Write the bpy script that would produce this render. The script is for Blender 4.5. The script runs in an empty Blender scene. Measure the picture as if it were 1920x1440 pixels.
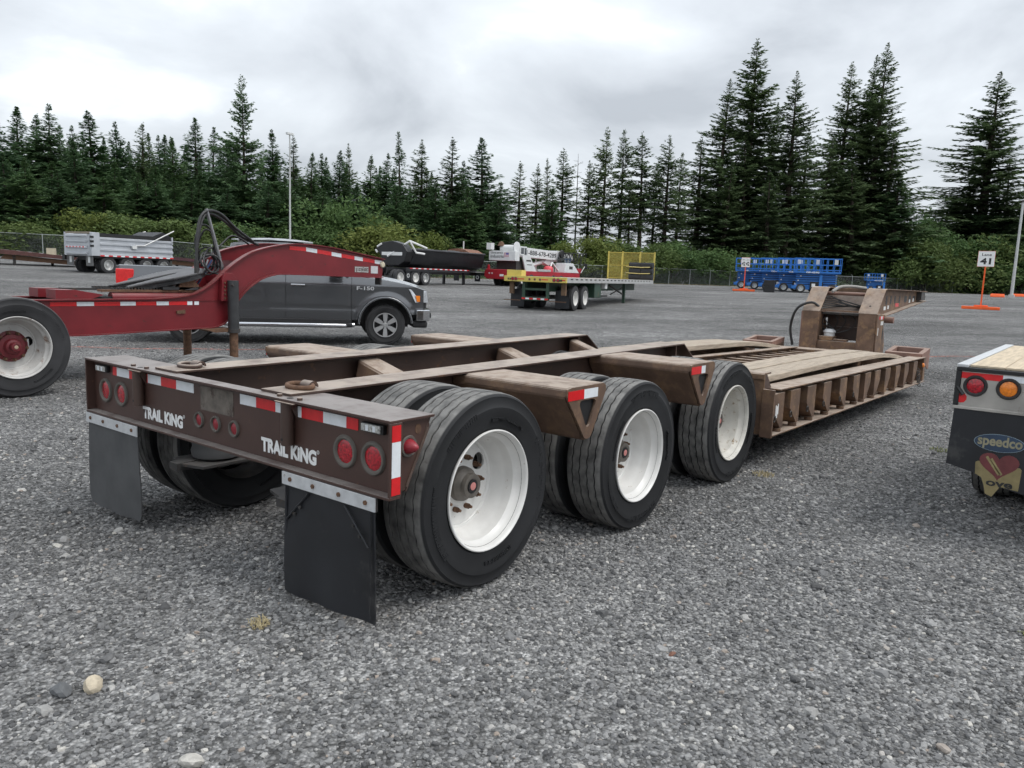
import bpy, bmesh, math, random
import numpy as np
from mathutils import Matrix, Vector
PI = math.pi
SC = bpy.context.scene
COL = SC.collection

# ------------------------------------------------------------------ camera
cam_d = bpy.data.cameras.new('camera')
cam_d.sensor_width = 36.0
cam_d.lens = 27.33
cam_d.clip_start = 0.05
cam_d.clip_end = 3000
cam = bpy.data.objects.new('camera', cam_d)
COL.objects.link(cam)
CX, CY, CZ = -2.108, -3.591, 1.559
yaw, pit, rol = 0.6604, 0.1410, -0.0367
fw = Vector((math.cos(yaw)*math.cos(pit), math.sin(yaw)*math.cos(pit), -math.sin(pit)))
rt = Vector((math.sin(yaw), -math.cos(yaw), 0))
dn = fw.cross(rt)
r2 = rt*math.cos(rol) + dn*math.sin(rol)
d2 = dn*math.cos(rol) - rt*math.sin(rol)
cam.matrix_world = Matrix((( r2.x, -d2.x, -fw.x, CX), (r2.y, -d2.y, -fw.y, CY), (r2.z, -d2.z, -fw.z, CZ), (0, 0, 0, 1)))
SC.camera = cam

# ------------------------------------------------------------------ sky: overcast daylight
SUN_EL, SUN_AZ = math.radians(58), math.radians(-75)     # azimuth in the xy plane
W = bpy.data.worlds.new('World')
SC.world = W
W.use_nodes = True
nt = W.node_tree
nt.nodes.clear()
def wn(t, **k):
    n = nt.nodes.new(t)
    for a, b in k.items(): setattr(n, a, b)
    return n
L = nt.links.new
out = wn('ShaderNodeOutputWorld')
bg = wn('ShaderNodeBackground')
L(bg.outputs[0], out.inputs[0])
sky = wn('ShaderNodeTexSky', sky_type='NISHITA', sun_disc=False)
sky.sun_elevation = SUN_EL
sky.sun_rotation = PI/2 - SUN_AZ
sky.air_density = 1.0
sky.dust_density = 3.0
tc = wn('ShaderNodeTexCoord')
sep = wn('ShaderNodeSeparateXYZ')
L(tc.outputs['Generated'], sep.inputs[0])
def wm(op, a, b=None, clamp=False):
    n = wn('ShaderNodeMath', operation=op, use_clamp=clamp)
    for i, v in enumerate((a, b)):
        if v is None: continue
        if isinstance(v, (int, float)): n.inputs[i].default_value = v
        else: L(v, n.inputs[i])
    return n.outputs[0]
zc = wm('MAXIMUM', sep.outputs[2], 0.0)
den = wm('ADD', zc, 0.30)                      # a flat cloud deck seen in perspective
comb = wn('ShaderNodeCombineXYZ')
L(wm('DIVIDE', sep.outputs[0], den), comb.inputs[0])
L(wm('DIVIDE', sep.outputs[1], den), comb.inputs[1])
n1 = wn('ShaderNodeTexNoise'); n1.inputs['Scale'].default_value = 1.7; n1.inputs['Detail'].default_value = 7; n1.inputs['Roughness'].default_value = 0.52; n1.inputs['Distortion'].default_value = 0.35
n2 = wn('ShaderNodeTexNoise'); n2.inputs['Scale'].default_value = 0.42; n2.inputs['Detail'].default_value = 3
L(comb.outputs[0], n1.inputs['Vector']); L(comb.outputs[0], n2.inputs['Vector'])
mixn = wm('ADD', wm('MULTIPLY', n1.outputs[0], 0.62), wm('MULTIPLY', n2.outputs[0], 0.38))
ramp = wn('ShaderNodeValToRGB')
cr = ramp.color_ramp
cr.elements[0].position = 0.38; cr.elements[0].color = (0.345, 0.370, 0.402, 1)
cr.elements[1].position = 0.60; cr.elements[1].color = (0.665, 0.697, 0.724, 1)
e = cr.elements.new(0.45); e.color = (0.435, 0.463, 0.497, 1)
e = cr.elements.new(0.55); e.color = (0.540, 0.573, 0.607, 1)
L(mixn, ramp.inputs[0])
lift = wm('ADD', wm('MULTIPLY', zc, 0.85), 0.90)      # an overcast sky is brighter towards the zenith
vm = wn('ShaderNodeVectorMath', operation='SCALE')
L(ramp.outputs[0], vm.inputs[0]); L(lift, vm.inputs['Scale'])
sk = wn('ShaderNodeVectorMath', operation='SCALE')
L(sky.outputs[0], sk.inputs[0]); sk.inputs['Scale'].default_value = 0.008   # a trace of blue through the deck
ad = wn('ShaderNodeVectorMath', operation='ADD')
L(vm.outputs[0], ad.inputs[0]); L(sk.outputs[0], ad.inputs[1])
L(ad.outputs[0], bg.inputs['Color'])
bg.inputs['Strength'].default_value = 1.0

sun_d = bpy.data.lights.new('sun', 'SUN')
sun_d.energy = 1.1
sun_d.angle = math.radians(28)
sun_d.color = (1.0, 0.97, 0.93)
sun = bpy.data.objects.new('sun', sun_d)
COL.objects.link(sun)
sd = Vector((math.cos(SUN_EL)*math.cos(SUN_AZ), math.cos(SUN_EL)*math.sin(SUN_AZ), math.sin(SUN_EL)))
sun.rotation_euler = sd.to_track_quat('Z', 'Y').to_euler()
sun.location = (0, 0, 60)

vs = SC.view_settings
vs.view_transform = 'Standard'; vs.look = 'None'; vs.exposure = 0.55; vs.gamma = 1.0; vs.use_curve_mapping = False
SC.cycles.use_denoising = True
SC.cycles.use_adaptive_sampling = True; SC.cycles.adaptive_threshold = 0.025; SC.cycles.adaptive_min_samples = 24
SC.cycles.max_bounces = 5; SC.cycles.diffuse_bounces = 3; SC.cycles.glossy_bounces = 2; SC.cycles.transmission_bounces = 2
SC.cycles.transparent_max_bounces = 12

# ------------------------------------------------------------------ mesh helpers
class MB:
    def __init__(s): s.v = []; s.f = []
    def add(s, vs, fs, M=None):
        b = len(s.v)
        if M is not None: vs = [M @ Vector(p) for p in vs]
        s.v.extend([tuple(p) for p in vs]); s.f.extend([tuple(b+i for i in f) for f in fs]); return s
    def box(s, x0, x1, y0, y1, z0, z1, M=None):
        if x0 > x1: x0, x1 = x1, x0
        if y0 > y1: y0, y1 = y1, y0
        if z0 > z1: z0, z1 = z1, z0
        return s.add([(x0,y0,z0),(x1,y0,z0),(x1,y1,z0),(x0,y1,z0),(x0,y0,z1),(x1,y0,z1),(x1,y1,z1),(x0,y1,z1)],
                     [(3,2,1,0),(4,5,6,7),(0,1,5,4),(1,2,6,5),(2,3,7,6),(3,0,4,7)], M)
    def hexa(s, p):       # 8 points: bottom ring, top ring
        return s.add(p, [(3,2,1,0),(4,5,6,7),(0,1,5,4),(1,2,6,5),(2,3,7,6),(3,0,4,7)])
    def prism(s, pts, ax, a0, a1, M=None):
        if ax == 'y': mk = lambda p, a: (p[0], a, p[1])
        elif ax == 'x': mk = lambda p, a: (a, p[0], p[1])
        else: mk = lambda p, a: (p[0], p[1], a)
        n = len(pts)
        ar = sum(pts[i][0]*pts[(i+1) % n][1]-pts[(i+1) % n][0]*pts[i][1] for i in range(n))
        if (ar > 0) == (ax == 'y'): pts = pts[::-1]
        if a0 > a1: a0, a1 = a1, a0
        vs = [mk(p, a0) for p in pts]+[mk(p, a1) for p in pts]
        fs = [tuple(range(n))[::-1], tuple(range(n, 2*n))]+[(i, (i+1) % n, n+(i+1) % n, n+i) for i in range(n)]
        return s.add(vs, fs, M)
    def ring(s, outer, inner, ax, a0, a1):   # plate with a hole; loops of equal length
        if ax == 'y': mk = lambda p, a: (p[0], a, p[1])
        elif ax == 'x': mk = lambda p, a: (a, p[0], p[1])
        else: mk = lambda p, a: (p[0], p[1], a)
        n = len(outer)
        vs = [mk(p, a) for a in (a0, a1) for l in (outer, inner) for p in l]
        fs = []
        for i in range(n):
            j = (i+1) % n
            fs += [(i, j, n+j, n+i), (2*n+j, 2*n+i, 3*n+i, 3*n+j), (i, 2*n+i, 2*n+j, j), (n+j, 3*n+j, 3*n+i, n+i)]
        return s.add(vs, fs)
    def lathe(s, prof, c=(0,0,0), ax='y', n=48, a0=0, a1=2*PI):     # prof of (radius, along axis)
        full = abs(a1-a0-2*PI) < 1e-6
        m = n if full else n+1
        vs = []
        for i in range(m):
            t = a0+(a1-a0)*i/n; ct, st = math.cos(t), math.sin(t)
            for r, h in prof:
                if ax == 'y': q = (r*ct, h, r*st)
                elif ax == 'x': q = (h, r*ct, r*st)
                else: q = (r*ct, r*st, h)
                vs.append((c[0]+q[0], c[1]+q[1], c[2]+q[2]))
        k = len(prof); fs = []
        for i in range(n):
            j = (i+1) % m
            for a in range(k-1): fs.append((i*k+a, i*k+a+1, j*k+a+1, j*k+a))
        return s.add(vs, fs)
    def cyl(s, p0, p1, r, n=14, r1=None, caps=True):
        p0, p1 = Vector(p0), Vector(p1); d = (p1-p0).normalized()
        u = d.orthogonal().normalized(); w = d.cross(u); r1 = r if r1 is None else r1
        vs = [p0+(u*math.cos(2*PI*i/n)+w*math.sin(2*PI*i/n))*r for i in range(n)]+[p1+(u*math.cos(2*PI*i/n)+w*math.sin(2*PI*i/n))*r1 for i in range(n)]
        fs = [(i, (i+1) % n, n+(i+1) % n, n+i) for i in range(n)]
        if caps: fs += [tuple(range(n))[::-1], tuple(range(n, 2*n))]
        return s.add(vs, fs)
    def tube(s, pts, r, n=8, closed=False):
        P = [Vector(p) for p in pts]; m = len(P); base = len(s.v); prev = None
        for i, p in enumerate(P):
            a = P[(i-1) % m] if (closed or i) else p; b = P[(i+1) % m] if (closed or i < m-1) else p
            d = (b-a).normalized()
            u = d.orthogonal().normalized() if prev is None else (prev-d*prev.dot(d)).normalized()
            prev = u; w = d.cross(u)
            rr = r[i] if isinstance(r, (list, tuple)) else r
            for k in range(n): s.v.append(tuple(p+(u*math.cos(2*PI*k/n)+w*math.sin(2*PI*k/n))*rr))
        for i in range(m if closed else m-1):
            j = (i+1) % m
            for k in range(n):
                s.f.append((base+i*n+k, base+i*n+(k+1) % n, base+j*n+(k+1) % n, base+j*n+k))
        if not closed:
            s.f.append(tuple(base+k for k in range(n))[::-1]); s.f.append(tuple(base+(m-1)*n+k for k in range(n)))
        return s
    def mesh(s, name, smooth=0.0):
        me = bpy.data.meshes.new(name); me.from_pydata(s.v, [], s.f); me.validate()
        if smooth:
            me.polygons.foreach_set('use_smooth', [True]*len(me.polygons)); me.set_sharp_from_angle(angle=smooth)
        me.update(); return me
    def build(s, name, mat, parent=None, smooth=0.0, bevel=0.0, loc=None, rot=None):
        me = s.mesh(name, smooth)
        return obj(name, me, mat, parent, bevel, loc, rot)

def obj(name, me, mat=None, parent=None, bevel=0.0, loc=None, rot=None):
    o = bpy.data.objects.new(name, me); COL.objects.link(o)
    if mat is not None and not me.materials: me.materials.append(mat)
    if parent is not None: o.parent = parent
    if loc is not None: o.location = loc
    if rot is not None: o.rotation_euler = rot
    if bevel:
        b = o.modifiers.new('bevel', 'BEVEL'); b.width = bevel; b.segments = 2; b.limit_method = 'ANGLE'; b.angle_limit = 0.7; b.harden_normals = False
    return o
def tag(o, label, cat, group=None):
    o['label'] = label; o['category'] = cat
    if group: o['group'] = group
    return o
def thing(name, label, cat, loc=(0,0,0), rz=0, group=None):
    o = bpy.data.objects.new(name, None); COL.objects.link(o); o.empty_display_size = 0.2
    o.location = loc; o.rotation_euler = (0, 0, rz)
    return tag(o, label, cat, group)
def kind(o, k): o['kind'] = k; return o
def kids(o): return [c for c in bpy.data.objects if c.parent == o]
def copy_tree(o, parent=None, kd=None):
    c = o.copy(); COL.objects.link(c)
    if parent is not None: c.parent = parent
    for ch in kids(o): copy_tree(ch, c)
    return c
def bez(pts, n=24):       # Catmull-Rom through points
    P = [Vector(p) for p in pts]; P = [P[0]*2-P[1]]+P+[P[-1]*2-P[-2]]; o = []
    seg = len(P)-3
    for i in range(seg):
        a, b, c, d = P[i:i+4]
        for k in range(n//seg):
            t = k/(n//seg)
            o.append(0.5*((2*b)+(c-a)*t+(2*a-5*b+4*c-d)*t*t+(3*b-a-3*c+d)*t**3))
    o.append(P[-2]); return o
def rbox(x0, x1, z0, z1, r, n=4):      # rounded rectangle outline
    o = []
    for cx, cz, a in ((x1-r, z1-r, 0), (x0+r, z1-r, PI/2), (x0+r, z0+r, PI), (x1-r, z0+r, 3*PI/2)):
        for k in range(n+1):
            t = a+PI/2*k/n; o.append((cx+r*math.cos(t), cz+r*math.sin(t)))
    return o
def circ(cx, cz, r, n=20, rz=None): return [(cx+r*math.cos(2*PI*k/n), cz+(rz or r)*math.sin(2*PI*k/n)) for k in range(n)]
REAR = Matrix(((0,0,-1,0),(-1,0,0,0),(0,1,0,0),(0,0,0,1)))       # text that faces -x
SIDE = Matrix(((1,0,0,0),(0,0,-1,0),(0,1,0,0),(0,0,0,1)))        # text that faces -y
def text(name, body, size, mat, parent, loc, base=SIDE, bold=0.0, ext=0.001, sx=1.0, width=None, align='LEFT'):
    cu = bpy.data.curves.new('t', 'FONT'); cu.body = body; cu.size = 1.0; cu.offset = bold; cu.extrude = 0.0
    cu.align_x = align; cu.resolution_u = 4
    t = bpy.data.objects.new('t', cu); COL.objects.link(t)
    dg = bpy.context.evaluated_depsgraph_get()
    me = bpy.data.meshes.new_from_object(t.evaluated_get(dg))
    bpy.data.objects.remove(t); bpy.data.curves.remove(cu)
    xs = [v.co.x for v in me.vertices]
    k = size/0.73
    kx = (width/(max(xs)-min(xs))) if width else k*sx
    for v in me.vertices: v.co = Vector((v.co.x*kx, v.co.y*k, 0))
    me.transform(base); me.name = name
    me.materials.clear()
    return obj(name, me, mat, parent, loc=loc)

# ------------------------------------------------------------------ materials
MATS = {}
def surf(name, col, rough=0.6, metal=0.0, var=0.12, vs=5.0, bump=0.0, bs=40.0, dust=None, rust=None, spec=0.5, coat=0.0, stretch=None, emit=None):
    m = bpy.data.materials.new(name); m.use_nodes = True; MATS[name] = m
    nt = m.node_tree; N = nt.nodes; L = nt.links.new
    b = N['Principled BSDF']
    b.inputs['Roughness'].default_value = rough; b.inputs['Metallic'].default_value = metal
    b.inputs['Specular IOR Level'].default_value = spec; b.inputs['Coat Weight'].default_value = coat
    b.inputs['Coat Roughness'].default_value = 0.08
    tc = N.new('ShaderNodeTexCoord'); src = tc.outputs['Object']
    if stretch:
        mp = N.new('ShaderNodeMapping'); mp.inputs['Scale'].default_value = stretch; L(src, mp.inputs[0]); src = mp.outputs[0]
    def noise(sc, det=4, ro=0.6):
        n = N.new('ShaderNodeTexNoise'); n.inputs['Scale'].default_value = sc; n.inputs['Detail'].default_value = det; n.inputs['Roughness'].default_value = ro
        L(src, n.inputs['Vector']); return n.outputs[0]
    def mix(f, a, c):
        x = N.new('ShaderNodeMix'); x.data_type = 'RGBA'
        for v, s in ((f, x.inputs[0]), (a, x.inputs[6]), (c, x.inputs[7])):
            if isinstance(v, tuple): s.default_value = (*v[:3], 1)
            elif isinstance(v, (int, float)): s.default_value = v
            else: L(v, s)
        return x.outputs[2]
    def rampf(v, a, c):
        r = N.new('ShaderNodeMapRange'); r.inputs[1].default_value = a; r.inputs[2].default_value = c; L(v, r.inputs[0]); return r.outputs[0]
    def mul(a, c):
        x = N.new('ShaderNodeMath'); x.operation = 'MULTIPLY'
        for v, s in ((a, x.inputs[0]), (c, x.inputs[1])):
            if isinstance(v, (int, float)): s.default_value = v
            else: L(v, s)
        return x.outputs[0]
    lo = tuple(c*(1-var) for c in col); hi = tuple(min(1, c*(1+var)) for c in col)
    c = mix(rampf(noise(vs), 0.3, 0.7), lo, hi)
    rgh = None
    if rust:
        rc, amt, rs = rust
        f = rampf(noise(rs, 6, 0.7), 0.62-amt*0.3, 0.70-amt*0.18)
        c = mix(mul(f, 0.9), c, mix(rampf(noise(rs*5), 0.3, 0.7), tuple(x*0.6 for x in rc), rc))
    if dust:
        dc, amt = dust
        g = N.new('ShaderNodeNewGeometry'); sx = N.new('ShaderNodeSeparateXYZ'); L(g.outputs['Normal'], sx.inputs[0])
        f = mul(mul(rampf(sx.outputs[2], 0.35, 0.9), amt), rampf(noise(vs*1.7, 5, 0.65), 0.18, 0.55))
        c = mix(f, c, mix(rampf(noise(vs*0.6), 0.3, 0.7), tuple(x*0.82 for x in dc), dc))
    L(c, b.inputs['Base Color'])
    if bump:
        bp = N.new('ShaderNodeBump'); bp.inputs['Strength'].default_value = 1.0; bp.inputs['Distance'].default_value = bump
        L(noise(bs, 5, 0.6), bp.inputs['Height']); L(bp.outputs[0], b.inputs['Normal'])
    if emit: b.inputs['Emission Color'].default_value = (*emit[0], 1); b.inputs['Emission Strength'].default_value = emit[1]
    return m
DUST = (0.44, 0.365, 0.30)
RUST = (0.17, 0.085, 0.04)
brown = surf('brown_paint', (0.066, 0.039, 0.030), 0.5, var=0.18, vs=3, dust=(DUST, 0.9), rust=(RUST, 0.10, 7), bump=0.0006, bs=60)
brown_clean = surf('brown_paint_clean', (0.064, 0.034, 0.027), 0.42, var=0.12, vs=4, dust=((0.30, 0.27, 0.25), 0.85), rust=((0.13, 0.07, 0.045), -0.02, 9), bump=0.0005, bs=35)
brown_old = surf('brown_paint_worn', (0.118, 0.070, 0.046), 0.68, var=0.3, vs=6, dust=(DUST, 0.85), rust=((0.21, 0.125, 0.07), 0.42, 6), bump=0.001, bs=45)
brown_deck = surf('brown_paint_deck', (0.135, 0.082, 0.054), 0.72, var=0.35, vs=4, dust=(DUST, 0.85), rust=((0.30, 0.18, 0.095), 0.40, 5), bump=0.001, bs=40)
pinkish = surf('faded_red_brown_steel', (0.23, 0.13, 0.10), 0.7, var=0.2, vs=5, dust=((0.36, 0.28, 0.23), 0.6), rust=(RUST, 0.1, 6))
black_in = surf('black_paint', (0.012, 0.012, 0.013), 0.55, var=0.2)
dark_steel = surf('dark_steel', (0.035, 0.033, 0.032), 0.55, var=0.3, vs=8, rust=(RUST, 0.15, 9), dust=((0.16, 0.15, 0.14), 0.4))
rusty = surf('rusty_steel', (0.12, 0.065, 0.038), 0.85, var=0.4, vs=25, bump=0.001, bs=90)
rubber_flap = surf('grey_rubber', (0.070, 0.071, 0.073), 0.75, var=0.22, vs=4, bump=0.0006, bs=15)
rubber_black = surf('black_rubber', (0.012, 0.013, 0.016), 0.5, rust=((0.055, 0.055, 0.055), 0.05, 2.6), var=0.35, vs=3.5, bump=0.0006, bs=12)
hose_m = surf('black_hose', (0.018, 0.018, 0.019), 0.45)
white_rim = surf('white_wheel_paint', (0.70, 0.69, 0.665), 0.42, var=0.09, vs=6, rust=((0.34, 0.25, 0.16), -0.06, 24), coat=0.1)
dirty_rim = surf('dirty_white_wheel_paint', (0.62, 0.60, 0.55), 0.6, var=0.12, vs=10, rust=((0.30, 0.20, 0.10), 0.12, 26))
galv = surf('galvanised_strip', (0.55, 0.56, 0.57), 0.5, 0.2, var=0.12, vs=20, rust=((0.24, 0.2, 0.16), -0.15, 14))
tape_red = surf('red_reflective_tape', (0.62, 0.012, 0.016), 0.35, var=0.1, vs=30, coat=0.3)
tape_white = surf('white_reflective_tape', (0.74, 0.77, 0.80), 0.33, var=0.08, vs=18, coat=0.3)
lens_red = surf('red_lens', (0.36, 0.006, 0.016), 0.15, var=0.75, vs=85, coat=0.6, bump=0.0015, bs=160)
lens_dull = surf('dull_red_lens', (0.25, 0.018, 0.028), 0.35, var=0.1)
lens_amber = surf('amber_lens', (0.75, 0.20, 0.01), 0.2, var=0.2, vs=60, coat=0.5)
lens_clear = surf('clear_lens', (0.42, 0.42, 0.40), 0.2, var=0.5, vs=90, coat=0.5)
grommet = surf('grey_rubber_grommet', (0.115, 0.105, 0.092), 0.8, var=0.15)
white_paint = surf('white_paint', (0.78, 0.78, 0.77), 0.5, var=0.05)
old_white = surf('weathered_white_paint', (0.62, 0.63, 0.62), 0.55, var=0.1, vs=2, rust=((0.3, 0.2, 0.12), -0.2, 3))
wood = surf('weathered_deck_wood', (0.36, 0.30, 0.235), 0.85, var=0.32, vs=6, bump=0.004, bs=10, stretch=(0.6, 9, 9))
wood_new = surf('pale_deck_wood', (0.52, 0.43, 0.31), 0.8, var=0.22, vs=5, bump=0.002, bs=10, stretch=(0.6, 8, 8))
plate_worn = surf('worn_bare_patch', (0.13, 0.112, 0.095), 0.75, var=0.35, vs=14, rust=((0.075, 0.05, 0.04), 0.25, 12))

def tyre_mat(name, R, tread, side):
    m = bpy.data.materials.new(name); m.use_nodes = True; nt = m.node_tree; N = nt.nodes; L = nt.links.new
    b = N['Principled BSDF']; b.inputs['Roughness'].default_value = 0.72; b.inputs['Specular IOR Level'].default_value = 0.35
    tc = N.new('ShaderNodeTexCoord'); sp = N.new('ShaderNodeSeparateXYZ'); L(tc.outputs['Object'], sp.inputs[0])
    def mt(op, a, c=None):
        x = N.new('ShaderNodeMath'); x.operation = op
        for v, s in ((a, x.inputs[0]), (c, x.inputs[1])):
            if v is None: continue
            if isinstance(v, (int, float)): s.default_value = v
            else: L(v, s)
        return x.outputs[0]
    r = mt('SQRT', mt('ADD', mt('MULTIPLY', sp.outputs[0], sp.outputs[0]), mt('MULTIPLY', sp.outputs[2], sp.outputs[2])))
    def mr(v, a, c):
        x = N.new('ShaderNodeMapRange'); x.inputs[1].default_value = a; x.inputs[2].default_value = c; L(v, x.inputs[0]); return x.outputs[0]
    n = N.new('ShaderNodeTexNoise'); n.inputs['Scale'].default_value = 14; n.inputs['Detail'].default_value = 6; L(tc.outputs['Object'], n.inputs['Vector'])
    n2 = N.new('ShaderNodeTexNoise'); n2.inputs['Scale'].default_value = 3.5; n2.inputs['Detail'].default_value = 4; L(tc.outputs['Object'], n2.inputs['Vector'])
    on = mr(r, R-0.0105, R-0.0065)
    f = mt('MULTIPLY', on, mr(n.outputs[0], 0.15, 0.6))
    x = N.new('ShaderNodeMix'); x.data_type = 'RGBA'; L(mr(n2.outputs[0], 0.35, 0.7), x.inputs[0])
    x.inputs[6].default_value = (*[c*0.75 for c in side], 1); x.inputs[7].default_value = (*[c*1.35 for c in side], 1)
    y = N.new('ShaderNodeMix'); y.data_type = 'RGBA'; L(f, y.inputs[0]); L(x.outputs[2], y.inputs[6]); y.inputs[7].default_value = (*tread, 1)
    L(y.outputs[2], b.inputs['Base Color'])
    ang = mt('ARCTAN2', sp.outputs[2], sp.outputs[0])
    sipe = mt('MULTIPLY', mt('LESS_THAN', mt('FRACT', mt('ADD', mt('MULTIPLY', ang, 11.5), mt('MULTIPLY', sp.outputs[1], 5.0))), 0.07), on)
    bp = N.new('ShaderNodeBump'); bp.inputs['Distance'].default_value = 0.003; bp.invert = True
    L(mt('ADD', sipe, mt('MULTIPLY', n.outputs[0], 0.25)), bp.inputs['Height']); L(bp.outputs[0], b.inputs['Normal'])
    return m
tyre_rub = tyre_mat('tyre_rubber', 0.478, (0.20, 0.195, 0.185), (0.016, 0.0165, 0.018))

def tyre_mesh(name, R, w, rim, seg=160, grooves=(-0.28, -0.095, 0.095, 0.28), zig=0.0034, gd=0.013, lug=0.0):
    h = w/2
    prof = [(rim-0.012, -0.72*h), (rim+0.004, -0.80*h), (rim+0.02, -0.87*h), (rim+0.024, -0.88*h), (rim+0.03, -0.87*h), (rim+(R-rim)*0.45, -0.99*h), (rim+(R-rim)*0.62, -1.0*h), (rim+(R-rim)*0.63, -0.985*h), (R-0.05, -0.96*h), (R-0.024, -0.92*h), (R-0.021, -0.93*h), (R-0.012, -0.885*h), (R-0.005, -0.80*h)]
    z = [0]*len(prof)
    for g in grooves:
        c = g*w; ps = 0.0042*(1 if abs(g) < 0.2 else 0.4)
        prof += [(R-0.003*abs(c/h), c-0.0055), (R-gd, c-0.0042), (R-gd, c+0.0042), (R-0.003*abs(c/h), c+0.0055)]
        z += [1]*4
    m = [(r, -y) for r, y in prof[:13]][::-1]
    prof += m; z += [0]*len(m)
    k = len(prof); vs = []; fs = []
    tri = (0, 0.7, 1, 0.7, 0, -0.7, -1, -0.7)
    for i in range(seg):
        t = 2*PI*i/seg; ct, st = math.cos(t), math.sin(t); o = zig*tri[(i*2) % 8]
        for (r, y), zz in zip(prof, z):
            rr = r
            if lug and r > R-0.03 and not zz and i % 4 < 2: rr = r-lug
            vs.append((rr*ct, y+o*zz, rr*st))
    for i in range(seg):
        j = (i+1) % seg
        for a in range(k-1): fs.append((i*k+a, j*k+a, j*k+a+1, i*k+a+1))
    mb = MB(); mb.add(vs, fs)
    rs = random.Random(6); span = R-rim                      # moulded marks on the sidewalls
    for a0, a1, ra, rb in ((0.3, 1.15, 0.50, 0.68), (2.5, 3.1, 0.52, 0.66), (3.5, 4.4, 0.50, 0.68), (5.2, 5.8, 0.30, 0.40), (1.5, 2.2, 0.28, 0.36)):
        t = a0
        while t < a1:
            w_ = rs.uniform(0.012, 0.030); r0, r1 = rim+span*ra, rim+span*rb
            if rs.random() < 0.3: r0 = (r0+r1)/2
            for s_ in (-1, 1):
                P = [(r_*math.cos(q), s_*(h*0.985+d_), r_*math.sin(q)) for d_ in (-0.004, 0.0035) for r_, q in ((r0, t), (r1, t), (r1, t+w_), (r0, t+w_))]
                mb.add(P, [(0, 1, 2, 3), (7, 6, 5, 4), (0, 4, 5, 1), (1, 5, 6, 2), (2, 6, 7, 3), (3, 7, 4, 0)])
            t += w_+rs.uniform(0.008, 0.02)
    return mb.mesh(name, 0.75)

def disc_with_holes(mb, r0, r1, y, holes, hr, n=8):
    for sct in range(n):
        a0, a1 = 2*PI*sct/n, 2*PI*(sct+1)/n
        rect = []
        for k in range(4): rect.append((a0+(a1-a0)*k/4, r0))
        for k in range(4): rect.append((a1, r0+(r1-r0)*k/4))
        for k in range(4): rect.append((a1-(a1-a0)*k/4, r1))
        for k in range(4): rect.append((a0, r1-(r1-r0)*k/4))
        P = [(r*math.cos(a), y(r), r*math.sin(a)) for a, r in rect]
        if sct in holes:
            ac, rc = (a0+a1)/2, (r0+r1)/2
            H = []
            for a, r in rect:
                t = math.atan2(r-rc, (a-ac)*rc); H.append((ac+hr*math.cos(t)/rc, rc+hr*math.sin(t)))
            Q = [(r*math.cos(a), y(r), r*math.sin(a)) for a, r in H]
            Q2 = [(q[0], q[1]+0.012, q[2]) for q in Q]
            m = len(P)
            mb.add(P+Q+Q2, [(i, (i+1) % m, m+(i+1) % m, m+i) for i in range(m)]+[(m+i, m+(i+1) % m, 2*m+(i+1) % m, 2*m+i) for i in range(m)])
        else: mb.add(P, [tuple(range(16))])

# ------------------------------------------------------------------ ground
RNG = np.random.default_rng(7)
RR = [0, 12, 20, 33, 45, 55, 72, 90, 146, 600]; HH = [0, 0, .04, .2, .42, .53, .75, .98, 1.05, 1.05]
R2_ = [0, 30, 49, 70, 100, 600]; H2_ = [0, 0, .18, .67, .8, .8]
BUMPS = [(0.71, -1.15, 0.040, 0.42), (2.2, -1.15, -0.030, 0.42), (3.69, -1.15, -0.010, 0.45)]
def hgt(x, y):
    x = np.asarray(x, float); y = np.asarray(y, float)
    r = np.hypot(x-CX, y-CY); a = np.clip((np.arctan2(y-CY, x-CX)-.88)/.24, 0, 1); a = a*a*(3-2*a)
    h = np.interp(r, RR, HH)+a*np.interp(r, R2_, H2_)
    for bx_, by_, bh, s in BUMPS: h = h+bh*np.exp(-((x-bx_)**2+(y-by_)**2)/(2*s*s))
    und = 0.010*np.sin(x*1.3+0.6*y)*np.sin(y*1.1-0.4*x)+0.006*np.sin(x*3.1-y*2.3+1)
    return h+und*np.clip((np.hypot(x-1.5, y-0)-1.2)/3, 0, 1)*np.clip((60-r)/30, 0, 1)
def hz(x, y): return float(hgt(x, y))

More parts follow.
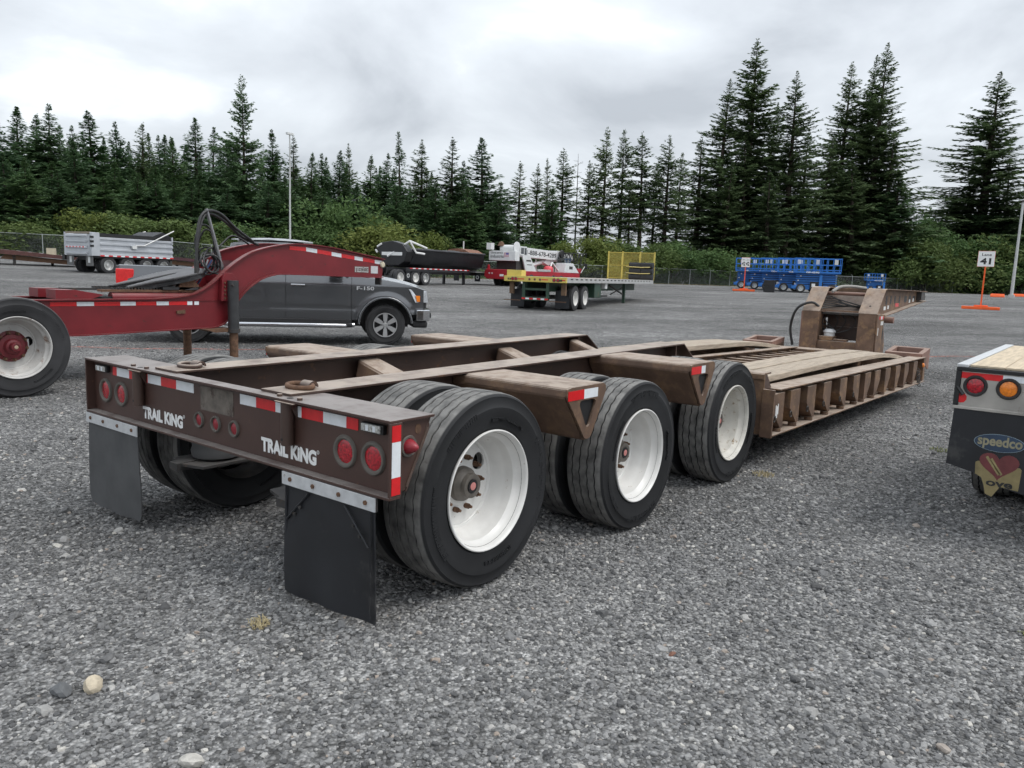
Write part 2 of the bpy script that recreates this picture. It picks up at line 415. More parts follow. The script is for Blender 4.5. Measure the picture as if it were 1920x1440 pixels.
def gravel_material():
    m = bpy.data.materials.new('gravel_ground'); m.use_nodes = True; nt = m.node_tree; N = nt.nodes; L = nt.links.new
    b = N['Principled BSDF']; b.inputs['Roughness'].default_value = 0.9; b.inputs['Specular IOR Level'].default_value = 0.25
    tc = N.new('ShaderNodeTexCoord'); P = tc.outputs['Object']
    def vor(sc, feat='F1', out='Color'):
        v = N.new('ShaderNodeTexVoronoi'); v.feature = feat; v.inputs['Scale'].default_value = sc; L(P, v.inputs['Vector']); return v
    def noise(sc, det=4, mp=None):
        n = N.new('ShaderNodeTexNoise'); n.inputs['Scale'].default_value = sc; n.inputs['Detail'].default_value = det
        if mp:
            q = N.new('ShaderNodeMapping'); q.vector_type = 'TEXTURE'; q.inputs['Scale'].default_value = mp[0]; q.inputs['Rotation'].default_value = (0, 0, mp[1]); L(P, q.inputs[0]); L(q.outputs[0], n.inputs['Vector'])
        else: L(P, n.inputs['Vector'])
        return n.outputs[0]
    def mr(v, a, c, d=0.0, e=1.0):
        x = N.new('ShaderNodeMapRange'); x.inputs[1].default_value = a; x.inputs[2].default_value = c; x.inputs[3].default_value = d; x.inputs[4].default_value = e; L(v, x.inputs[0]); return x.outputs[0]
    def mul(a, c, op='MULTIPLY'):
        x = N.new('ShaderNodeMath'); x.operation = op
        for v, s in ((a, x.inputs[0]), (c, x.inputs[1])):
            if isinstance(v, (int, float)): s.default_value = v
            else: L(v, s)
        return x.outputs[0]
    v1 = vor(58); v2 = vor(27); v3 = vor(9)
    s1 = N.new('ShaderNodeSeparateColor'); L(v1.outputs['Color'], s1.inputs[0])
    s2 = N.new('ShaderNodeSeparateColor'); L(v2.outputs['Color'], s2.inputs[0])
    s3 = N.new('ShaderNodeSeparateColor'); L(v3.outputs['Color'], s3.inputs[0])
    a = mul(mul(mr(s1.outputs[0], 0, 1, 0.40, 1.65), mr(s2.outputs[0], 0, 1, 0.65, 1.38)), mr(s3.outputs[0], 0, 1, 0.86, 1.14))
    streak = mul(mr(noise(0.30, 5, ((4.0, 0.8, 1), -0.64)), 0.3, 0.7, 0.62, 1.34), mr(noise(0.35, 5), 0.3, 0.7, 0.82, 1.18))
    fine = mr(noise(2.2, 6), 0.3, 0.7, 0.85, 1.15)
    val = mul(mul(a, streak), fine)
    gap = mr(v1.outputs['Distance'], 0.25, 0.75, 1.0, 0.55)
    val = mul(val, gap)
    g = N.new('ShaderNodeCombineColor')
    L(mul(val, 0.205), g.inputs[0]); L(mul(val, 0.203), g.inputs[1]); L(mul(val, 0.199), g.inputs[2])
    L(g.outputs[0], b.inputs['Base Color'])
    bp = N.new('ShaderNodeBump'); bp.inputs['Distance'].default_value = 0.02; bp.inputs['Strength'].default_value = 0.9
    h = mul(mul(mr(v1.outputs['Distance'], 0, 0.8, 1, 0), mr(s1.outputs[1], 0, 1, 0.4, 1.0)), mul(mr(v2.outputs['Distance'], 0, 0.8, 1, 0), mr(s2.outputs[1], 0, 1, 0.2, 1.0)), 'ADD')
    L(h, bp.inputs['Height']); L(bp.outputs[0], b.inputs['Normal'])
    return m
gm = gravel_material()
rings = np.concatenate([[0.3, 0.8], np.arange(1.2, 14, 0.16), np.geomspace(14.2, 150, 90), [180, 230, 300, 420, 600, 900, 1400]])
NA = 256
ang = np.concatenate([np.linspace(0, 2*PI, NA, endpoint=False)])
gx = CX+rings[:, None]*np.cos(ang); gy = CY+rings[:, None]*np.sin(ang); gz = hgt(gx, gy)
gv = np.stack([gx, gy, gz], -1).reshape(-1, 3)
gf = [(i*NA+j, (i+1)*NA+j, (i+1)*NA+(j+1) % NA, i*NA+(j+1) % NA) for i in range(len(rings)-1) for j in range(NA)]
gf.append(tuple(range(NA))[::-1][::-1])
me = bpy.data.meshes.new('ground'); me.from_pydata(gv.tolist(), [], gf); me.update()
me.polygons.foreach_set('use_smooth', [True]*len(me.polygons))
ground = kind(obj('ground', me, gm), 'structure')

# loose crushed stone lying on the yard, instanced by geometry nodes from points of a mesh
def stone_material():
    m = bpy.data.materials.new('crushed_stone'); m.use_nodes = True; nt = m.node_tree; N = nt.nodes; L = nt.links.new
    b = N['Principled BSDF']; b.inputs['Roughness'].default_value = 0.85; b.inputs['Specular IOR Level'].default_value = 0.3
    oi = N.new('ShaderNodeObjectInfo')
    r = N.new('ShaderNodeValToRGB'); c = r.color_ramp
    c.elements[0].position = 0; c.elements[0].color = (0.070, 0.070, 0.071, 1)
    c.elements[1].position = 1; c.elements[1].color = (0.46, 0.44, 0.40, 1)
    for p, k in ((0.25, (0.125, 0.125, 0.126)), (0.6, (0.178, 0.177, 0.176)), (0.86, (0.262, 0.260, 0.256)), (0.965, (0.36, 0.352, 0.335)), (0.975, (0.26, 0.205, 0.165)), (0.985, (0.42, 0.41, 0.39))):
        e = c.elements.new(p); e.color = (*k, 1)
    L(oi.outputs['Random'], r.inputs[0])
    n = N.new('ShaderNodeTexNoise'); n.inputs['Scale'].default_value = 1.6; n.inputs['Detail'].default_value = 5
    tc = N.new('ShaderNodeTexCoord'); L(tc.outputs['Object'], n.inputs['Vector'])
    g = N.new('ShaderNodeNewGeometry'); big = N.new('ShaderNodeTexNoise'); big.inputs['Scale'].default_value = 0.35; big.inputs['Detail'].default_value = 5; L(g.outputs['Position'], big.inputs['Vector'])
    mr = N.new('ShaderNodeMapRange'); mr.inputs[1].default_value = 0.3; mr.inputs[2].default_value = 0.7; mr.inputs[3].default_value = 0.84; mr.inputs[4].default_value = 1.16; L(big.outputs[0], mr.inputs[0])
    mr2 = N.new('ShaderNodeMapRange'); mr2.inputs[1].default_value = 0.3; mr2.inputs[2].default_value = 0.7; mr2.inputs[3].default_value = 0.82; mr2.inputs[4].default_value = 1.18; L(n.outputs[0], mr2.inputs[0])
    mu = N.new('ShaderNodeMath'); mu.operation = 'MULTIPLY'; L(mr.outputs[0], mu.inputs[0]); L(mr2.outputs[0], mu.inputs[1])
    vm = N.new('ShaderNodeVectorMath'); vm.operation = 'SCALE'; L(r.outputs[0], vm.inputs[0]); L(mu.outputs[0], vm.inputs['Scale'])
    L(vm.outputs[0], b.inputs['Base Color'])
    return m
stone_m = stone_material()
def gravel_points():
    pts = []; sc = []
    va = 0.6604
    for (ra, rb, dens, smin, smax, sm) in ((1.5, 3.2, 4800, 0.0045, 0.0150, 0.034), (3.2, 5.0, 3900, 0.005, 0.0155, 0.034), (5.0, 8.0, 2000, 0.0055, 0.0165, 0.032), (8.0, 12.0, 760, 0.0065, 0.018, 0.03), (12.0, 18.0, 190, 0.0075, 0.020, 0.03)):
        half = math.radians(41 if ra > 3 else 46)
        n = int(dens*half*(rb*rb-ra*ra))
        r = np.sqrt(RNG.uniform(ra*ra, rb*rb, n)); a = RNG.uniform(va-half, va+half, n)
        x = CX+r*np.cos(a); y = CY+r*np.sin(a)
        v = x*0.6157+y*0.788; w_ = x*0.788-y*0.6157          # packed lanes: fewer loose stones along old tyre tracks
        band = np.sin(v*1.9+0.35*np.sin(w_*0.5)+0.8)+0.6*np.sin(v*4.7+0.5*np.sin(w_*0.8))+0.5*np.sin(w_*0.9+v*0.6)
        kp = RNG.random(n) < 0.62+0.38*np.clip(band+0.6, 0, 1); x, y = x[kp], y[kp]; n = len(x)
        s = smin+(smax-smin)*RNG.random(n)**2.2
        big = RNG.random(n) < 0.0045; s[big] = RNG.uniform(smax, sm, big.sum())
        pts.append(np.stack([x, y, hgt(x, y)+s*RNG.uniform(-0.25, 0.30, n)], -1)); sc.append(s)
    return np.concatenate(pts), np.concatenate(sc)
gp, gs = gravel_points()
me = bpy.data.meshes.new('gravel'); me.vertices.add(len(gp)); me.vertices.foreach_set('co', gp.astype(np.float32).ravel())
at = me.attributes.new('size', 'FLOAT', 'POINT'); at.data.foreach_set('value', gs.astype(np.float32))
gravel = kind(obj('gravel', me, stone_m), 'stuff')
gravel['label'] = 'loose crushed grey stone covering the yard'
ng = bpy.data.node_groups.new('gravel_nodes', 'GeometryNodeTree')
ng.interface.new_socket('Geometry', in_out='INPUT', socket_type='NodeSocketGeometry')
ng.interface.new_socket('Geometry', in_out='OUTPUT', socket_type='NodeSocketGeometry')
N = ng.nodes; L = ng.links.new
gi = N.new('NodeGroupInput'); go = N.new('NodeGroupOutput')
join = N.new('GeometryNodeJoinGeometry')
for k in range(9):
    ic = N.new('GeometryNodeMeshIcoSphere'); ic.inputs['Radius'].default_value = 1.0; ic.inputs['Subdivisions'].default_value = 2 if k < 6 else 1
    ps = N.new('GeometryNodeInputPosition')
    vo = N.new('ShaderNodeTexVoronoi'); vo.inputs['Scale'].default_value = 0.85; vo.inputs['Randomness'].default_value = 1.0
    va_ = N.new('ShaderNodeVectorMath'); va_.operation = 'ADD'; va_.inputs[1].default_value = (k*7.3, k*3.1, k*5.7); L(ps.outputs[0], va_.inputs[0]); L(va_.outputs[0], vo.inputs['Vector'])
    no = N.new('ShaderNodeTexNoise'); no.inputs['Scale'].default_value = 1.1; L(va_.outputs[0], no.inputs['Vector'])
    m1 = N.new('ShaderNodeMath'); m1.operation = 'MULTIPLY_ADD'; m1.inputs[1].default_value = 1.7; m1.inputs[2].default_value = 0.12; L(no.outputs[0], m1.inputs[0])
    sc = N.new('ShaderNodeVectorMath'); sc.operation = 'SCALE'; L(ps.outputs[0], sc.inputs[0]); L(m1.outputs[0], sc.inputs['Scale'])
    sq = N.new('ShaderNodeVectorMath'); sq.operation = 'MULTIPLY'; sq.inputs[1].default_value = (1.15+0.1*(k % 3), 0.95-0.08*(k % 2), 0.62+0.06*(k % 4)); L(sc.outputs[0], sq.inputs[0])
    # facet the stone: clamp to a few planes
    cl = N.new('ShaderNodeVectorMath'); cl.operation = 'MINIMUM'; cl.inputs[1].default_value = (0.80, 0.72, 0.46+0.05*(k % 3)); L(sq.outputs[0], cl.inputs[0])
    c2 = N.new('ShaderNodeVectorMath'); c2.operation = 'MAXIMUM'; c2.inputs[1].default_value = (-0.85, -0.70, -0.5); L(cl.outputs[0], c2.inputs[0])
    sp = N.new('GeometryNodeSetPosition'); L(ic.outputs['Mesh'], sp.inputs['Geometry']); L(c2.outputs[0], sp.inputs['Position'])
    sm = N.new('GeometryNodeSetMaterial'); sm.inputs['Material'].default_value = stone_m; L(sp.outputs[0], sm.inputs['Geometry'])
    g2 = N.new('GeometryNodeGeometryToInstance'); L(sm.outputs[0], g2.inputs[0]); L(g2.outputs[0], join.inputs[0])
ip = N.new('GeometryNodeInstanceOnPoints'); L(gi.outputs[0], ip.inputs['Points']); L(join.outputs[0], ip.inputs['Instance'])
ip.inputs['Pick Instance'].default_value = True
rn = N.new('FunctionNodeRandomValue'); rn.data_type = 'FLOAT_VECTOR'
rn.inputs['Min'].default_value = (-0.45, -0.45, 0); rn.inputs['Max'].default_value = (0.45, 0.45, 6.28)
L(rn.outputs[0], ip.inputs['Rotation'])
ri = N.new('FunctionNodeRandomValue'); ri.data_type = 'INT'; ri.inputs['Min'].default_value = 0; ri.inputs['Max'].default_value = 8
for s_ in ri.outputs:
    if s_.type == 'INT': L(s_, ip.inputs['Instance Index'])
for s_ in ri.inputs:
    if s_.type == 'INT' and s_.name == 'Min': s_.default_value = 0
    if s_.type == 'INT' and s_.name == 'Max': s_.default_value = 8
na = N.new('GeometryNodeInputNamedAttribute'); na.data_type = 'FLOAT'; na.inputs['Name'].default_value = 'size'
L(na.outputs[0], ip.inputs['Scale'])
L(ip.outputs[0], go.inputs[0])
md = gravel.modifiers.new('scatter', 'NODES'); md.node_group = ng

# single stones that stand out, spray-painted lane line, dry grass tufts
def rock(name, label, loc, size, col, seed, sq=(1, 0.8, 0.8)):
    rs = random.Random(seed); bm = bmesh.new(); bmesh.ops.create_icosphere(bm, subdivisions=2, radius=1)
    off = [Vector((rs.uniform(-1, 1), rs.uniform(-1, 1), rs.uniform(-1, 1))).normalized() for _ in range(9)]; dd = [rs.uniform(0.62, 0.9) for _ in off]
    for v in bm.verts:
        for n, d in zip(off, dd):
            t = v.co.dot(n)
            if t > d: v.co -= n*(t-d)
        v.co = Vector((v.co.x*sq[0], v.co.y*sq[1], v.co.z*sq[2]))*size
    me = bpy.data.meshes.new(name); bm.to_mesh(me); bm.free()
    o = obj(name, me, surf(name+'_mat', col, 0.85, var=0.25, vs=25, bump=0.002, bs=70), loc=(loc[0], loc[1], hz(*loc)+size*sq[2]*0.45), rot=(0.1, 0.2, seed))
    return tag(o, label, 'stone')
rock('pale_stone', 'pale cream fist-sized stone lying on the gravel beside a dark one', (-0.93, -0.80), 0.042, (0.52, 0.45, 0.34), 3, (0.9, 0.8, 0.95))
rock('dark_stone', 'dark grey fist-sized stone lying just left of the pale cream stone', (-1.02, -0.745), 0.042, (0.12, 0.125, 0.13), 5)
rock('flat_pale_stone', 'flat whitish stone in the gravel near the bottom edge of the photo', (-0.93, -1.47), 0.048, (0.46, 0.44, 0.40), 8, (1.2, 0.7, 0.45))
rock('rust_red_stone', 'small rust red stone on the gravel between the black mudflap and the camera', (0.75, -2.27), 0.017, (0.20, 0.10, 0.07), 9, (1.2, 0.8, 0.5))
straw = surf('dry_grass', (0.44, 0.37, 0.22), 0.9, var=0.3, vs=40)
green_straw = surf('yellow_green_weed', (0.20, 0.22, 0.09), 0.9, var=0.3, vs=40)
def tuft(label, loc, n, r, h, mat, seed):
    rs = random.Random(seed); mb = MB()
    for i in range(n):
        a = rs.uniform(0, 2*PI); q = r*math.sqrt(rs.random()); x, y = q*math.cos(a), q*math.sin(a)
        l = h*rs.uniform(0.4, 1.2); b = rs.uniform(0, 2*PI); le = l*rs.uniform(0.3, 1.3); w = 0.0025
        p = Vector((x, y, 0)); d = Vector((math.cos(b), math.sin(b), 0)); s = Vector((-d.y, d.x, 0))*w
        m_ = p+d*le*0.4+Vector((0, 0, l*0.8)); t = p+d*le+Vector((0, 0, l*0.75))
        mb.add([p-s, p+s, m_+s, m_-s, t], [(0, 1, 2, 3), (3, 2, 4)])
    o = mb.build('grass_tuft', mat, loc=(loc[0], loc[1], hz(*loc)))
    return tag(o, label, 'grass tuft', 'dry grass tufts in the gravel')
tuft('dry straw-coloured grass tuft on gravel just left of the black mudflap', (-0.24, -0.80), 90, 0.045, 0.035, straw, 1)
tuft('flat dry grass tuft on gravel beside the front right wheel of the brown trailer', (4.10, -1.42), 120, 0.09, 0.03, straw, 2)
tuft('small yellow-green weed patch in gravel midway between brown trailer deck and right edge', (6.3, -2.35), 120, 0.10, 0.022, green_straw, 3)
tuft('faint green weed patch in gravel near the right edge of the photo', (2.05, -3.45), 120, 0.07, 0.015, green_straw, 4)
# painted line
lm = bpy.data.materials.new('orange_spray_paint'); lm.use_nodes = True
nt = lm.node_tree; b = nt.nodes['Principled BSDF']; b.inputs['Base Color'].default_value = (0.72, 0.20, 0.13, 1); b.inputs['Roughness'].default_value = 0.9
tr = nt.nodes.new('ShaderNodeBsdfTransparent'); mx = nt.nodes.new('ShaderNodeMixShader'); no = nt.nodes.new('ShaderNodeTexNoise'); no.inputs['Scale'].default_value = 30; no.inputs['Detail'].default_value = 3
mr = nt.nodes.new('ShaderNodeMapRange'); mr.inputs[1].default_value = 0.38; mr.inputs[2].default_value = 0.62; mr.inputs[4].default_value = 0.62
tc2 = nt.nodes.new('ShaderNodeTexCoord'); nt.links.new(tc2.outputs['Object'], no.inputs['Vector']); nt.links.new(no.outputs[0], mr.inputs[0]); nt.links.new(mr.outputs[0], mx.inputs[0]); nt.links.new(tr.outputs[0], mx.inputs[1]); nt.links.new(b.outputs[0], mx.inputs[2])
nt.links.new(mx.outputs[0], nt.nodes['Material Output'].inputs[0])
mb = MB(); A = Vector((-3.0, 15.9, 0)); Bp = Vector((21.0, -3.1, 0)); dv = (Bp-A).normalized(); sv = Vector((-dv.y, dv.x, 0))*0.045
nseg = 160; pv = []
for i in range(nseg+1):
    p = A.lerp(Bp, i/nseg)
    for s in (-1, 1):
        q = p+sv*s; pv.append((q.x, q.y, hz(q.x, q.y)+0.012))
mb.add(pv, [(2*i, 2*i+1, 2*i+3, 2*i+2) for i in range(nseg)])
kind(mb.build('lane_marking', lm), 'structure')

# ------------------------------------------------------------------ brown lowboy trailer
T = thing('lowboy_trailer', 'long brown lowboy trailer with white wheels and a raised gooseneck at its far end', 'trailer')
def zt(x): return 0.955+0.0135*x          # the bogie frame climbs a little towards the front
HW = 1.348
# rear bumper
mb = MB()
mb.prism([(0, -HW), (0.255, -HW), (0.255, -0.615), (0.08, -0.60), (0.08, 0.60), (0.255, 0.615), (0.255, HW), (0, HW)], 'z', 0.947, 0.959)
bump_top = mb.build('bumper_top_plate', brown_clean, T, bevel=0.002)
mb = MB().box(0.052, 0.064, -HW+0.013, HW-0.013, 0.641, 0.9465)
web = mb.build('bumper_web', brown_clean, T)
MB().box(0, 0.066, -HW+0.002, HW-0.002, 0.628, 0.640).build('bumper_bottom_flange', brown_clean, T, bevel=0.002)
for s in (-1, 1):
    MB().box(0.001, 0.068, s*HW, s*(HW-0.012), 0.6405, 0.9465).build('bumper_end_plate', brown_clean, T, bevel=0.002)
    sp = MB(); sp.prism([(0.0685, 0.650), (0.108, 0.650), (0.247, 0.905), (0.247, 0.9465), (0.0685, 0.9465)], 'y', s*(HW-0.022), s*(HW-0.034))
    sp = sp.build('bumper_side_plate', brown_clean, T, bevel=0.002)
    mb = MB(); mb.hexa([(0.108, s*0.62, 0.645), (0.118, s*0.62, 0.645), (0.118, s*(HW-0.02), 0.645), (0.108, s*(HW-0.02), 0.645), (0.243, s*0.62, 0.9465), (0.253, s*0.62, 0.9465), (0.253, s*(HW-0.02), 0.9465), (0.243, s*(HW-0.02), 0.9465)] if s < 0 else
            [(0.108, 0.62, 0.645), (0.118, 0.62, 0.645), (0.118, HW-0.02, 0.645), (0.108, HW-0.02, 0.645), (0.243, 0.62, 0.9465), (0.253, 0.62, 0.9465), (0.253, HW-0.02, 0.9465), (0.243, HW-0.02, 0.9465)])
    mb.build('bumper_front_plate', brown, T)
# weld rib on the visible side plate
MB().tube([(0.112, -HW+0.018, 0.665), (0.236, -HW+0.018, 0.900)], 0.006, 6).build('weld_rib', brown, T)
# conical marker lamp on the side plate
mk = MB(); mk.lathe([(0.0, -0.002), (0.043, -0.002), (0.046, -0.008), (0.043, -0.014), (0.034, -0.012), (0.033, 0)], (0.118, -HW+0.022, 0.838), 'y', 24)
mk = mk.build('marker_lamp', grommet, T, 0.6)
MB().lathe([(0.0, -0.062), (0.008, -0.060), (0.018, -0.046), (0.030, -0.022), (0.033, -0.006)], (0.118, -HW+0.022, 0.838), 'y', 24).build('lens', lens_dull, mk, 1.0)
MB().prism(circ(0.178, 0.902, 0.018, 9, 0.022), 'y', -HW+0.0205, -HW+0.023).build('worn_spot', rusty, T)
# vertical reflective strip on the end plate
for a, b_, m in ((0.648, 0.722, tape_red), (0.722, 0.870, tape_white), (0.870, 0.938, tape_red)):
    MB().box(0.010, 0.058, -HW-0.002, -HW+0.001, a+0.0005, b_-0.0005).build('reflective_tape', m, T)
# horizontal reflective strips on the web
WX = 0.0495
for runs in (((1.095, 1.045, 0), (1.045, 0.895, 1), (0.895, 0.800, 0), (0.690, 0.680, 0), (0.680, 0.535, 1), (0.535, 0.375, 0), (0.375, 0.200, 1)),
             ((-0.225, -0.36, 1), (-0.36, -0.515, 0), (-0.515, -0.605, 1), (-0.685, -0.712, 1), (-0.712, -0.866, 0), (-0.866, -1.022, 1), (-1.022, -1.098, 0))):
    for a, b_, w in runs:
        MB().box(WX, 0.053, a-0.0005, b_+0.0005, 0.876, 0.926).build('reflective_tape', tape_white if w else tape_red, T)
# lamps
def round_lamp(y, z, r, lens, par=T, x=0.052, deep=0.010, g=grommet):
    k = r/0.078
    o = MB().lathe([(r*0.70, 0.002), (r*0.70, -0.004), (r*0.80, -0.012), (r*0.93, -0.012), (r, -0.004), (r, 0.004)], (x, y, z), 'x', 32).build('tail_lamp', g, par, 0.6)
    MB().lathe([(0.0, -0.007), (r*0.5, -0.006), (r*0.72, -0.001), (r*0.72, 0.004)], (x, y, z), 'x', 32).build('lens', lens, o, 1.0)
    return o
for y in (1.19, 0.995, -1.015, -1.195): round_lamp(y, 0.772, 0.074, lens_red)
for y in (0.150, -0.008, -0.172): round_lamp(y, 0.742, 0.043, lens_dull)
for y in (1.20, -1.205):
    o = MB().box(0.030, 0.0525, y-0.068, y+0.068, 0.885, 0.925).build('strobe_lamp', black_in, T, bevel=0.004)
    MB().box(0.024, 0.0305, y-0.056, y+0.062, 0.889, 0.921).build('lens', lens_clear, o, bevel=0.003)
    for q in range(5): MB().box(0.0225, 0.025, y-0.050+q*0.022, y-0.034+q*0.022, 0.893, 0.917).build('led_cell', tape_white if q % 2 else lens_clear, o)
# worn bare patch where a plate used to be
MB().box(0.0505, 0.053, -0.165, 0.135, 0.800, 0.925).build('bare_patch', plate_worn, T)
# stake pipe sockets
for y in (0.735, -0.645):
    o = MB().lathe([(0.026, 0), (0.030, 0.002), (0.030, 0.200), (0.026, 0.200)], (0.022, y, 0.742), 'z', 18).build('stake_socket', brown, T, 0.7)
    MB().box(-0.012, 0.03, y-0.085, y+0.055, 0.9405, 0.9465).build('tab_plate', brown, o, bevel=0.002)
    MB().prism([(0.006, 0.94), (0.052, 0.94), (0.052, 0.86)], 'y', y-0.04, y-0.034).build('gusset', brown, o)
    MB().cyl((-0.0085, y+0.002, 0.772), (-0.0075, y+0.002, 0.772), 0.007, 12).build('pin_hole', black_in, o)
    for dy in (-0.075, 0.075):
        MB().cyl((0.035, y+dy, 0.958), (0.035, y+dy, 0.971), 0.014, 6).build('bolt', brown, T, bevel=0.002)
    MB().cyl((0.038, y, 0.9585), (0.038, y, 0.9605), 0.016, 14).build('stake_hole', black_in, T)
# maker's lettering
text('lettering', 'TRAiL KiNG', 0.064, white_paint, T, (0.0500, 0.742, 0.672), REAR, bold=0.055, width=0.43)
text('lettering', 'TRAiL KiNG', 0.064, white_paint, T, (0.0500, -0.402, 0.675), REAR, bold=0.055, width=0.42)
for y in (0.303, -0.830):
    mb = MB(); mb.ring(circ(y, 0.735, 0.009, 14), circ(y, 0.735, 0.0068, 14), 'x', 0.0495, 0.0505); mb.build('lettering', white_paint, T)
    text('lettering', 'R', 0.008, white_paint, T, (0.0500, y+0.0035, 0.731), REAR, bold=0.01)
# mudflaps on their galvanised strips
def flap(y0, y1, mat, rnd, name='mudflap', ribs=False, lean=0.0):
    br = MB().box(-0.006, 0.000, y0, y1, 0.566, 0.625).build('flap_bracket', galv, T, bevel=0.001)
    MB().box(0.000, 0.012, y0, y1, 0.566, 0.6275).build('flap_hanger', dark_steel, T)
    w = y1-y0
    for q in (0.09, 0.36, 0.64, 0.90):
        MB().cyl((-0.012, y0+w*q, 0.597), (-0.005, y0+w*q, 0.597), 0.011, 6).build('bolt', rusty, br)
    nx, nz = 14, 16; zb = 0.055
    vs_, fs_ = [], []
    for sd in (0, 0.007):
        for i in range(nz+1):
            for j in range(nx+1):
                t = i/nz; z = 0.585-(0.585-zb)*t
                yy = y0+0.012+(w-0.024)*j/nx
                if rnd and t > 0.88:
                    e = math.sqrt(max(0, 1-((t-0.88)/0.12)**2)); m_ = (y0+y1)/2; yy = m_+(yy-m_)*(1-0.09*(1-e))
                if rnd: z -= 0.03*math.sin(PI*0.5*(1-j/nx))*t*0 
                x = 0.004+sd+0.014*math.sin(t*2.4+j*0.25)*t+lean*t*(j/nx)+0.006*math.sin(j*0.9)*t
                vs_.append((x, yy, z+(0.012*(1-j/nx) if not rnd else 0.010*(j/nx))*t))
    o = (nx+1)*(nz+1)
    for i in range(nz):
        for j in range(nx):
            a = i*(nx+1)+j; fs_ += [(a, a+1, a+nx+2, a+nx+1), (o+a, o+a+nx+1, o+a+nx+2, o+a+1)]
    for i in range(nz):
        a = i*(nx+1); fs_ += [(a, a+nx+1, o+a+nx+1, o+a), (a+nx, o+a+nx, o+a+2*nx+1, a+2*nx+1)]
    a = nz*(nx+1)
    for j in range(nx): fs_.append((a+j, a+j+1, o+a+j+1, o+a+j))
    f = MB().add(vs_, fs_).build(name, mat, T, 0.8)
    if ribs:
        ym, = ((y0+y1)/2,)
        for s in (-1, 1):
            e = y0 if s < 0 else y1
            MB().tube([(-0.004, e-s*0.19, 0.555), (-0.006, e-s*0.035, 0.405)], 0.005, 6).build('moulded_rib', mat, f)
            MB().tube([(-0.004, e-s*0.03, 0.56), (0.002, e-s*0.03, 0.25), (-0.002, e-s*0.03, 0.085)], 0.004, 6).build('moulded_rib', mat, f)
            for q in (0.30, 0.55):
                MB().cyl((-0.010, e-s*(0.19-0.155*q)-s*(-0.012), 0.555-0.15*q-0.03), (-0.001, e-s*(0.19-0.155*q)-s*(-0.012), 0.555-0.15*q-0.03), 0.008, 8).build('rivet', dark_steel, f)
    return f
flap(0.715, 1.345, rubber_flap, True)['label'] = 'worn grey rubber mudflap with rounded lower corners'
flap(-1.268, -0.64, rubber_black, False, ribs=True)['label'] = 'black rubber mudflap with square corners and moulded ribs'
# main beams of the bogie
def beam_outline(xa, xb, ya, yb, z0, z1):
    pass
for s in (-1, 1):
    y0, y1 = s*0.385, s*0.615
    bm_ = thing('main_beam', '', ''); del bm_['label'], bm_['category']; bm_.parent = T
    def tri(xs, ya, yb, off0, off1, par, nm, mat=brown):
        mb = MB(); vs_ = []; fs_ = []
        for x, a, b_ in xs:
            vs_ += [(x, ya, a), (x, yb, a), (x, yb, b_), (x, ya, b_)]
        n = len(xs)
        for i in range(n-1):
            p = 4*i; fs_ += [(p, p+1, p+5, p+4), (p+1, p+2, p+6, p+5), (p+2, p+3, p+7, p+6), (p+3, p, p+4, p+7)]
        fs_ += [(3, 2, 1, 0), (4*n-4, 4*n-3, 4*n-2, 4*n-1)]
        if ya > yb: fs_ = [f[::-1] for f in fs_]
        return mb.add(vs_, fs_).build(nm, mat, par, bevel=0.002)
    a, b_ = min(y0, y1), max(y0, y1)
    tri([(0.06, 0.9600, 0.972), (0.3, 0.9605, 0.9725), (4.14, zt(4.14)-0.012, zt(4.14)), (4.155, zt(4.14)-0.014, zt(4.14)-0.002), (4.40, 0.835, 0.847)], a, b_, 0, 0, bm_, 'top_flange')
    tri([(0.1, 0.62, 0.9600), (4.12, 0.62, zt(4.12)-0.0125), (4.38, 0.62, 0.835)], (a+b_)/2-0.008, (a+b_)/2+0.008, 0, 0, bm_, 'web')
    tri([(0.1, 0.608, 0.6195), (4.38, 0.608, 0.6195)], a+0.02, b_-0.02, 0, 0, bm_, 'bottom_flange')
    for x in (4.02,):
        MB().box(x, x+0.012, (a+b_)/2+0.0085, b_-0.012, 0.63, zt(x)-0.0125).build('stiffener', brown, bm_)
        MB().box(x, x+0.012, a+0.012, (a+b_)/2-0.0085, 0.63, zt(x)-0.0125).build('stiffener', brown, bm_)
    # lashing ring
    yc = s*0.5
    R_ = thing('lashing_ring', '', ''); del R_['label'], R_['category']; R_.parent = T
    pts = [(0.20+0.045*math.cos(t), yc+0.082*math.sin(t), 0.985+0.004*math.cos(t)) for t in [2*PI*k/28 for k in range(28)]]
    MB().tube(pts, 0.0125, 8, True).build('ring', rusty if s < 0 else brown, R_, 1.0)
    MB().lathe([(0.018, -0.036), (0.030, -0.036), (0.030, 0.036), (0.018, 0.036)], (0.245, yc-0.01, 0.978), 'y', 14, 0, PI).build('clip', brown, R_, 0.7)
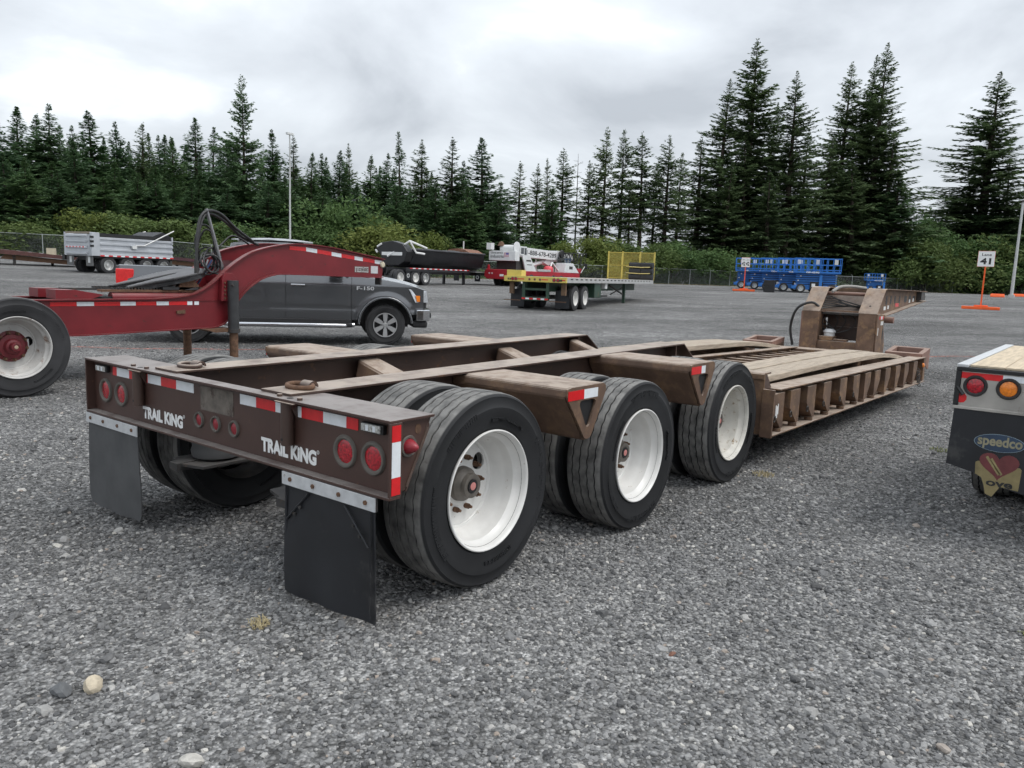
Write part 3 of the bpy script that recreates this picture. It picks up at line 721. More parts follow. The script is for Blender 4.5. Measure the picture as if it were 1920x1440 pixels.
# outriggers over and between the wheels
def vsec(x0, w, ztop, skirt=0.05, tip=0.30, r=0.05):
    xc = x0+w*0.56
    o = [(x0, ztop), (x0, ztop-skirt)]
    zc_ = ztop-tip+r
    for k in range(9):
        t = PI+0.35+(PI-0.7)*k/8; o.append((xc+r*math.cos(t), zc_+r*math.sin(t)))
    o += [(x0+w, ztop-skirt), (x0+w, ztop)]
    return o
for k, (x0, ztop) in enumerate(((1.27, 0.9715), (2.76, 0.994))):
    w = 0.385
    for s in (-1, 1):
        O = thing('outrigger', '', ''); del O['label'], O['category']; O.parent = T
        if s > 0: x0_, zz = x0, ztop
        else: x0_, zz = x0, ztop
        bodyp = vsec(x0_+0.006, w-0.012, zz-0.012)
        MB().prism(bodyp, 'y', s*0.52, s*1.320).build('box', brown_old, O, 0.6)
        mb = MB(); mb.prism([(x0_, zz-0.050), (x0_+0.004, zz-0.018), (x0_+0.018, zz-0.004), (x0_+0.035, zz), (x0_+w-0.02, zz), (x0_+w-0.004, zz-0.010), (x0_+w, zz-0.05), (x0_+w-0.008, zz-0.05), (x0_+w-0.02, zz-0.013), (x0_+0.03, zz-0.012), (x0_+0.0055, zz-0.05)], 'y', s*0.6155, s*1.327)
        mb.build('top_plate', brown_old, O, 0.5)
        # end plate with the rounded triangular lightening hole
        xc = x0_+w*0.56; n = 48
        outer0 = vsec(x0_-0.002, w+0.004, zz-0.001, 0.05, 0.302, 0.052)
        hole0 = []
        tri_ = [(xc-0.108, zz-0.080), (xc+0.082, zz-0.080), (xc-0.002, zz-0.262)]
        def resample(loop, n):
            P = [Vector((p[0], p[1])) for p in loop]; m_ = len(P); Ls = [(P[(i+1) % m_]-P[i]).length for i in range(m_)]; tot = sum(Ls); o = []
            for q in range(n):
                d = tot*q/n; i = 0
                while d > Ls[i]: d -= Ls[i]; i += 1
                o.append(tuple(P[i].lerp(P[(i+1) % m_], d/Ls[i])))
            return o
        cen = Vector((xc-0.01, zz-0.125))
        def polar(loop):        # loop sampled by angle about the hole centre
            o = []; P = [Vector(p)-cen for p in loop]; m_ = len(P)
            for q in range(n):
                t = 2*PI*q/n+0.013; d = Vector((math.cos(t), math.sin(t))); best = None
                for i in range(m_):
                    a, b_ = P[i], P[(i+1) % m_]; e = b_-a; den_ = d.x*e.y-d.y*e.x
                    if abs(den_) < 1e-9: continue
                    tt = (a.x*e.y-a.y*e.x)/den_; uu = (a.x*d.y-a.y*d.x)/den_
                    if tt > 0 and -1e-6 <= uu <= 1+1e-6 and (best is None or tt > best): best = tt
                o.append(tuple(cen+d*best))
            return o
        def soften(loop, it=3):
            for _ in range(it): loop = [tuple((Vector(loop[i-1])+Vector(loop[i])*2+Vector(loop[(i+1) % len(loop)]))/4) for i in range(len(loop))]
            return loop
        mb = MB(); ol = polar(outer0); il = soften(polar(tri_), 4)
        if s < 0: mb.ring(ol, il, 'y', s*1.340, s*1.3275)
        else: mb.ring(ol[::-1], il[::-1], 'y', s*1.340, s*1.3275)
        mb.build('end_plate', brown_old, O)
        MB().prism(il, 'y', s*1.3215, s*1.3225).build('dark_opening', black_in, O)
        e = 0.0
        for a, b_, m_ in ((x0_+0.006, x0_+0.160, tape_red), (x0_+0.160, x0_+(0.300 if k == 0 else 0.225), tape_white)):
            MB().box(a, b_, s*1.3425, s*1.3405, zz-0.072, zz-0.020).build('reflective_tape', m_, O)
    # cross member between the beams, dipping towards the middle
    for s in (-1, 1):
        a, b_ = s*0.44, 0.0
        p = [(x0+0.04, a, 0.66), (x0+0.40, a, 0.66), (x0+0.40, b_, 0.60), (x0+0.04, b_, 0.60), (x0+0.10, a, 0.955), (x0+0.28, a, 0.955), (x0+0.36, b_, 0.80), (x0+0.16, b_, 0.80)]
        if s > 0: p = [p[i] for i in (1, 0, 3, 2, 5, 4, 7, 6)]
        MB().hexa(p).build('cross_member', brown_old, T, bevel=0.02)
for s in (-1, 1):
    p = [(3.90, s*0.44, 0.66), (4.05, s*0.44, 0.66), (4.20, 0, 0.60), (4.02, 0, 0.60), (3.92, s*0.44, 0.97), (4.02, s*0.44, 0.985), (4.16, 0, 0.80), (4.04, 0, 0.80)]
    if s > 0: p = [p[i] for i in (1, 0, 3, 2, 5, 4, 7, 6)]
    MB().hexa(p).build('cross_member', brown_old, T, bevel=0.02)
MB().box(3.35, 3.62, -0.4915, -0.489, 0.90, 0.985).build('paper_label', old_white, T)
mb = MB()
for q in range(3): mb.tube(bez([(3.2, 0.40, 0.70), (3.5+0.03*q, 0.36, 0.80+0.03*q), (3.8, 0.34+0.02*q, 0.86), (4.2, 0.30, 0.75)], 12), 0.012, 6)
mb.build('air_hoses', hose_m, T, 1.0)
# wheels
RIM_D = 0.20
tme = tyre_mesh('tyre', 0.478, 0.275, 0.290)
tme.materials.append(tyre_rub)
def rim_mesh(name, depth=RIM_D, R=0.2985, holes=(1, 5)):
    mb = MB()
    mb.lathe([(R-0.018, 0.030), (R-0.010, 0.014), (R-0.002, 0.010), (R, 0.004), (R-0.001, -0.001), (R-0.006, -0.003), (R-0.012, 0.002), (R-0.017, 0.014), (R-0.021, 0.040), (R-0.030, 0.055), (R-0.040, 0.068), (R-0.043, 0.105), (R-0.047, 0.125), (R-0.062, 0.150), (R-0.066, depth-0.022), (R-0.074, depth-0.008), (R-0.083, depth-0.006), (R-0.088, depth)], n=72)
    disc_with_holes(mb, 0.112, R-0.088, lambda r: depth-0.012*(r-0.112)/0.1*0+0.0, holes, 0.045)
    mb.lathe([(0.112, depth), (0.100, depth-0.006), (0.085, depth-0.006)], n=40)
    mb.lathe([(R-0.045, 0.30), (R-0.03, 0.29), (R-0.04, depth+0.03), (R-0.066, depth-0.02)], n=48)
    return mb.mesh(name, 0.5)
def hub_mesh():
    mb = MB(); d = RIM_D
    mb.lathe([(0.0, d-0.085), (0.030, d-0.086), (0.034, d-0.082), (0.050, d-0.086), (0.060, d-0.084), (0.062, d-0.076), (0.062, d-0.060), (0.072, d-0.050), (0.084, d-0.035), (0.088, d-0.008), (0.088, d+0.01)], n=36)
    return mb.mesh('hub', 0.5)
def cap_mesh(c=0.033):
    mb = MB(); mb.lathe([(0.0, RIM_D-0.0885), (0.016, RIM_D-0.0890), (c, RIM_D-0.0875), (c+0.001, RIM_D-0.080)], n=30); return mb.mesh('hub_cap', 0.6)
def nut_mesh():
    mb = MB(); mb.cyl((0, RIM_D-0.028, 0), (0, RIM_D+0.002, 0), 0.0135, 6); mb.cyl((0, RIM_D-0.044, 0), (0, RIM_D-0.026, 0), 0.0075, 8); return mb.mesh('wheel_nut')
hubmat = surf('greasy_hub', (0.11, 0.098, 0.085), 0.55, var=0.3, vs=20)
pinkcap = surf('faded_red_cap', (0.55, 0.22, 0.20), 0.6, var=0.1)
RIMS = {True: rim_mesh('rim'), False: rim_mesh('rim', holes=(0, 4))}
hub_me, cap_me, cap2, nut_me = hub_mesh(), cap_mesh(0.020), cap_mesh(0.034), nut_mesh()
hub_me.materials.append(hubmat); cap_me.materials.append(pinkcap); cap2.materials.append(black_in); nut_me.materials.append(rusty)
inner_rim = MB().lathe([(0.285, -0.12), (0.27, -0.10), (0.255, 0.0), (0.27, 0.10), (0.285, 0.12)], n=40).mesh('rim', 0.6)
inner_rim.materials.append(dark_steel)
def trailer_wheel(x, s, z, par, mat, spin, deep=0.05, tyre=None, k=1.0, yo=1.298):
    # s = -1 right side. outer wheel has the visible dish, inner one sits behind it
    w = thing('wheel', '', ''); del w['label'], w['category']; w.parent = par
    w.location = (x, s*yo, z); w.rotation_euler = (0, spin, 0 if s < 0 else PI); w.scale = (k, k, k)
    t = obj('tyre', tyre or tme, None, w, loc=(0, 0.127, 0))
    r = obj('rim', (RIMS[spin > 0.3]).copy(), mat, w)
    h = obj('hub', hub_me, None, w); obj('hub_cap', cap2, None, w); obj('hub_cap', cap_me, None, w, loc=(0, -0.0012, 0))
    for q in range(10):
        a = 2*PI*q/10; obj('wheel_nut', nut_me, None, w, loc=(0.132*math.cos(a), 0, 0.132*math.sin(a)))
    w2 = thing('wheel', '', ''); del w2['label'], w2['category']; w2.parent = par
    w2.location = (x, s*(yo-0.127-0.325), z); w2.rotation_euler = (0, spin+0.4, 0 if s < 0 else PI); w2.scale = (k, k, k)
    obj('tyre', tyre or tme, None, w2); obj('rim', inner_rim, None, w2)
    return w
for i, (z, mat, sp) in enumerate(((0.521, white_rim, 0.60), (0.449, white_rim, -0.85), (0.466, dirty_rim, 2.1))):
    x = 0.7084+1.4905*i
    trailer_wheel(x, -1, z, T, mat, sp)
    trailer_wheel(x, 1, 0.48 if i == 0 else 0.472, T, white_rim, 0.9+i)
    MB().cyl((x, -0.9, z), (x, 0.9, 0.475), 0.062, 18).build('axle', dark_steel, T, 0.6)
    for s in (-1, 1):
        MB().lathe([(0.0, -0.06), (0.20, -0.06), (0.205, 0.02), (0.19, 0.05), (0.06, 0.055)], (x, s*0.62, z), 'y', 30).build('brake_drum', dark_steel, T, 0.6)
        mb = MB(); mb.prism([(x-0.62, 0.40), (x-0.05, 0.36), (x+0.10, 0.38), (x+0.5, 0.50), (x+0.5, 0.60), (x+0.08, 0.50), (x-0.05, 0.46), (x-0.62, 0.44)], 'y', s*0.46, s*0.54); mb.build('trailing_arm', dark_steel, T)
        mb = MB(); mb.lathe([(0.0, 0.600), (0.115, 0.598), (0.135, 0.585), (0.140, 0.55), (0.132, 0.515), (0.140, 0.49), (0.135, 0.455), (0.110, 0.443), (0.0, 0.442)], (x-0.37, s*0.47, 0), 'z', 26); mb.build('air_spring', rubber_black if i else rubber_flap, T, 0.8)
        MB().prism([(x-0.55, -0.16+s*0.47), (x-0.20, -0.16+s*0.47), (x-0.12, s*0.47), (x-0.20, 0.16+s*0.47), (x-0.55, 0.16+s*0.47), (x-0.60, s*0.47)], 'z', 0.424, 0.438).build('spring_seat', dark_steel, T)
        MB().prism([(x+0.42, 0.61), (x+0.60, 0.61), (x+0.54, 0.45), (x+0.46, 0.45)], 'y', s*0.42, s*0.58).build('hanger', brown, T)
# ---- deck
def dz(x): return 0.677-0.0175*(x-4.26)       # side rail top, falls towards the front
def db(x): return 0.287-0.0130*(x-4.22)
XD0, XD1 = 4.27, 10.62
def slope_bar(x0, x1, ya, yb, za, zb, name, mat, par, n=2, bevel=0.0, crown=0.0):
    vs_ = []; fs_ = []; ya, yb = min(ya, yb), max(ya, yb)
    for i in range(n+1):
        x = x0+(x1-x0)*i/n; c = crown*math.sin(PI*i/n)
        a, b_ = za(x)+c, zb(x)+c
        vs_ += [(x, ya, a), (x, yb, a), (x, yb, b_), (x, ya, b_)]
    for i in range(n):
        p = 4*i; fs_ += [(p, p+1, p+5, p+4), (p+1, p+2, p+6, p+5), (p+2, p+3, p+7, p+6), (p+3, p, p+4, p+7)]
    fs_ += [(3, 2, 1, 0), (4*n, 4*n+1, 4*n+2, 4*n+3)]
    return MB().add(vs_, fs_).build(name, mat, par, bevel=bevel)
# rear cross box of the deck
mb = MB(); mb.box(4.28, 4.295, -1.30, 1.30, 0.29, 0.80); mb.build('deck_rear_plate', brown_old, T)
mb = MB(); mb.prism([(4.262, 0.760), (4.262, 0.800), (4.275, 0.812), (4.42, 0.812), (4.42, 0.800), (4.279, 0.7995), (4.279, 0.760)], 'y', -1.302, 1.302); mb.build('deck_rear_cap', brown_old, T)
for s in (-1, 1):
    MB().prism([(4.2955, 0.29), (4.31, 0.29), (4.46, dz(4.46)), (4.34, 0.799), (4.2955, 0.799)], 'y', s*1.298, s*1.288).build('deck_gusset', brown, T)
    MB().box(4.255, 4.282, s*1.30, s*1.40, 0.275, 0.68).build('rail_end_plate', brown_old, T)
for s in (-1, 1):
    y = s
    R_ = thing('side_rail', '', ''); del R_['label'], R_['category']; R_.parent = T
    slope_bar(4.2825, XD1, s*1.205, s*1.220, lambda x: db(x)+0.012, lambda x: dz(x)-0.013, 'web', brown_deck, R_)
    slope_bar(4.42, XD1+0.02, s*1.185, s*1.395, lambda x: dz(x)-0.0125, lambda x: dz(x), 'top_flange', brown_deck, R_, bevel=0.002)
    slope_bar(4.2825, XD1, s*1.185, s*1.405, lambda x: db(x), lambda x: db(x)+0.0115, 'bottom_flange', brown_deck, R_, bevel=0.002)
    MB().prism([(XD1-0.10, db(XD1)), (XD1+0.03, db(XD1)+0.03), (XD1+0.03, dz(XD1)-0.02), (XD1-0.10, dz(XD1)-0.014)], 'y', s*1.2205, s*1.385).build('end_block', brown_deck, R_, bevel=0.004)
    rs = random.Random(5+s)
    bx_ = (4.315, 4.73, 5.19, 5.69, 6.25, 6.76, 7.24, 7.69, 8.20, 8.76, 9.27, 9.84)
    for i, x in enumerate(bx_):
        B_ = thing('swing_bracket', '', ''); del B_['label'], B_['category']; B_.parent = T
        t, b_ = dz(x)-0.016, db(x)+0.04; w = 0.25
        t -= 0.02
        if i < 6: poly = [(x, t), (x+w, t-0.002), (x+w, b_), (x+w*0.78, b_), (x, t-(t-b_)*0.50)]
        else: poly = [(x, t), (x+w, t-0.002), (x+w, t-(t-b_)*0.42), (x+w*0.40, b_), (x, b_)]
        MB().prism(poly, 'y', s*1.240, s*1.385).build('bracket_body', brown_deck, B_, bevel=0.004)
        MB().box(x+0.02, x+0.07, s*1.2205, s*1.33, t+0.0005, t+0.019).build('bracket_top', brown_deck, B_)
        xf = x+(w*0.80 if i < 6 else 0.02)
        MB().cyl((xf, s*1.35, db(xf)+0.0125), (xf, s*1.35, db(xf)+0.045), 0.038, 12).build('pivot_foot', brown_old, B_, 0.6)
        if i < 6:
            pts = [(x+0.035+0.026*math.cos(q), s*1.386-s*0.002, t-(t-b_)*0.68+0.026*math.sin(q)) for q in [2*PI*k/14 for k in range(14)]]
            MB().tube(pts, 0.005, 5, True).build('pin_ring', dark_steel, B_)
        else: MB().box(x+w+0.02, x+w+0.05, s*1.2205, s*1.25, t-0.16, t-0.06).build('stop_lug', brown_deck, B_)
        if s < 0:
            m_ = x+w+0.04
            if i in (0, 1, 3): MB().box(m_, m_+0.045, -1.2225, -1.2195, db(m_)+0.05, db(m_)+0.10).build('reflective_tape', tape_red, T)
            if i not in (2, 5, 11): MB().box(m_+0.05, m_+rs.uniform(0.10, 0.17), -1.2225, -1.2195, db(m_)+0.05, db(m_)+0.10).build('reflective_tape', tape_white, T)
    if s < 0:
        x = 5.52
        o = MB().box(x-0.07, x+0.07, -1.30, -1.2205, db(x)+0.03, db(x)+0.17).build('side_marker', dark_steel, T, bevel=0.01)
        MB().lathe([(0.0, -0.03), (0.03, -0.026), (0.042, -0.01), (0.044, 0)], (x+0.01, -1.302, db(x)+0.10), 'y', 20).build('lens', lens_amber, o, 1.0)
        o = MB().lathe([(0.0, -0.03), (0.03, -0.02), (0.034, 0)], (10.45, -1.386, db(10.4)+0.25), 'y', 14).build('side_marker', lens_amber, T, 1.0)
        mb = MB()
        for q in range(7):
            cx_, cz_ = 10.08+0.022*q, db(10.2)+0.20-0.035*q
            pts = [(cx_+(0.030 if q % 2 else 0.012)*math.cos(a), -1.40+(0.012 if q % 2 else 0.028)*math.sin(a), cz_+0.032*math.sin(a+0.8)) for a in [2*PI*k/10 for k in range(10)]]
            mb.tube(pts, 0.006, 5, True)
        mb.build('chain', dark_steel, T, 1.0)
    # timber planks, two wide boards each side, sagging down at the front
    def ptop(x):
        t = (x-4.42)/5.9; return 0.745-0.075*t+0.03*math.sin(PI*t)-0.11*max(0, t-0.72)**2/0.078
    for j, (ya, yb) in enumerate(((0.62, 0.885), (0.90, 1.175))):
        slope_bar(4.425, 10.32, s*ya, s*yb, lambda x: ptop(x)-0.065, lambda x: ptop(x)-(0.008 if j else 0), 'plank', wood, T, n=18, bevel=0.008)
    for j, ya in enumerate((0.58,)):
        slope_bar(4.43, 10.55, s*0.46, s*0.60, lambda x: dz(x)-0.02, lambda x: dz(x)-0.008, 'inner_flange', brown_deck, T)
        slope_bar(4.43, 10.55, s*0.525, s*0.54, lambda x: db(x)+0.05, lambda x: dz(x)-0.0205, 'inner_web', brown_deck, T)
    # folding frame at each front corner
    F_ = thing('corner_frame', '', ''); del F_['label'], F_['category']; F_.parent = T
    a, b_ = 0.85, 1.36; xr, xf = 10.50, 11.06; zr, zf = 0.612, 0.672
    def fb(xa, xb, ya, yb, h=0.075):
        za, zb_ = [zr+(zf-zr)*(q-xr)/(xf-xr) for q in (xa, xb)]
        y0, y1 = min(s*ya, s*yb), max(s*ya, s*yb)
        return MB().hexa([(xa, y0, za-h), (xb, y0, zb_-h), (xb, y1, zb_-h), (xa, y1, za-h), (xa, y0, za), (xb, y0, zb_), (xb, y1, zb_), (xa, y1, za)])
    fb(xr, xr+0.08, a, b_).build('frame_bar', pinkish, F_, bevel=0.004); fb(xf-0.08, xf, a, b_).build('frame_bar', pinkish, F_, bevel=0.004)
    fb(xr+0.0805, xf-0.0805, a, a+0.07).build('frame_bar', pinkish, F_, bevel=0.004); fb(xr+0.0805, xf-0.0805, b_-0.07, b_).build('frame_bar', pinkish, F_, bevel=0.004)
    MB().prism([(xr+0.02, zr-0.077), (xf, zf-0.077), (xf, 0.36), (xf-0.08, 0.36)], 'y', s*(b_-0.003), s*(b_-0.015)).build('frame_gusset', pinkish, F_)
    MB().prism([(xr+0.02, zr-0.077), (xf, zf-0.077), (xf, 0.36), (xf-0.08, 0.36)], 'y', s*(a+0.003), s*(a+0.015)).build('frame_gusset', brown_deck, F_)
for i in range(15):
    x = 4.6+i*0.40; slope_bar(x, x+0.07, -0.524, 0.524, lambda q: dz(x)-0.14, lambda q: dz(x)-0.06, 'deck_crossmember', brown_deck, T, 1)
MB().box(10.45, 10.72, -0.95, 0.95, 0.24, 0.545).build('front_cross_beam', brown_deck, T, bevel=0.006)
MB().box(4.3, 10.5, -1.18, 1.18, 0.262, 0.270, Matrix.Translation((0, 0, 0.03)) @ Matrix.Rotation(0.0125, 4, 'Y')).build('belly_plate', dark_steel, T)
# ---- gooseneck
G_ = T
XG = 11.0
for s in (-1, 1):
    a, b_ = s*0.305, s*0.565
    mb = MB(); mb.prism([(XG-0.05, 0.30), (XG+0.62, 0.30), (XG+0.60, 0.62), (XG+0.40, 1.02), (XG+0.36, 1.135), (XG, 1.135)], 'y', a, b_)
    mb.build('neck_post', brown_deck, T, bevel=0.006)
    pts = [(XG-0.004, 1.137), (XG+0.40, 1.522), (XG+0.52, 1.534), (14.74, 1.511), (14.74, 1.499), (XG+0.53, 1.521), (XG+0.415, 1.506), (XG+0.02, 1.137)]
    mb = MB(); mb.prism(pts, 'y', a-s*0.01, b_+s*0.015); mb.build('neck_top_flange', brown_deck, T, bevel=0.003)
    mb = MB(); mb.prism([(XG+0.03, 1.137), (XG+0.36, 1.137), (XG+0.42, 1.10), (14.6, 1.335), (14.6, 1.498), (XG+0.53, 1.520), (XG+0.42, 1.505)], 'y', s*0.475, s*0.49); mb.build('neck_web', brown_deck, T)
    mb = MB(); mb.prism([(XG+0.42, 1.099), (14.66, 1.334), (14.66, 1.320), (XG+0.42, 1.085)], 'y', s*0.36, s*0.585); mb.build('neck_bottom_flange', brown_deck, T)
    for q, x in enumerate((11.85, 12.15, 12.45, 12.8, 13.2, 13.55, 13.9)):
        MB().prism(rbox(x, x+(0.10 if q < 4 else 0.2), 1.27+0.02*q*0.4, 1.42, 0.03, 3), 'y', s*0.474, s*0.4915).build('neck_opening', black_in, T)
    MB().prism([(14.2, 1.34), (14.55, 1.345), (14.5, 1.49), (14.2, 1.49)], 'y', s*0.493, s*0.58).build('neck_stiffener', dark_steel, T)
    MB().cyl((XG+0.12, (a+b_)/2, 1.235), (XG+0.135, (a+b_)/2, 1.252), 0.02, 10).build('flange_hole', black_in, T)
    MB().cyl((XG-0.022, (a+b_)/2, 0.60), (XG-0.019, (a+b_)/2, 0.60), 0.03, 12).build('post_hole', black_in, T)
    # side cheek plate with slot and pin
    mb = MB(); mb.prism([(XG+0.005, 0.32), (XG+0.56, 0.32), (XG+0.58, 0.62), (XG+0.42, 0.95), (XG+0.46, 1.12), (XG+0.005, 1.13)], 'y', s*0.5655, s*0.590); mb.build('neck_cheek', pinkish if s > 0 else brown_deck, T, bevel=0.004)
    MB().cyl((XG+0.52, s*0.52, 1.04), (XG+0.52, s*0.71, 1.04), 0.052, 16).build('hinge_pin', pinkish, T, 0.6)
    MB().prism(rbox(XG+0.36, XG+0.43, 0.72, 0.90, 0.03, 3), 'y', s*0.5895, s*0.5915).build('cheek_slot', black_in, T)
    for (xa, xb, za, zb_, m_) in ((XG+0.10, XG+0.20, 1.05, 1.10, tape_red), (XG+0.20, XG+0.30, 1.05, 1.10, tape_white), (XG+0.30, XG+0.38, 1.05, 1.10, tape_red), (XG+0.22, XG+0.38, 0.96, 1.02, old_white), (XG+0.06, XG+0.10, 0.80, 0.92, old_white)):
        MB().box(xa, xb, s*0.5895, s*0.592, za, zb_).build('decal', m_, T)
    for x, w in ((11.75, 0.14), (12.0, 0.1), (12.55, 0.25), (13.6, 0.1), (13.9, 0.1)):
        MB().box(x, x+w, s*0.4895, s*0.4925, 1.17+0.06*(x-11.5), 1.23+0.06*(x-11.5)).build('decal', old_white if x != 12.55 else tape_red, T)
MB().box(XG+0.005, XG+0.10, -0.3045, 0.3045, 0.32, 0.665).build('neck_lower_plate', brown_deck, T, bevel=0.006)
MB().box(XG+0.50, XG+0.52, -0.3045, 0.3045, 0.665, 1.09).build('neck_back_panel', brown, T)
MB().box(XG+0.46, XG+0.50, -0.3045, 0.3045, 0.86, 0.885).build('neck_shelf', brown, T)
MB().box(10.73, XG-0.05, -0.50, 0.62, 0.46, 0.535).build('neck_foot_beam', brown_deck, T, bevel=0.006)
MB().cyl((XG+0.50, -0.474, 1.43), (XG+0.50, 0.474, 1.43), 0.030, 14).build('cross_tube', pinkish, T, 0.6)
MB().box(XG+0.9, XG+1.0, -0.474, 0.474, 1.36, 1.515).build('cross_plate', brown_deck, T)
MB().box(XG+0.10, XG+0.16, -0.46, 0.46, 1.14, 1.165).build('cross_bar', brown_deck, T)
MB().box(XG+0.15, XG+0.5, -0.44, 0.42, 1.09, 1.12).build('cross_bar', dark_steel, T)
MB().hexa([(11.44, -0.474, 1.102), (14.6, -0.474, 1.335), (14.6, 0.474, 1.335), (11.44, 0.474, 1.102), (11.44, -0.474, 1.114), (14.6, -0.474, 1.347), (14.6, 0.474, 1.347), (11.44, 0.474, 1.114)]).build('kingpin_plate', brown, T)
MB().hexa([(11.52, -0.474, 1.02), (11.54, -0.474, 1.02), (11.54, 0.474, 1.02), (11.52, 0.474, 1.02), (11.80, -0.474, 1.40), (11.82, -0.474, 1.40), (11.82, 0.474, 1.40), (11.80, 0.474, 1.40)]).build('neck_sloped_plate', brown, T)
mb = MB(); mb.tube(bez([(XG+0.25, 0.20, 1.46), (XG+0.42, 0.12, 1.54), (XG+0.62, -0.02, 1.55), (XG+0.86, -0.16, 1.53)], 18), 0.026, 8); mb.build('grey_hose', surf('grey_sleeve', (0.30, 0.29, 0.27), 0.8), T, 1.0)
mb = MB()
mb.tube(bez([(XG+0.1, 0.30, 1.17), (XG+0.05, 0.45, 1.27), (XG-0.02, 0.66, 1.16), (XG, 0.75, 0.85), (XG+0.02, 0.70, 0.55)], 24), 0.021, 8); mb.build('black_hose', hose_m, T, 1.0)
mb = MB(); rs = random.Random(2)
for q in range(7):
    y = rs.uniform(-0.1, 0.35); mb.tube(bez([(XG+0.3, y, 1.10), (XG+0.18, y+rs.uniform(-0.15, 0.1), 1.0), (XG+0.25, y+rs.uniform(-0.2, 0.15), 0.86), (XG+0.2, 0.12+rs.uniform(-0.05, 0.05), 0.78)], 12), 0.008, 5)
    mb.tube(bez([(XG+0.2, 0.4, 1.17+0.02*q), (XG+0.4, 0.25, 1.2+0.03*q), (XG+0.55, rs.uniform(-0.3, 0.1), 1.22), (XG+0.8, -0.35, 1.25)], 12), 0.010, 5)
mb.build('small_hoses', hose_m, T, 1.0)
o = MB().lathe([(0.0, 0.855), (0.06, 0.85), (0.095, 0.82), (0.10, 0.80), (0.085, 0.79), (0.085, 0.74), (0.0, 0.74)], (XG+0.16, 0.16, 0), 'z', 24).build('air_chamber', galv, T, 0.6)
MB().box(XG+0.03, XG+0.26, 0.07, 0.29, 0.668, 0.738).build('chamber_bracket', brown_deck, T, bevel=0.008)
MB().box(XG+0.05, XG+0.16, -0.15, 0.069, 0.668, 0.70).build('latch_arm', brown_deck, T, bevel=0.012)
for n_, (u, v, w_, h_) in enumerate(((4.36, 0.45, 0.02, 0.09), (4.385, 0.43, 0.02, 0.10), (4.41, 0.46, 0.015, 0.09))):
    MB().box(u, u+w_, -1.3875, -1.3845, v, v+h_).build('chalk_mark', white_paint, T)

def sub(name, par, loc=None, rot=None):        # an empty that groups a part's pieces
    o = bpy.data.objects.new(name, None); COL.objects.link(o); o.parent = par; o.empty_display_size = 0.1
    if loc is not None: o.location = loc
    if rot is not None: o.rotation_euler = rot
    return o
def strip(path, y0, y1, th, name, mat, par, smooth=0.6):     # plate bent along an x,z path
    P = [Vector((p[0], 0, p[1])) for p in path]; vs_ = []; n = len(P)
    for i, p in enumerate(P):
        d = (P[min(i+1, n-1)]-P[max(i-1, 0)]).normalized(); nn = Vector((-d.z, 0, d.x))
        q = p+nn*th
        vs_ += [(p.x, y0, p.z), (p.x, y1, p.z), (q.x, y1, q.z), (q.x, y0, q.z)]
    fs_ = []
    for i in range(n-1):
        a = 4*i; fs_ += [(a, a+1, a+5, a+4), (a+1, a+2, a+6, a+5), (a+2, a+3, a+7, a+6), (a+3, a, a+4, a+7)]
    fs_ += [(3, 2, 1, 0), (4*n-4, 4*n-3, 4*n-2, 4*n-1)]
    return MB().add(vs_, fs_).build(name, mat, par, smooth)
def smooth_path(pts, n=30): return [(p.x, p.z) for p in bez([(a, 0, b) for a, b in pts], n)]

# ------------------------------------------------------------------ red jeep dolly, left
red = surf('dark_red_paint', (0.160, 0.012, 0.017), 0.40, var=0.18, vs=3, dust=((0.30, 0.17, 0.15), 0.45), rust=((0.07, 0.025, 0.02), -0.02, 7), coat=0.05)
red_rim = surf('stained_white_wheel', (0.50, 0.49, 0.47), 0.6, var=0.12, vs=7, rust=((0.20, 0.11, 0.06), 0.2, 9))
red_hub = surf('greasy_red_hub', (0.13, 0.012, 0.018), 0.5, var=0.3, vs=20, rust=((0.06, 0.03, 0.02), 0.2, 20))
steel5 = surf('worn_fifth_wheel_steel', (0.060, 0.060, 0.062), 0.42, 0.5, var=0.35, vs=6, dust=((0.13, 0.12, 0.12), 0.5))
DL = thing('jeep_dolly', 'dark red jeep dolly with a long curved arm, fifth wheel plate and black hoses', 'dolly', (1.26, 7.10, 0))
low = [(-1.4, 0.70), (0.30, 0.70), (0.62, 0.645), (0.80, 0.605), (0.97, 0.60), (2.75, 0.645)] + smooth_path([(2.78, 0.648), (2.92, 0.68), (3.03, 0.76), (3.09, 0.88), (3.18, 1.02), (3.33, 1.18), (3.57, 1.34), (3.85, 1.42), (4.1, 1.43)], 24)+[(6.02, 1.412)]
top = [(-1.4, 1.02), (1.9, 1.04)]+smooth_path([(1.95, 1.042), (2.3, 1.07), (2.55, 1.13), (2.80, 1.28), (3.02, 1.47), (3.25, 1.63), (3.49, 1.75), (3.87, 1.845), (4.2, 1.885), (4.5, 1.888), (4.9, 1.866)], 30)+[(6.05, 1.717)]
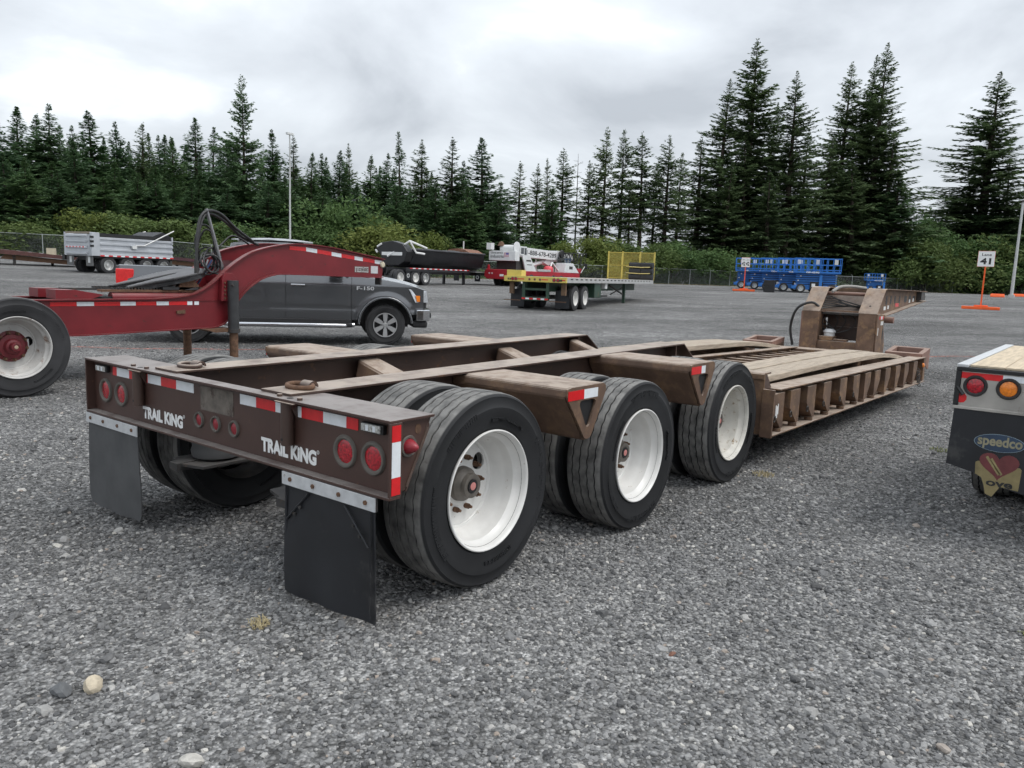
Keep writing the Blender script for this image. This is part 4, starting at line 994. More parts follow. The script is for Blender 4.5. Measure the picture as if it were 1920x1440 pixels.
for s in (-1, 1):
    f = sub('side_frame', DL)
    MB().prism(low+top[::-1], 'y', s*0.435, s*0.420).build('web', red, f)
    strip(top, s*0.38-0.001, s*0.485, 0.014, 'top_flange', red, f) if s > 0 else strip(top, -0.485, -0.379, 0.014, 'top_flange', red, f)
    strip([(p[0], p[1]-0.014) for p in low], min(s*0.38, s*0.475), max(s*0.38, s*0.475), 0.0135, 'bottom_flange', red, f)
    if s < 0:
        strip(smooth_path([(3.10, 0.92), (3.20, 1.08), (3.36, 1.245), (3.57, 1.375), (3.85, 1.455)], 16), -0.4395, -0.4355, 0.012, 'arch_rib', red, f)
        MB().box(-0.2, 2.96, -0.447, -0.4355, 1.020, 1.034).build('edge_bar', red, f)
    # jack leg
    x = 3.03 if s < 0 else 2.96; yj = s*0.575
    J = sub('jack_leg', DL)
    MB().cyl((x, yj, 0.60), (x, yj, 1.315), 0.078, 20).build('outer_tube', surf('dark_grey_jack_paint', (0.035, 0.036, 0.038), 0.45, var=0.25, vs=8, dust=((0.15, 0.14, 0.13), 0.5)) if s < 0 else dark_steel, J, 0.6)
    MB().cyl((x, yj, 0.565), (x, yj, 0.62), 0.092, 20).build('collar', dark_steel, J, 0.6)
    MB().cyl((x, yj, 0.03), (x, yj, 0.57), 0.060, 18).build('inner_tube', rusty, J, 0.6)
    MB().cyl((x, yj, 0.002), (x, yj, 0.03), 0.15, 18).build('foot', dark_steel, J, 0.6)
    MB().prism([(x-0.16, 1.02), (x+0.07, 1.02), (x+0.10, 1.32), (x+0.02, 1.42), (x-0.10, 1.42), (x-0.14, 1.32)], 'y', s*0.4365, s*0.53).build('jack_bracket', red, J, bevel=0.004)
    for q in range(5): MB().cyl((x-0.105, s*0.529, 1.06+0.055*q), (x-0.105, s*0.545, 1.06+0.055*q), 0.013, 6).build('bolt', rusty, J)
    MB().cyl((x-0.06, yj+s*0.06, 1.25), (x-0.06, yj+s*0.11, 1.25), 0.016, 8).build('pin', dark_steel, J)
    if s < 0: MB().prism([(2.55, 0.628), (3.02, 0.628), (2.95, 0.58), (2.75, 0.575)], 'y', -0.58, -0.3).build('jack_tie', rusty, DL)
# cross members and decks
MB().box(-1.0, 1.5, -0.419, 0.419, 0.98, 1.015).build('deck_plate', dark_steel, DL)
MB().box(5.2, 6.03, -0.419, 0.419, 1.46, 1.70).build('nose_box', red, DL)
MB().box(5.35, 5.75, -0.33, 0.33, 1.7005, 1.80).build('nose_plate', red, DL, bevel=0.02)
MB().box(3.2, 3.3, -0.419, 0.419, 1.10, 1.60).build('bulkhead', red, DL)
MB().cyl((2.72, -0.42, 1.17), (2.72, 0.42, 1.17), 0.035, 14).build('cross_tube', rusty, DL, 0.6)
for s in (-1, 1): MB().prism([(0.72, 1.05), (1.15, 1.05), (1.30, 1.10), (0.95, 1.16), (0.72, 1.16)], 'y', s*0.12, s*0.40).build('fender_plate', red, DL)
MB().box(0.9, 1.6, -0.35, 0.35, 1.05, 1.075).build('tool_tray', black_in, DL)
MB().cyl((1.42, -0.30, 1.062), (2.65, -0.30, 1.062), 0.07, 16).build('side_tube', red, DL, 0.6)
MB().box(1.30, 2.70, -0.34, -0.20, 1.135, 1.165).build('slide_rail', rusty, DL)
MB().box(1.05, 2.60, 0.20, 0.34, 1.135, 1.165).build('slide_rail', dark_steel, DL)
for k in range(26):
    for s in (-1, 1): MB().box(1.45+k*0.042, 1.468+k*0.042, s*0.24, s*0.30, 1.1655, 1.19).build('rail_tooth', dark_steel, DL)
MB().box(2.1, 2.62, -0.36, 0.36, 1.167, 1.205).build('fifth_wheel_base', steel5, DL)
# fifth wheel: a horseshoe plate tipped back
FW = sub('fifth_wheel', DL, (2.45, 0, 1.30), (0, math.radians(-13), 0))
outl = [(0.36, -0.30), (0.40, -0.15), (0.41, 0.0), (0.40, 0.15), (0.36, 0.30), (0.22, 0.44), (0.0, 0.47), (-0.22, 0.44), (-0.45, 0.34), (-0.80, 0.27), (-0.78, 0.21), (-0.35, 0.10), (0.02, 0.05), (0.06, 0.0), (0.02, -0.05), (-0.35, -0.10), (-0.78, -0.21), (-0.80, -0.27), (-0.45, -0.34), (-0.22, -0.44), (0.0, -0.47), (0.22, -0.44)]
MB().prism(outl, 'z', 0.05, 0.085).build('plate', steel5, FW, bevel=0.012)
MB().prism([(p[0]*0.93, p[1]*0.92) for p in outl], 'z', -0.01, 0.0495).build('plate_skirt', steel5, FW)
for s in (-1, 1): MB().prism([(-0.16, -0.12), (0.16, -0.12), (0.10, 0.0), (-0.10, 0.0)], 'y', s*0.25, s*0.36).build('pedestal', rusty, FW)
for q in range(5): MB().box(0.395-abs(q-2)*0.008, 0.412-abs(q-2)*0.008, -0.2+q*0.09, -0.165+q*0.09, 0.0, 0.05).build('rib', galv, FW)
# hoses over a bent steel pole
MB().tube(bez([(3.04, -0.30, 1.42), (2.96, -0.30, 1.75), (2.86, -0.30, 2.10), (2.80, -0.30, 2.31)], 15), 0.022, 10).build('hose_pole', surf('bare_pole', (0.30, 0.30, 0.31), 0.35, 0.7, var=0.25, vs=12), DL, 1.0)
for q, pts in enumerate(([(2.56, -0.42, 1.50), (2.60, -0.38, 1.85), (2.68, -0.33, 2.16), (2.82, -0.30, 2.285), (3.05, -0.25, 2.26), (3.35, -0.15, 2.08), (3.75, 0.0, 1.90)],
                        [(2.56, -0.40, 1.48), (2.63, -0.36, 1.90), (2.74, -0.31, 2.18), (2.88, -0.27, 2.25), (3.15, -0.2, 2.16), (3.5, -0.05, 1.97), (3.9, 0.1, 1.86)],
                        [(2.80, -0.1, 1.55), (2.72, -0.12, 1.85), (2.78, -0.2, 2.08), (2.92, -0.2, 2.02), (3.0, -0.16, 1.7), (2.98, -0.1, 1.45)],
                        [(2.86, -0.05, 1.5), (2.76, -0.12, 1.78), (2.83, -0.2, 2.02), (2.97, -0.22, 1.92), (3.06, -0.12, 1.6), (3.1, -0.05, 1.45)],
                        [(3.0, 0.1, 1.6), (3.3, 0.12, 1.85), (3.45, 0.12, 1.97), (3.6, 0.12, 1.94), (3.75, 0.12, 1.86)])):
    MB().tube(bez(pts, 30), 0.021 if q < 2 else 0.014, 8).build('hose', hose_m, DL, 1.0)
MB().cyl((2.56, -0.42, 1.40), (2.56, -0.42, 1.58), 0.032, 12).build('hose_fitting', dark_steel, DL, 0.6)
blue_m = surf('blue_hose', (0.05, 0.10, 0.22), 0.5)
mb = MB(); rs = random.Random(4)
for q in range(7):
    c = Vector((2.88+rs.uniform(-.06, .06), -0.2+rs.uniform(-.1, .1), 1.58+rs.uniform(-.1, .1)))
    mb.tube([(c.x+0.13*math.cos(t), c.y+0.09*math.sin(t+q), c.z+0.14*math.sin(t)) for t in [2*PI*k/14 for k in range(14)]], 0.013, 6, True)
mb.build('coiled_hose', hose_m, DL, 1.0)
MB().tube(bez([(2.9, -0.25, 1.6), (2.82, -0.2, 1.42), (2.74, -0.1, 1.22), (2.70, 0.0, 1.10)], 12), 0.014, 6).build('hose', blue_m, DL, 1.0)
MB().tube(bez([(2.84, -0.25, 1.6), (2.78, -0.2, 1.40), (2.68, -0.1, 1.24)], 12), 0.012, 6).build('hose', galv, DL, 1.0)
# reflective tape on the frame and along the arm
def px2x(a, x0=105, l0=0.70, x1=370, l1=2.55): return l0+(a-x0)/(x1-x0)*(l1-l0)
for a, b_, m_ in ((96, 140, 0), (140, 170, 1), (170, 217, 0), (217, 246, 1), (246, 286, 0), (286, 311, 1), (311, 349, 0), (349, 360, 1), (364, 374, 1)):
    MB().box(px2x(a), px2x(b_)-0.002, -0.4385, -0.4355, 0.962, 1.012).build('reflective_tape', tape_white if m_ else tape_red, DL)
def ztop_arm(x): return 1.885-(x-4.35)*0.0985
for a, b_, m_ in ((540, 569, 0), (569, 589, 1), (589, 616, 0), (616, 635, 1), (635, 661, 0), (661, 678, 1), (678, 703, 0), (703, 719, 1)):
    xa, xb = 4.10+(a-540)/179*1.92, 4.10+(b_-540)/179*1.92-0.002; h = 0.062
    za, zb_ = ztop_arm(max(xa, 4.3))-0.028, ztop_arm(max(xb, 4.3))-0.028
    MB().hexa([(xa, -0.4385, za-h), (xb, -0.4385, zb_-h), (xb, -0.4355, zb_-h), (xa, -0.4355, za-h), (xa, -0.4385, za), (xb, -0.4385, zb_), (xb, -0.4355, zb_), (xa, -0.4355, za)]).build('reflective_tape', tape_white if m_ else tape_red, DL)
MB().box(5.40, 5.71, -0.4385, -0.4355, 1.485, 1.585).build('name_plate', surf('dull_plate', (0.17, 0.15, 0.14), 0.5, var=0.1), DL)
text('lettering', 'PIERCE', 0.078, white_paint, DL, (5.412, -0.4392, 1.496), SIDE, bold=0.03, width=0.285)
text('lettering', 'PIERCE', 0.066, black_in, DL, (5.418, -0.4398, 1.502), SIDE, bold=0.008, width=0.272)
MB().box(5.76, 5.92, -0.4385, -0.4355, 1.475, 1.60).build('data_plate', galv, DL)
MB().lathe([(0.0, -0.03), (0.04, -0.028), (0.055, -0.01), (0.055, 0)], (6.02, -0.44, 1.63), 'y', 18).build('marker_lamp', surf('cream_lens', (0.62, 0.56, 0.42), 0.25), DL, 0.8)
MB().prism([(2.24, 0.845), (2.36, 0.845), (2.36, 0.895), (2.24, 0.885)], 'y', -0.46, -0.4355).build('latch_lug', rusty, DL)
MB().box(5.98, 6.02, -0.43, -0.30, 1.28, 1.40).build('nose_lug', dark_steel, DL)
# axle and dual wheels
MB().cyl((0, -1.0, 0.555), (0, 1.0, 0.555), 0.065, 16).build('axle', dark_steel, DL, 0.6)
tyre_big = tyre_mat('old_tyre_rubber', 0.478, (0.13, 0.125, 0.12), (0.030, 0.030, 0.032))
tme2 = tme.copy(); tme2.materials.clear(); tme2.materials.append(tyre_big)
hub_r = MB().lathe([(0.0, 0.055), (0.026, 0.054), (0.028, 0.050), (0.040, 0.052), (0.043, 0.065), (0.046, 0.105), (0.066, 0.112), (0.072, 0.130), (0.078, 0.150), (0.115, 0.155), (0.120, 0.18), (0.15, 0.19)], n=40).mesh('hub', 0.5); hub_r.materials.append(red_hub)
cap_r = MB().lathe([(0.0, 0.051), (0.012, 0.050), (0.018, 0.053)], n=20).mesh('hub_cap', 0.5); cap_r.materials.append(surf('tan_cap', (0.42, 0.32, 0.22), 0.6))
for x in (0.0, -1.35):
    for s in (-1, 1):
        w = trailer_wheel(x, s, 0.555, DL, red_rim, 0.15, tyre=tme2, k=1.16, yo=1.2)
        for c in list(w.children):
            if c.name.startswith('hub') : bpy.data.objects.remove(c)
            elif c.name.startswith('wheel_nut'): c.location.y = -0.012; c.scale = (1.3, 1, 1.3)
        obj('hub', hub_r, None, w); obj('hub_cap', cap_r, None, w)
MB().box(-1.6, 0.4, -0.9, -0.5, 0.62, 0.68).build('spring_beam', dark_steel, DL)
MB().box(-1.6, 0.4, 0.5, 0.9, 0.62, 0.68).build('spring_beam', dark_steel, DL)

# ------------------------------------------------------------------ grey pickup truck
paint = bpy.data.materials.new('grey_metallic_car_paint'); paint.use_nodes = True
b = paint.node_tree.nodes['Principled BSDF']; b.inputs['Base Color'].default_value = (0.115, 0.119, 0.126, 1); b.inputs['Metallic'].default_value = 0.6; b.inputs['Roughness'].default_value = 0.26; b.inputs['Coat Weight'].default_value = 1.0; b.inputs['Coat Roughness'].default_value = 0.03
glass = bpy.data.materials.new('dark_car_glass'); glass.use_nodes = True
b = glass.node_tree.nodes['Principled BSDF']; b.inputs['Base Color'].default_value = (0.02, 0.028, 0.028, 1); b.inputs['Roughness'].default_value = 0.04; b.inputs['Coat Weight'].default_value = 1.0
chrome = surf('chrome', (0.62, 0.63, 0.65), 0.12, 1.0, var=0.03)
alloy = surf('silver_alloy', (0.58, 0.58, 0.58), 0.28, 0.75, var=0.08)
plastic = surf('black_plastic', (0.018, 0.018, 0.019), 0.55, var=0.1)
lamp_glass = surf('headlamp_glass', (0.55, 0.57, 0.60), 0.1, 0.3, var=0.3, vs=30, coat=1.0)
PH = math.radians(-37.9)
PK = thing('pickup_truck', 'dark grey crew cab pickup truck parked behind the red dolly', 'pickup truck', (6.35, 11.11, hz(6.35, 11.11)-0.005), PH); PK.scale = (1, 1, 1.02)
XF = 3.70
def zlow(x):
    z = 0.50
    for xc in (0, XF):
        if abs(x-xc) < 0.515: z = max(z, 0.42+math.sqrt(max(0, 0.515**2-(x-xc)**2)))
    if x > XF+0.5: z = 0.62
    return z
def ztop_b(x):
    if x < 0.585: return 1.40
    if x < 3.05: return 1.325-0.012*math.cos((x-0.6)/2.4*PI)
    t = (x-3.05)/1.45; return 1.335-0.10*t-0.13*t**3
def yb(x, z):
    w = 1.005
    if x > 3.7: w -= 0.10*((x-3.7)/0.85)**2.2
    if x < -0.9: w -= 0.04*((-0.9-x)/0.35)**2
    t = (z-0.5)/0.85
    w += -0.035*(1-t)**3-0.055*max(0, t-0.78)/0.22-0.012*math.exp(-((z-0.72)/0.03)**2)+0.012*math.exp(-((z-1.2)/0.10)**2)
    for xc in (0, XF):
        d = math.hypot(x-xc, z-0.42)
        if d < 0.64: w += 0.035*max(0, 1-abs(d-0.56)/0.09)
    return w
def skin(xa, xb, s, name, nx=None):
    nx = nx or max(8, int((xb-xa)/0.035)); nz = 22; vs_ = []; fs_ = []
    for i in range(nx+1):
        x = xa+(xb-xa)*i/nx; a, c = zlow(x), ztop_b(x)
        for j in range(nz+1):
            z = a+(c-a)*j/nz; vs_.append((x, s*yb(x, z), z))
        vs_.append((x, s*(yb(x, c)-0.05), c+0.012)); vs_.append((x, s*(yb(x, a)-0.09), a+0.005))
    k = nz+3
    for i in range(nx):
        for j in range(nz):
            f = (i*k+j, (i+1)*k+j, (i+1)*k+j+1, i*k+j+1); fs_.append(f if s < 0 else f[::-1])
        f = (i*k+nz, (i+1)*k+nz, (i+1)*k+nz+1, i*k+nz+1); fs_.append(f if s < 0 else f[::-1])
        f = (i*k+nz+2, (i+1)*k+nz+2, (i+1)*k, i*k); fs_.append(f if s < 0 else f[::-1])
    return MB().add(vs_, fs_).build(name, paint, PK, 0.5)
for s in (-1, 1):
    skin(-1.20, 0.565, s, 'bed_side'); rd = skin(0.600, 1.772, s, 'rear_door'); fd = skin(1.780, 3.028, s, 'front_door'); skin(3.036, 4.47, s, 'front_fender')
    for d, x in ((rd, 0.75), (fd, 1.87)):
        MB().box(x, x+0.27, s*1.005, s*1.035, 1.13, 1.165).build('door_handle', chrome, d, bevel=0.012)
        MB().box(x-0.01, x+0.28, s*0.992, s*1.006, 1.11, 1.185).build('handle_recess', plastic, d, bevel=0.01)
    for xc in (0, XF):
        path = [(xc+0.525*math.cos(t), s*(1.035), 0.42+0.525*math.sin(t)) for t in [PI*0.02+PI*0.98*k/20 for k in range(21)]]
        MB().tube(path, 0.026, 8).build('arch_trim', paint, PK, 1.0)
    MB().box(0.57, 3.03, s*0.93, s*1.0, 0.42, 0.50).build('rocker', plastic, PK, bevel=0.01)
    MB().tube([(0.55, s*0.98, 0.40), (0.75, s*1.06, 0.385), (2.9, s*1.06, 0.385), (3.08, s*0.98, 0.40)], 0.045, 10).build('running_board', chrome, PK, 1.0)
    MB().box(2.75, 3.05, s*1.0, s*1.09, 0.36, 0.43).build('step_pad', plastic, PK, bevel=0.015)
    # mirror, side glass, badge
    m_ = MB().box(2.60, 2.86, s*1.03, s*1.24, 1.31, 1.47).build('door_mirror', plastic, PK, bevel=0.04)
    MB().box(2.68, 2.85, s*1.07, s*1.244, 1.43, 1.455).build('turn_signal', lens_amber, m_)
    MB().prism([(0.70, 1.345), (2.86, 1.345), (2.18, 1.80), (0.86, 1.80)], 'y', s*0.10, s*0.10+s*0.001) if False else None
    def gp_(x, z): return (x, s*(0.935-(z-1.33)*0.36), z)
    for nm, q in (('side_window', [(1.80, 1.345), (2.82, 1.345), (2.20, 1.82), (1.80, 1.84)]), ('side_window', [(0.80, 1.345), (1.72, 1.345), (1.72, 1.84), (0.93, 1.80)])):
        P = [gp_(*p) for p in q]; P2 = [(p[0], p[1]-s*0.03, p[2]) for p in P]
        MB().add(P+P2, [(0, 1, 2, 3), (7, 6, 5, 4), (0, 4, 5, 1), (1, 5, 6, 2), (2, 6, 7, 3), (3, 7, 4, 0)]).build(nm, glass, PK)
    # greenhouse pillars and roof side rail
    mb = MB()
    for a, c, w_ in (((0.66, 1.33), (0.82, 1.86), 0.07), ((1.76, 1.33), (1.76, 1.88), 0.05), ((2.98, 1.33), (2.24, 1.86), 0.06)):
        p, q = Vector(gp_(*a)), Vector(gp_(*c)); mb.tube([p, p.lerp(q, 0.5), q], w_, 8)
    mb.tube([gp_(0.80, 1.85), gp_(1.3, 1.885), gp_(1.8, 1.89), gp_(2.26, 1.85)], 0.055, 8)
    mb.build('cab_pillars', paint, PK, 1.0)
    MB().tube([(0.9, s*0.70, 1.945), (1.5, s*0.705, 1.97), (2.1, s*0.70, 1.935)], 0.012, 6).build('roof_seam', plastic, PK, 1.0)
    text('lettering', 'F-150', 0.070, galv, PK, (3.12, s*1.0185, 1.085), SIDE, bold=0.02, width=0.34) if s < 0 else None
    # wheel wells
    for xc in (0, XF): MB().lathe([(0.53, -0.32), (0.53, 0.0), (0.20, 0.0)], (xc, s*0.68 if s > 0 else s*0.68, 0.42), 'y', 24, 0, PI) if False else MB().box(xc-0.52, xc+0.52, s*0.62, s*0.60, 0.40, 0.98).build('wheel_well', plastic, PK)
# hood, roof, windshield, bed, front end
def grid(fn, nu, nv, name, mat, par, smooth=0.6, flip=False):
    vs_ = [fn(i/nu, j/nv) for i in range(nu+1) for j in range(nv+1)]
    fs_ = [(i*(nv+1)+j, (i+1)*(nv+1)+j, (i+1)*(nv+1)+j+1, i*(nv+1)+j+1) for i in range(nu) for j in range(nv)]
    if flip: fs_ = [f[::-1] for f in fs_]
    return MB().add(vs_, fs_).build(name, mat, par, smooth)
def hood(u, v):
    x = 3.0+1.50*u; y = (v*2-1); w = yb(min(x, 4.47), 1.25)-0.055
    bul = 0.045*(1-abs(y)**4)+0.03*math.exp(-((abs(y)-0.62)/0.12)**2)
    return (x, y*w, ztop_b(min(x, 4.48))+0.012+bul*(1-0.3*u)-0.06*max(0, u-0.93)/0.07)
grid(hood, 24, 28, 'hood', paint, PK)
grid(lambda u, v: (0.76+(2.28-0.76)*u, (v*2-1)*0.745, 1.945+0.085*math.sin(PI*min(1, max(0, 0.08+0.84*u)))**0.6*(1-abs(v*2-1)**3*0.75)), 14, 16, 'roof', paint, PK)
grid(lambda u, v: (3.02-0.76*u+0.10*(1-(v*2-1)**2)*(1-u), (v*2-1)*(0.91-0.19*u), 1.345+0.535*u), 6, 10, 'windshield', glass, PK)
grid(lambda u, v: (0.64+0.14*u, (v*2-1)*(0.91-0.19*u), 1.345+0.535*u), 4, 8, 'rear_window', glass, PK, flip=True)
MB().box(0.60, 3.0, -0.90, 0.90, 0.45, 1.33).build('cab_core', plastic, PK)
MB().box(-1.15, 0.56, -0.93, 0.93, 0.60, 0.66).build('bed_floor', plastic, PK)
MB().box(-1.24, -1.19, -0.93, 0.93, 0.62, 1.40).build('tailgate', paint, PK, bevel=0.012)
MB().box(0.54, 0.58, -0.93, 0.93, 0.62, 1.40).build('bed_front', paint, PK)
MB().box(3.0, 4.36, -0.60, 0.60, 0.45, 1.10).build('engine_bay', plastic, PK)
MB().box(4.38, 4.545, -0.80, 0.80, 0.74, 1.11).build('grille', surf('dark_grille', (0.03, 0.03, 0.032), 0.4), PK, bevel=0.02)
for z in (0.82, 0.93, 1.04): MB().box(4.545, 4.575, -0.62, 0.62, z-0.03, z+0.03).build('grille_bar', chrome, PK, bevel=0.01)
for s in (-1, 1):
    h = MB(); h.hexa([(4.30, s*0.985, 0.86), (4.58, s*0.80, 0.86), (4.58, s*0.60, 0.86), (4.30, s*0.62, 0.86), (4.16, s*0.998, 1.125), (4.54, s*0.84, 1.095), (4.54, s*0.60, 1.10), (4.16, s*0.62, 1.125)] if s < 0 else [(4.58, 0.80, 0.86), (4.30, 0.985, 0.86), (4.30, 0.62, 0.86), (4.58, 0.60, 0.86), (4.54, 0.84, 1.095), (4.16, 0.998, 1.125), (4.16, 0.62, 1.125), (4.54, 0.60, 1.10)])
    h = h.build('headlamp', lamp_glass, PK, bevel=0.01)
    MB().hexa([(4.33, s*0.978, 0.88), (4.42, s*0.920, 0.88), (4.42, s*0.87, 0.88), (4.33, s*0.92, 0.88), (4.30, s*0.988, 1.00), (4.40, s*0.935, 1.00), (4.40, s*0.87, 1.00), (4.30, s*0.92, 1.00)]).build('turn_signal', lens_amber, h)
    MB().box(-1.235, -0.93, s*0.93, s*1.008, 1.05, 1.34).build('tail_lamp', surf('bright_red_lens', (0.72, 0.02, 0.02), 0.18, var=0.15, vs=20, coat=0.8), PK, bevel=0.015)
    MB().box(-1.24, -1.20, s*0.945, s*0.98, 1.10, 1.30).build('reflector', lens_amber, PK)
def bumper(x0, sgn):
    mb = MB(); pts = [(x0-sgn*0.20, -1.0), (x0-sgn*0.05, -0.88), (x0, -0.6), (x0+sgn*0.012, 0), (x0, 0.6), (x0-sgn*0.05, 0.88), (x0-sgn*0.20, 1.0), (x0-sgn*0.34, 1.0), (x0-sgn*0.34, -1.0)]
    return mb.prism(pts, 'z', 0.50, 0.725).build('bumper', chrome, PK, bevel=0.02)
bumper(4.66, 1); bumper(-1.36, -1)
MB().box(4.25, 4.56, -0.92, 0.92, 0.36, 0.50).build('front_valance', plastic, PK, bevel=0.04)
for s in (-1, 1): MB().box(4.55, 4.645, s*0.70, s*0.84, 0.555, 0.665).build('fog_lamp', plastic, PK, bevel=0.02)
ttr = tyre_mat('truck_tyre_rubber', 0.408, (0.06, 0.058, 0.056), (0.034, 0.034, 0.035))
tt = tyre_mesh('tyre', 0.408, 0.275, 0.232, seg=96, grooves=(-0.2, 0, 0.2), zig=0.012, gd=0.012, lug=0.01); tt.materials.append(ttr)
rimb = MB().lathe([(0.225, 0.02), (0.236, 0.006), (0.238, 0.0), (0.230, -0.003), (0.222, 0.004), (0.216, 0.03), (0.205, 0.08), (0.19, 0.12), (0.0, 0.125)], n=48).mesh('rim', 0.5)
rimb.materials.append(surf('wheel_barrel', (0.035, 0.035, 0.036), 0.4, 0.4))
spm = MB()
for q in range(6):
    a = 2*PI*q/6+PI/2; M = Matrix.Rotation(-a, 4, 'Y')
    spm.add([(0.03, 0.010, -0.030), (0.222, 0.006, -0.046), (0.222, 0.006, 0.046), (0.03, 0.010, 0.030), (0.03, 0.035, -0.030), (0.222, 0.03, -0.052), (0.222, 0.03, 0.052), (0.03, 0.035, 0.030)], [(0, 1, 2, 3), (7, 6, 5, 4), (0, 4, 5, 1), (2, 6, 7, 3), (1, 5, 6, 2)], M)
spm.lathe([(0.0, -0.004), (0.034, -0.004), (0.042, 0.004), (0.048, 0.03)], n=20)
spokes = spm.mesh('spokes'); spokes.materials.append(alloy)
cov = MB().lathe([(0.222, -0.0035), (0.240, -0.0045), (0.242, 0.004)], n=48).mesh('rim_lip', 0.6); cov.materials.append(alloy)
lug = MB().cyl((0, -0.002, 0), (0, 0.03, 0), 0.013, 6).mesh('wheel_nut'); lug.materials.append(plastic)
for xc in (0, XF):
    for s in (-1, 1):
        w = sub('wheel', PK, (xc, s*0.975, 0.408), (0, 0.0, 0 if s < 0 else PI))
        obj('tyre', tt, None, w, loc=(0, 0.13, 0)); obj('rim', rimb, None, w); obj('spokes', spokes, None, w); obj('rim_lip', cov, None, w)
        for q in range(6): obj('wheel_nut', lug, None, w, loc=(0.068*math.cos(PI*q/3), 0, 0.068*math.sin(PI*q/3)))
    MB().cyl((xc, -0.85, 0.408), (xc, 0.85, 0.408), 0.06, 10).build('axle', plastic, PK)
MB().box(-1.0, 4.2, -0.55, 0.55, 0.35, 0.46).build('chassis', plastic, PK)
MB().box(1.30, 1.42, -0.08, 0.08, 1.965, 2.01).build('roof_antenna', plastic, PK, bevel=0.01)

# ------------------------------------------------------------------ flatbed tail at the right edge
RT = thing('flatbed_trailer_tail', 'rear corner of a wood-decked trailer with a torn black mudflap, cut by the right edge', 'trailer', (3.42, -4.10, 0))
steel_pl = surf('brushed_stainless_panel', (0.42, 0.40, 0.37), 0.42, 0.55, var=0.2, vs=4, rust=((0.16, 0.12, 0.08), 0.0, 5))
YL = 1.285
MB().box(0.0, 0.03, -YL+0.03, YL-0.03, 0.845, 1.062).build('rear_panel', steel_pl, RT)
MB().prism([(-0.012, 1.062), (0.10, 1.062), (0.10, 1.085), (-0.012, 1.085)], 'y', -YL, YL).build('rear_rail', black_in, RT, bevel=0.003)
MB().box(-0.014, 0.06, -YL, YL, 0.825, 0.8445).build('bottom_rail', steel_pl, RT, bevel=0.003)
for s in (-1, 1):
    MB().box(-0.013, 0.06, s*YL, s*(YL-0.028), 0.846, 1.061).build('corner_post', black_in, RT, bevel=0.003)
    MB().box(0.0, 2.5, s*(YL+0.002), s*(YL-0.06), 1.086, 1.104).build('side_rail', galv, RT, bevel=0.003)
    MB().box(0.07, 2.5, s*(YL-0.002), s*(YL-0.02), 0.95, 1.085).build('side_skirt', black_in, RT)
    for (y, m_) in ((1.175, lens_red), (1.000, surf('orange_lens', (0.85, 0.22, 0.015), 0.2, var=0.3, vs=80, coat=0.5, bump=0.001, bs=150))):
        round_lamp(s*y, 0.976, 0.066, m_, RT, -0.002, g=plastic)
    MB().prism(circ(s*1.243, 0.895, 0.030, 9, 0.033), 'x', -0.003, 0.0005).build('reflector', tape_red, RT)
    MB().tube([(-0.004, s*1.275, 0.965), (-0.010, s*1.235, 0.915)], 0.012, 6).build('lamp_stub', plastic, RT)
    for a, b_, m_ in ((1.255, 1.035, tape_red), (1.035, 0.80, tape_white)):
        MB().box(-0.003, 0.0005, s*a, s*b_, 1.018, 1.056).build('reflective_tape', m_, RT)
    # worn mudflap with a ragged lower edge
    prof_ = [(1.275, 0.825), (0.63, 0.835), (0.63, 0.30), (0.80, 0.335), (0.98, 0.37), (1.018, 0.298), (1.04, 0.303), (1.058, 0.315), (1.070, 0.37), (1.085, 0.412), (1.13, 0.435), (1.285, 0.470)]
    fl = MB().prism([(s*a, b_) for a, b_ in prof_], 'x', -0.006, 0.006).build('mudflap', rubber_black, RT)
    yc = s*1.012
    MB().prism(circ(yc, 0.640, 0.135, 40, 0.055), 'x', -0.0075, -0.0055).build('badge', surf('pale_badge_edge', (0.20, 0.26, 0.30), 0.6), fl)
    MB().prism(circ(yc, 0.640, 0.131, 40, 0.052), 'x', -0.0085, -0.006).build('badge', surf('faded_blue_badge', (0.026, 0.048, 0.085), 0.6, var=0.2), fl)
    text('lettering', 'speedco', 0.062, surf('faded_cream_print', (0.25, 0.23, 0.15), 0.7, var=0.2), fl, (-0.0092, yc+0.115, 0.622), REAR, bold=0.03, width=0.235)
    yel = surf('faded_yellow_print', (0.235, 0.19, 0.09), 0.7, var=0.25, vs=10)
    MB().prism([(s*a, b_) for a, b_ in ((1.125, 0.505), (1.11, 0.515), (0.89, 0.505), (0.88, 0.495), (0.885, 0.362), (0.98, 0.372), (1.018, 0.302), (1.055, 0.316), (1.068, 0.372), (1.085, 0.414), (1.12, 0.432))], 'x', -0.0076, -0.0062).build('print', yel, fl)
    hr = []
    for k in range(36):
        t = 2*PI*k/36; hr.append((yc-0.012+0.0066*16*math.sin(t)**3, 0.505+0.0058*(13*math.cos(t)-5*math.cos(2*t)-2*math.cos(3*t)-math.cos(4*t))))
    MB().prism(hr, 'x', -0.0088, -0.0070).build('print', surf('faded_red_print', (0.135, 0.035, 0.036), 0.7, var=0.25, vs=10), fl)
    for q in range(2):
        MB().prism([(yc+0.062-0.024*q, 0.545-0.012*q), (yc+0.050-0.024*q, 0.555-0.010*q), (yc-0.025-0.012*q, 0.452), (yc-0.014-0.012*q, 0.440)], 'x', -0.0096, -0.0080).build('print', yel, fl)
    text('lettering', 'ove', 0.045, plastic, fl, (-0.0092, yc+0.045, 0.372), REAR, bold=0.03, width=0.14)
for q in range(13):
    y0 = -YL+0.065+q*0.188; y1 = min(y0+0.184, YL-0.062)
    if y1-y0 > 0.05: MB().box(0.05, 2.46, y0, y1, 1.0855, 1.100).build('deck_plank', wood_new, RT, bevel=0.003)
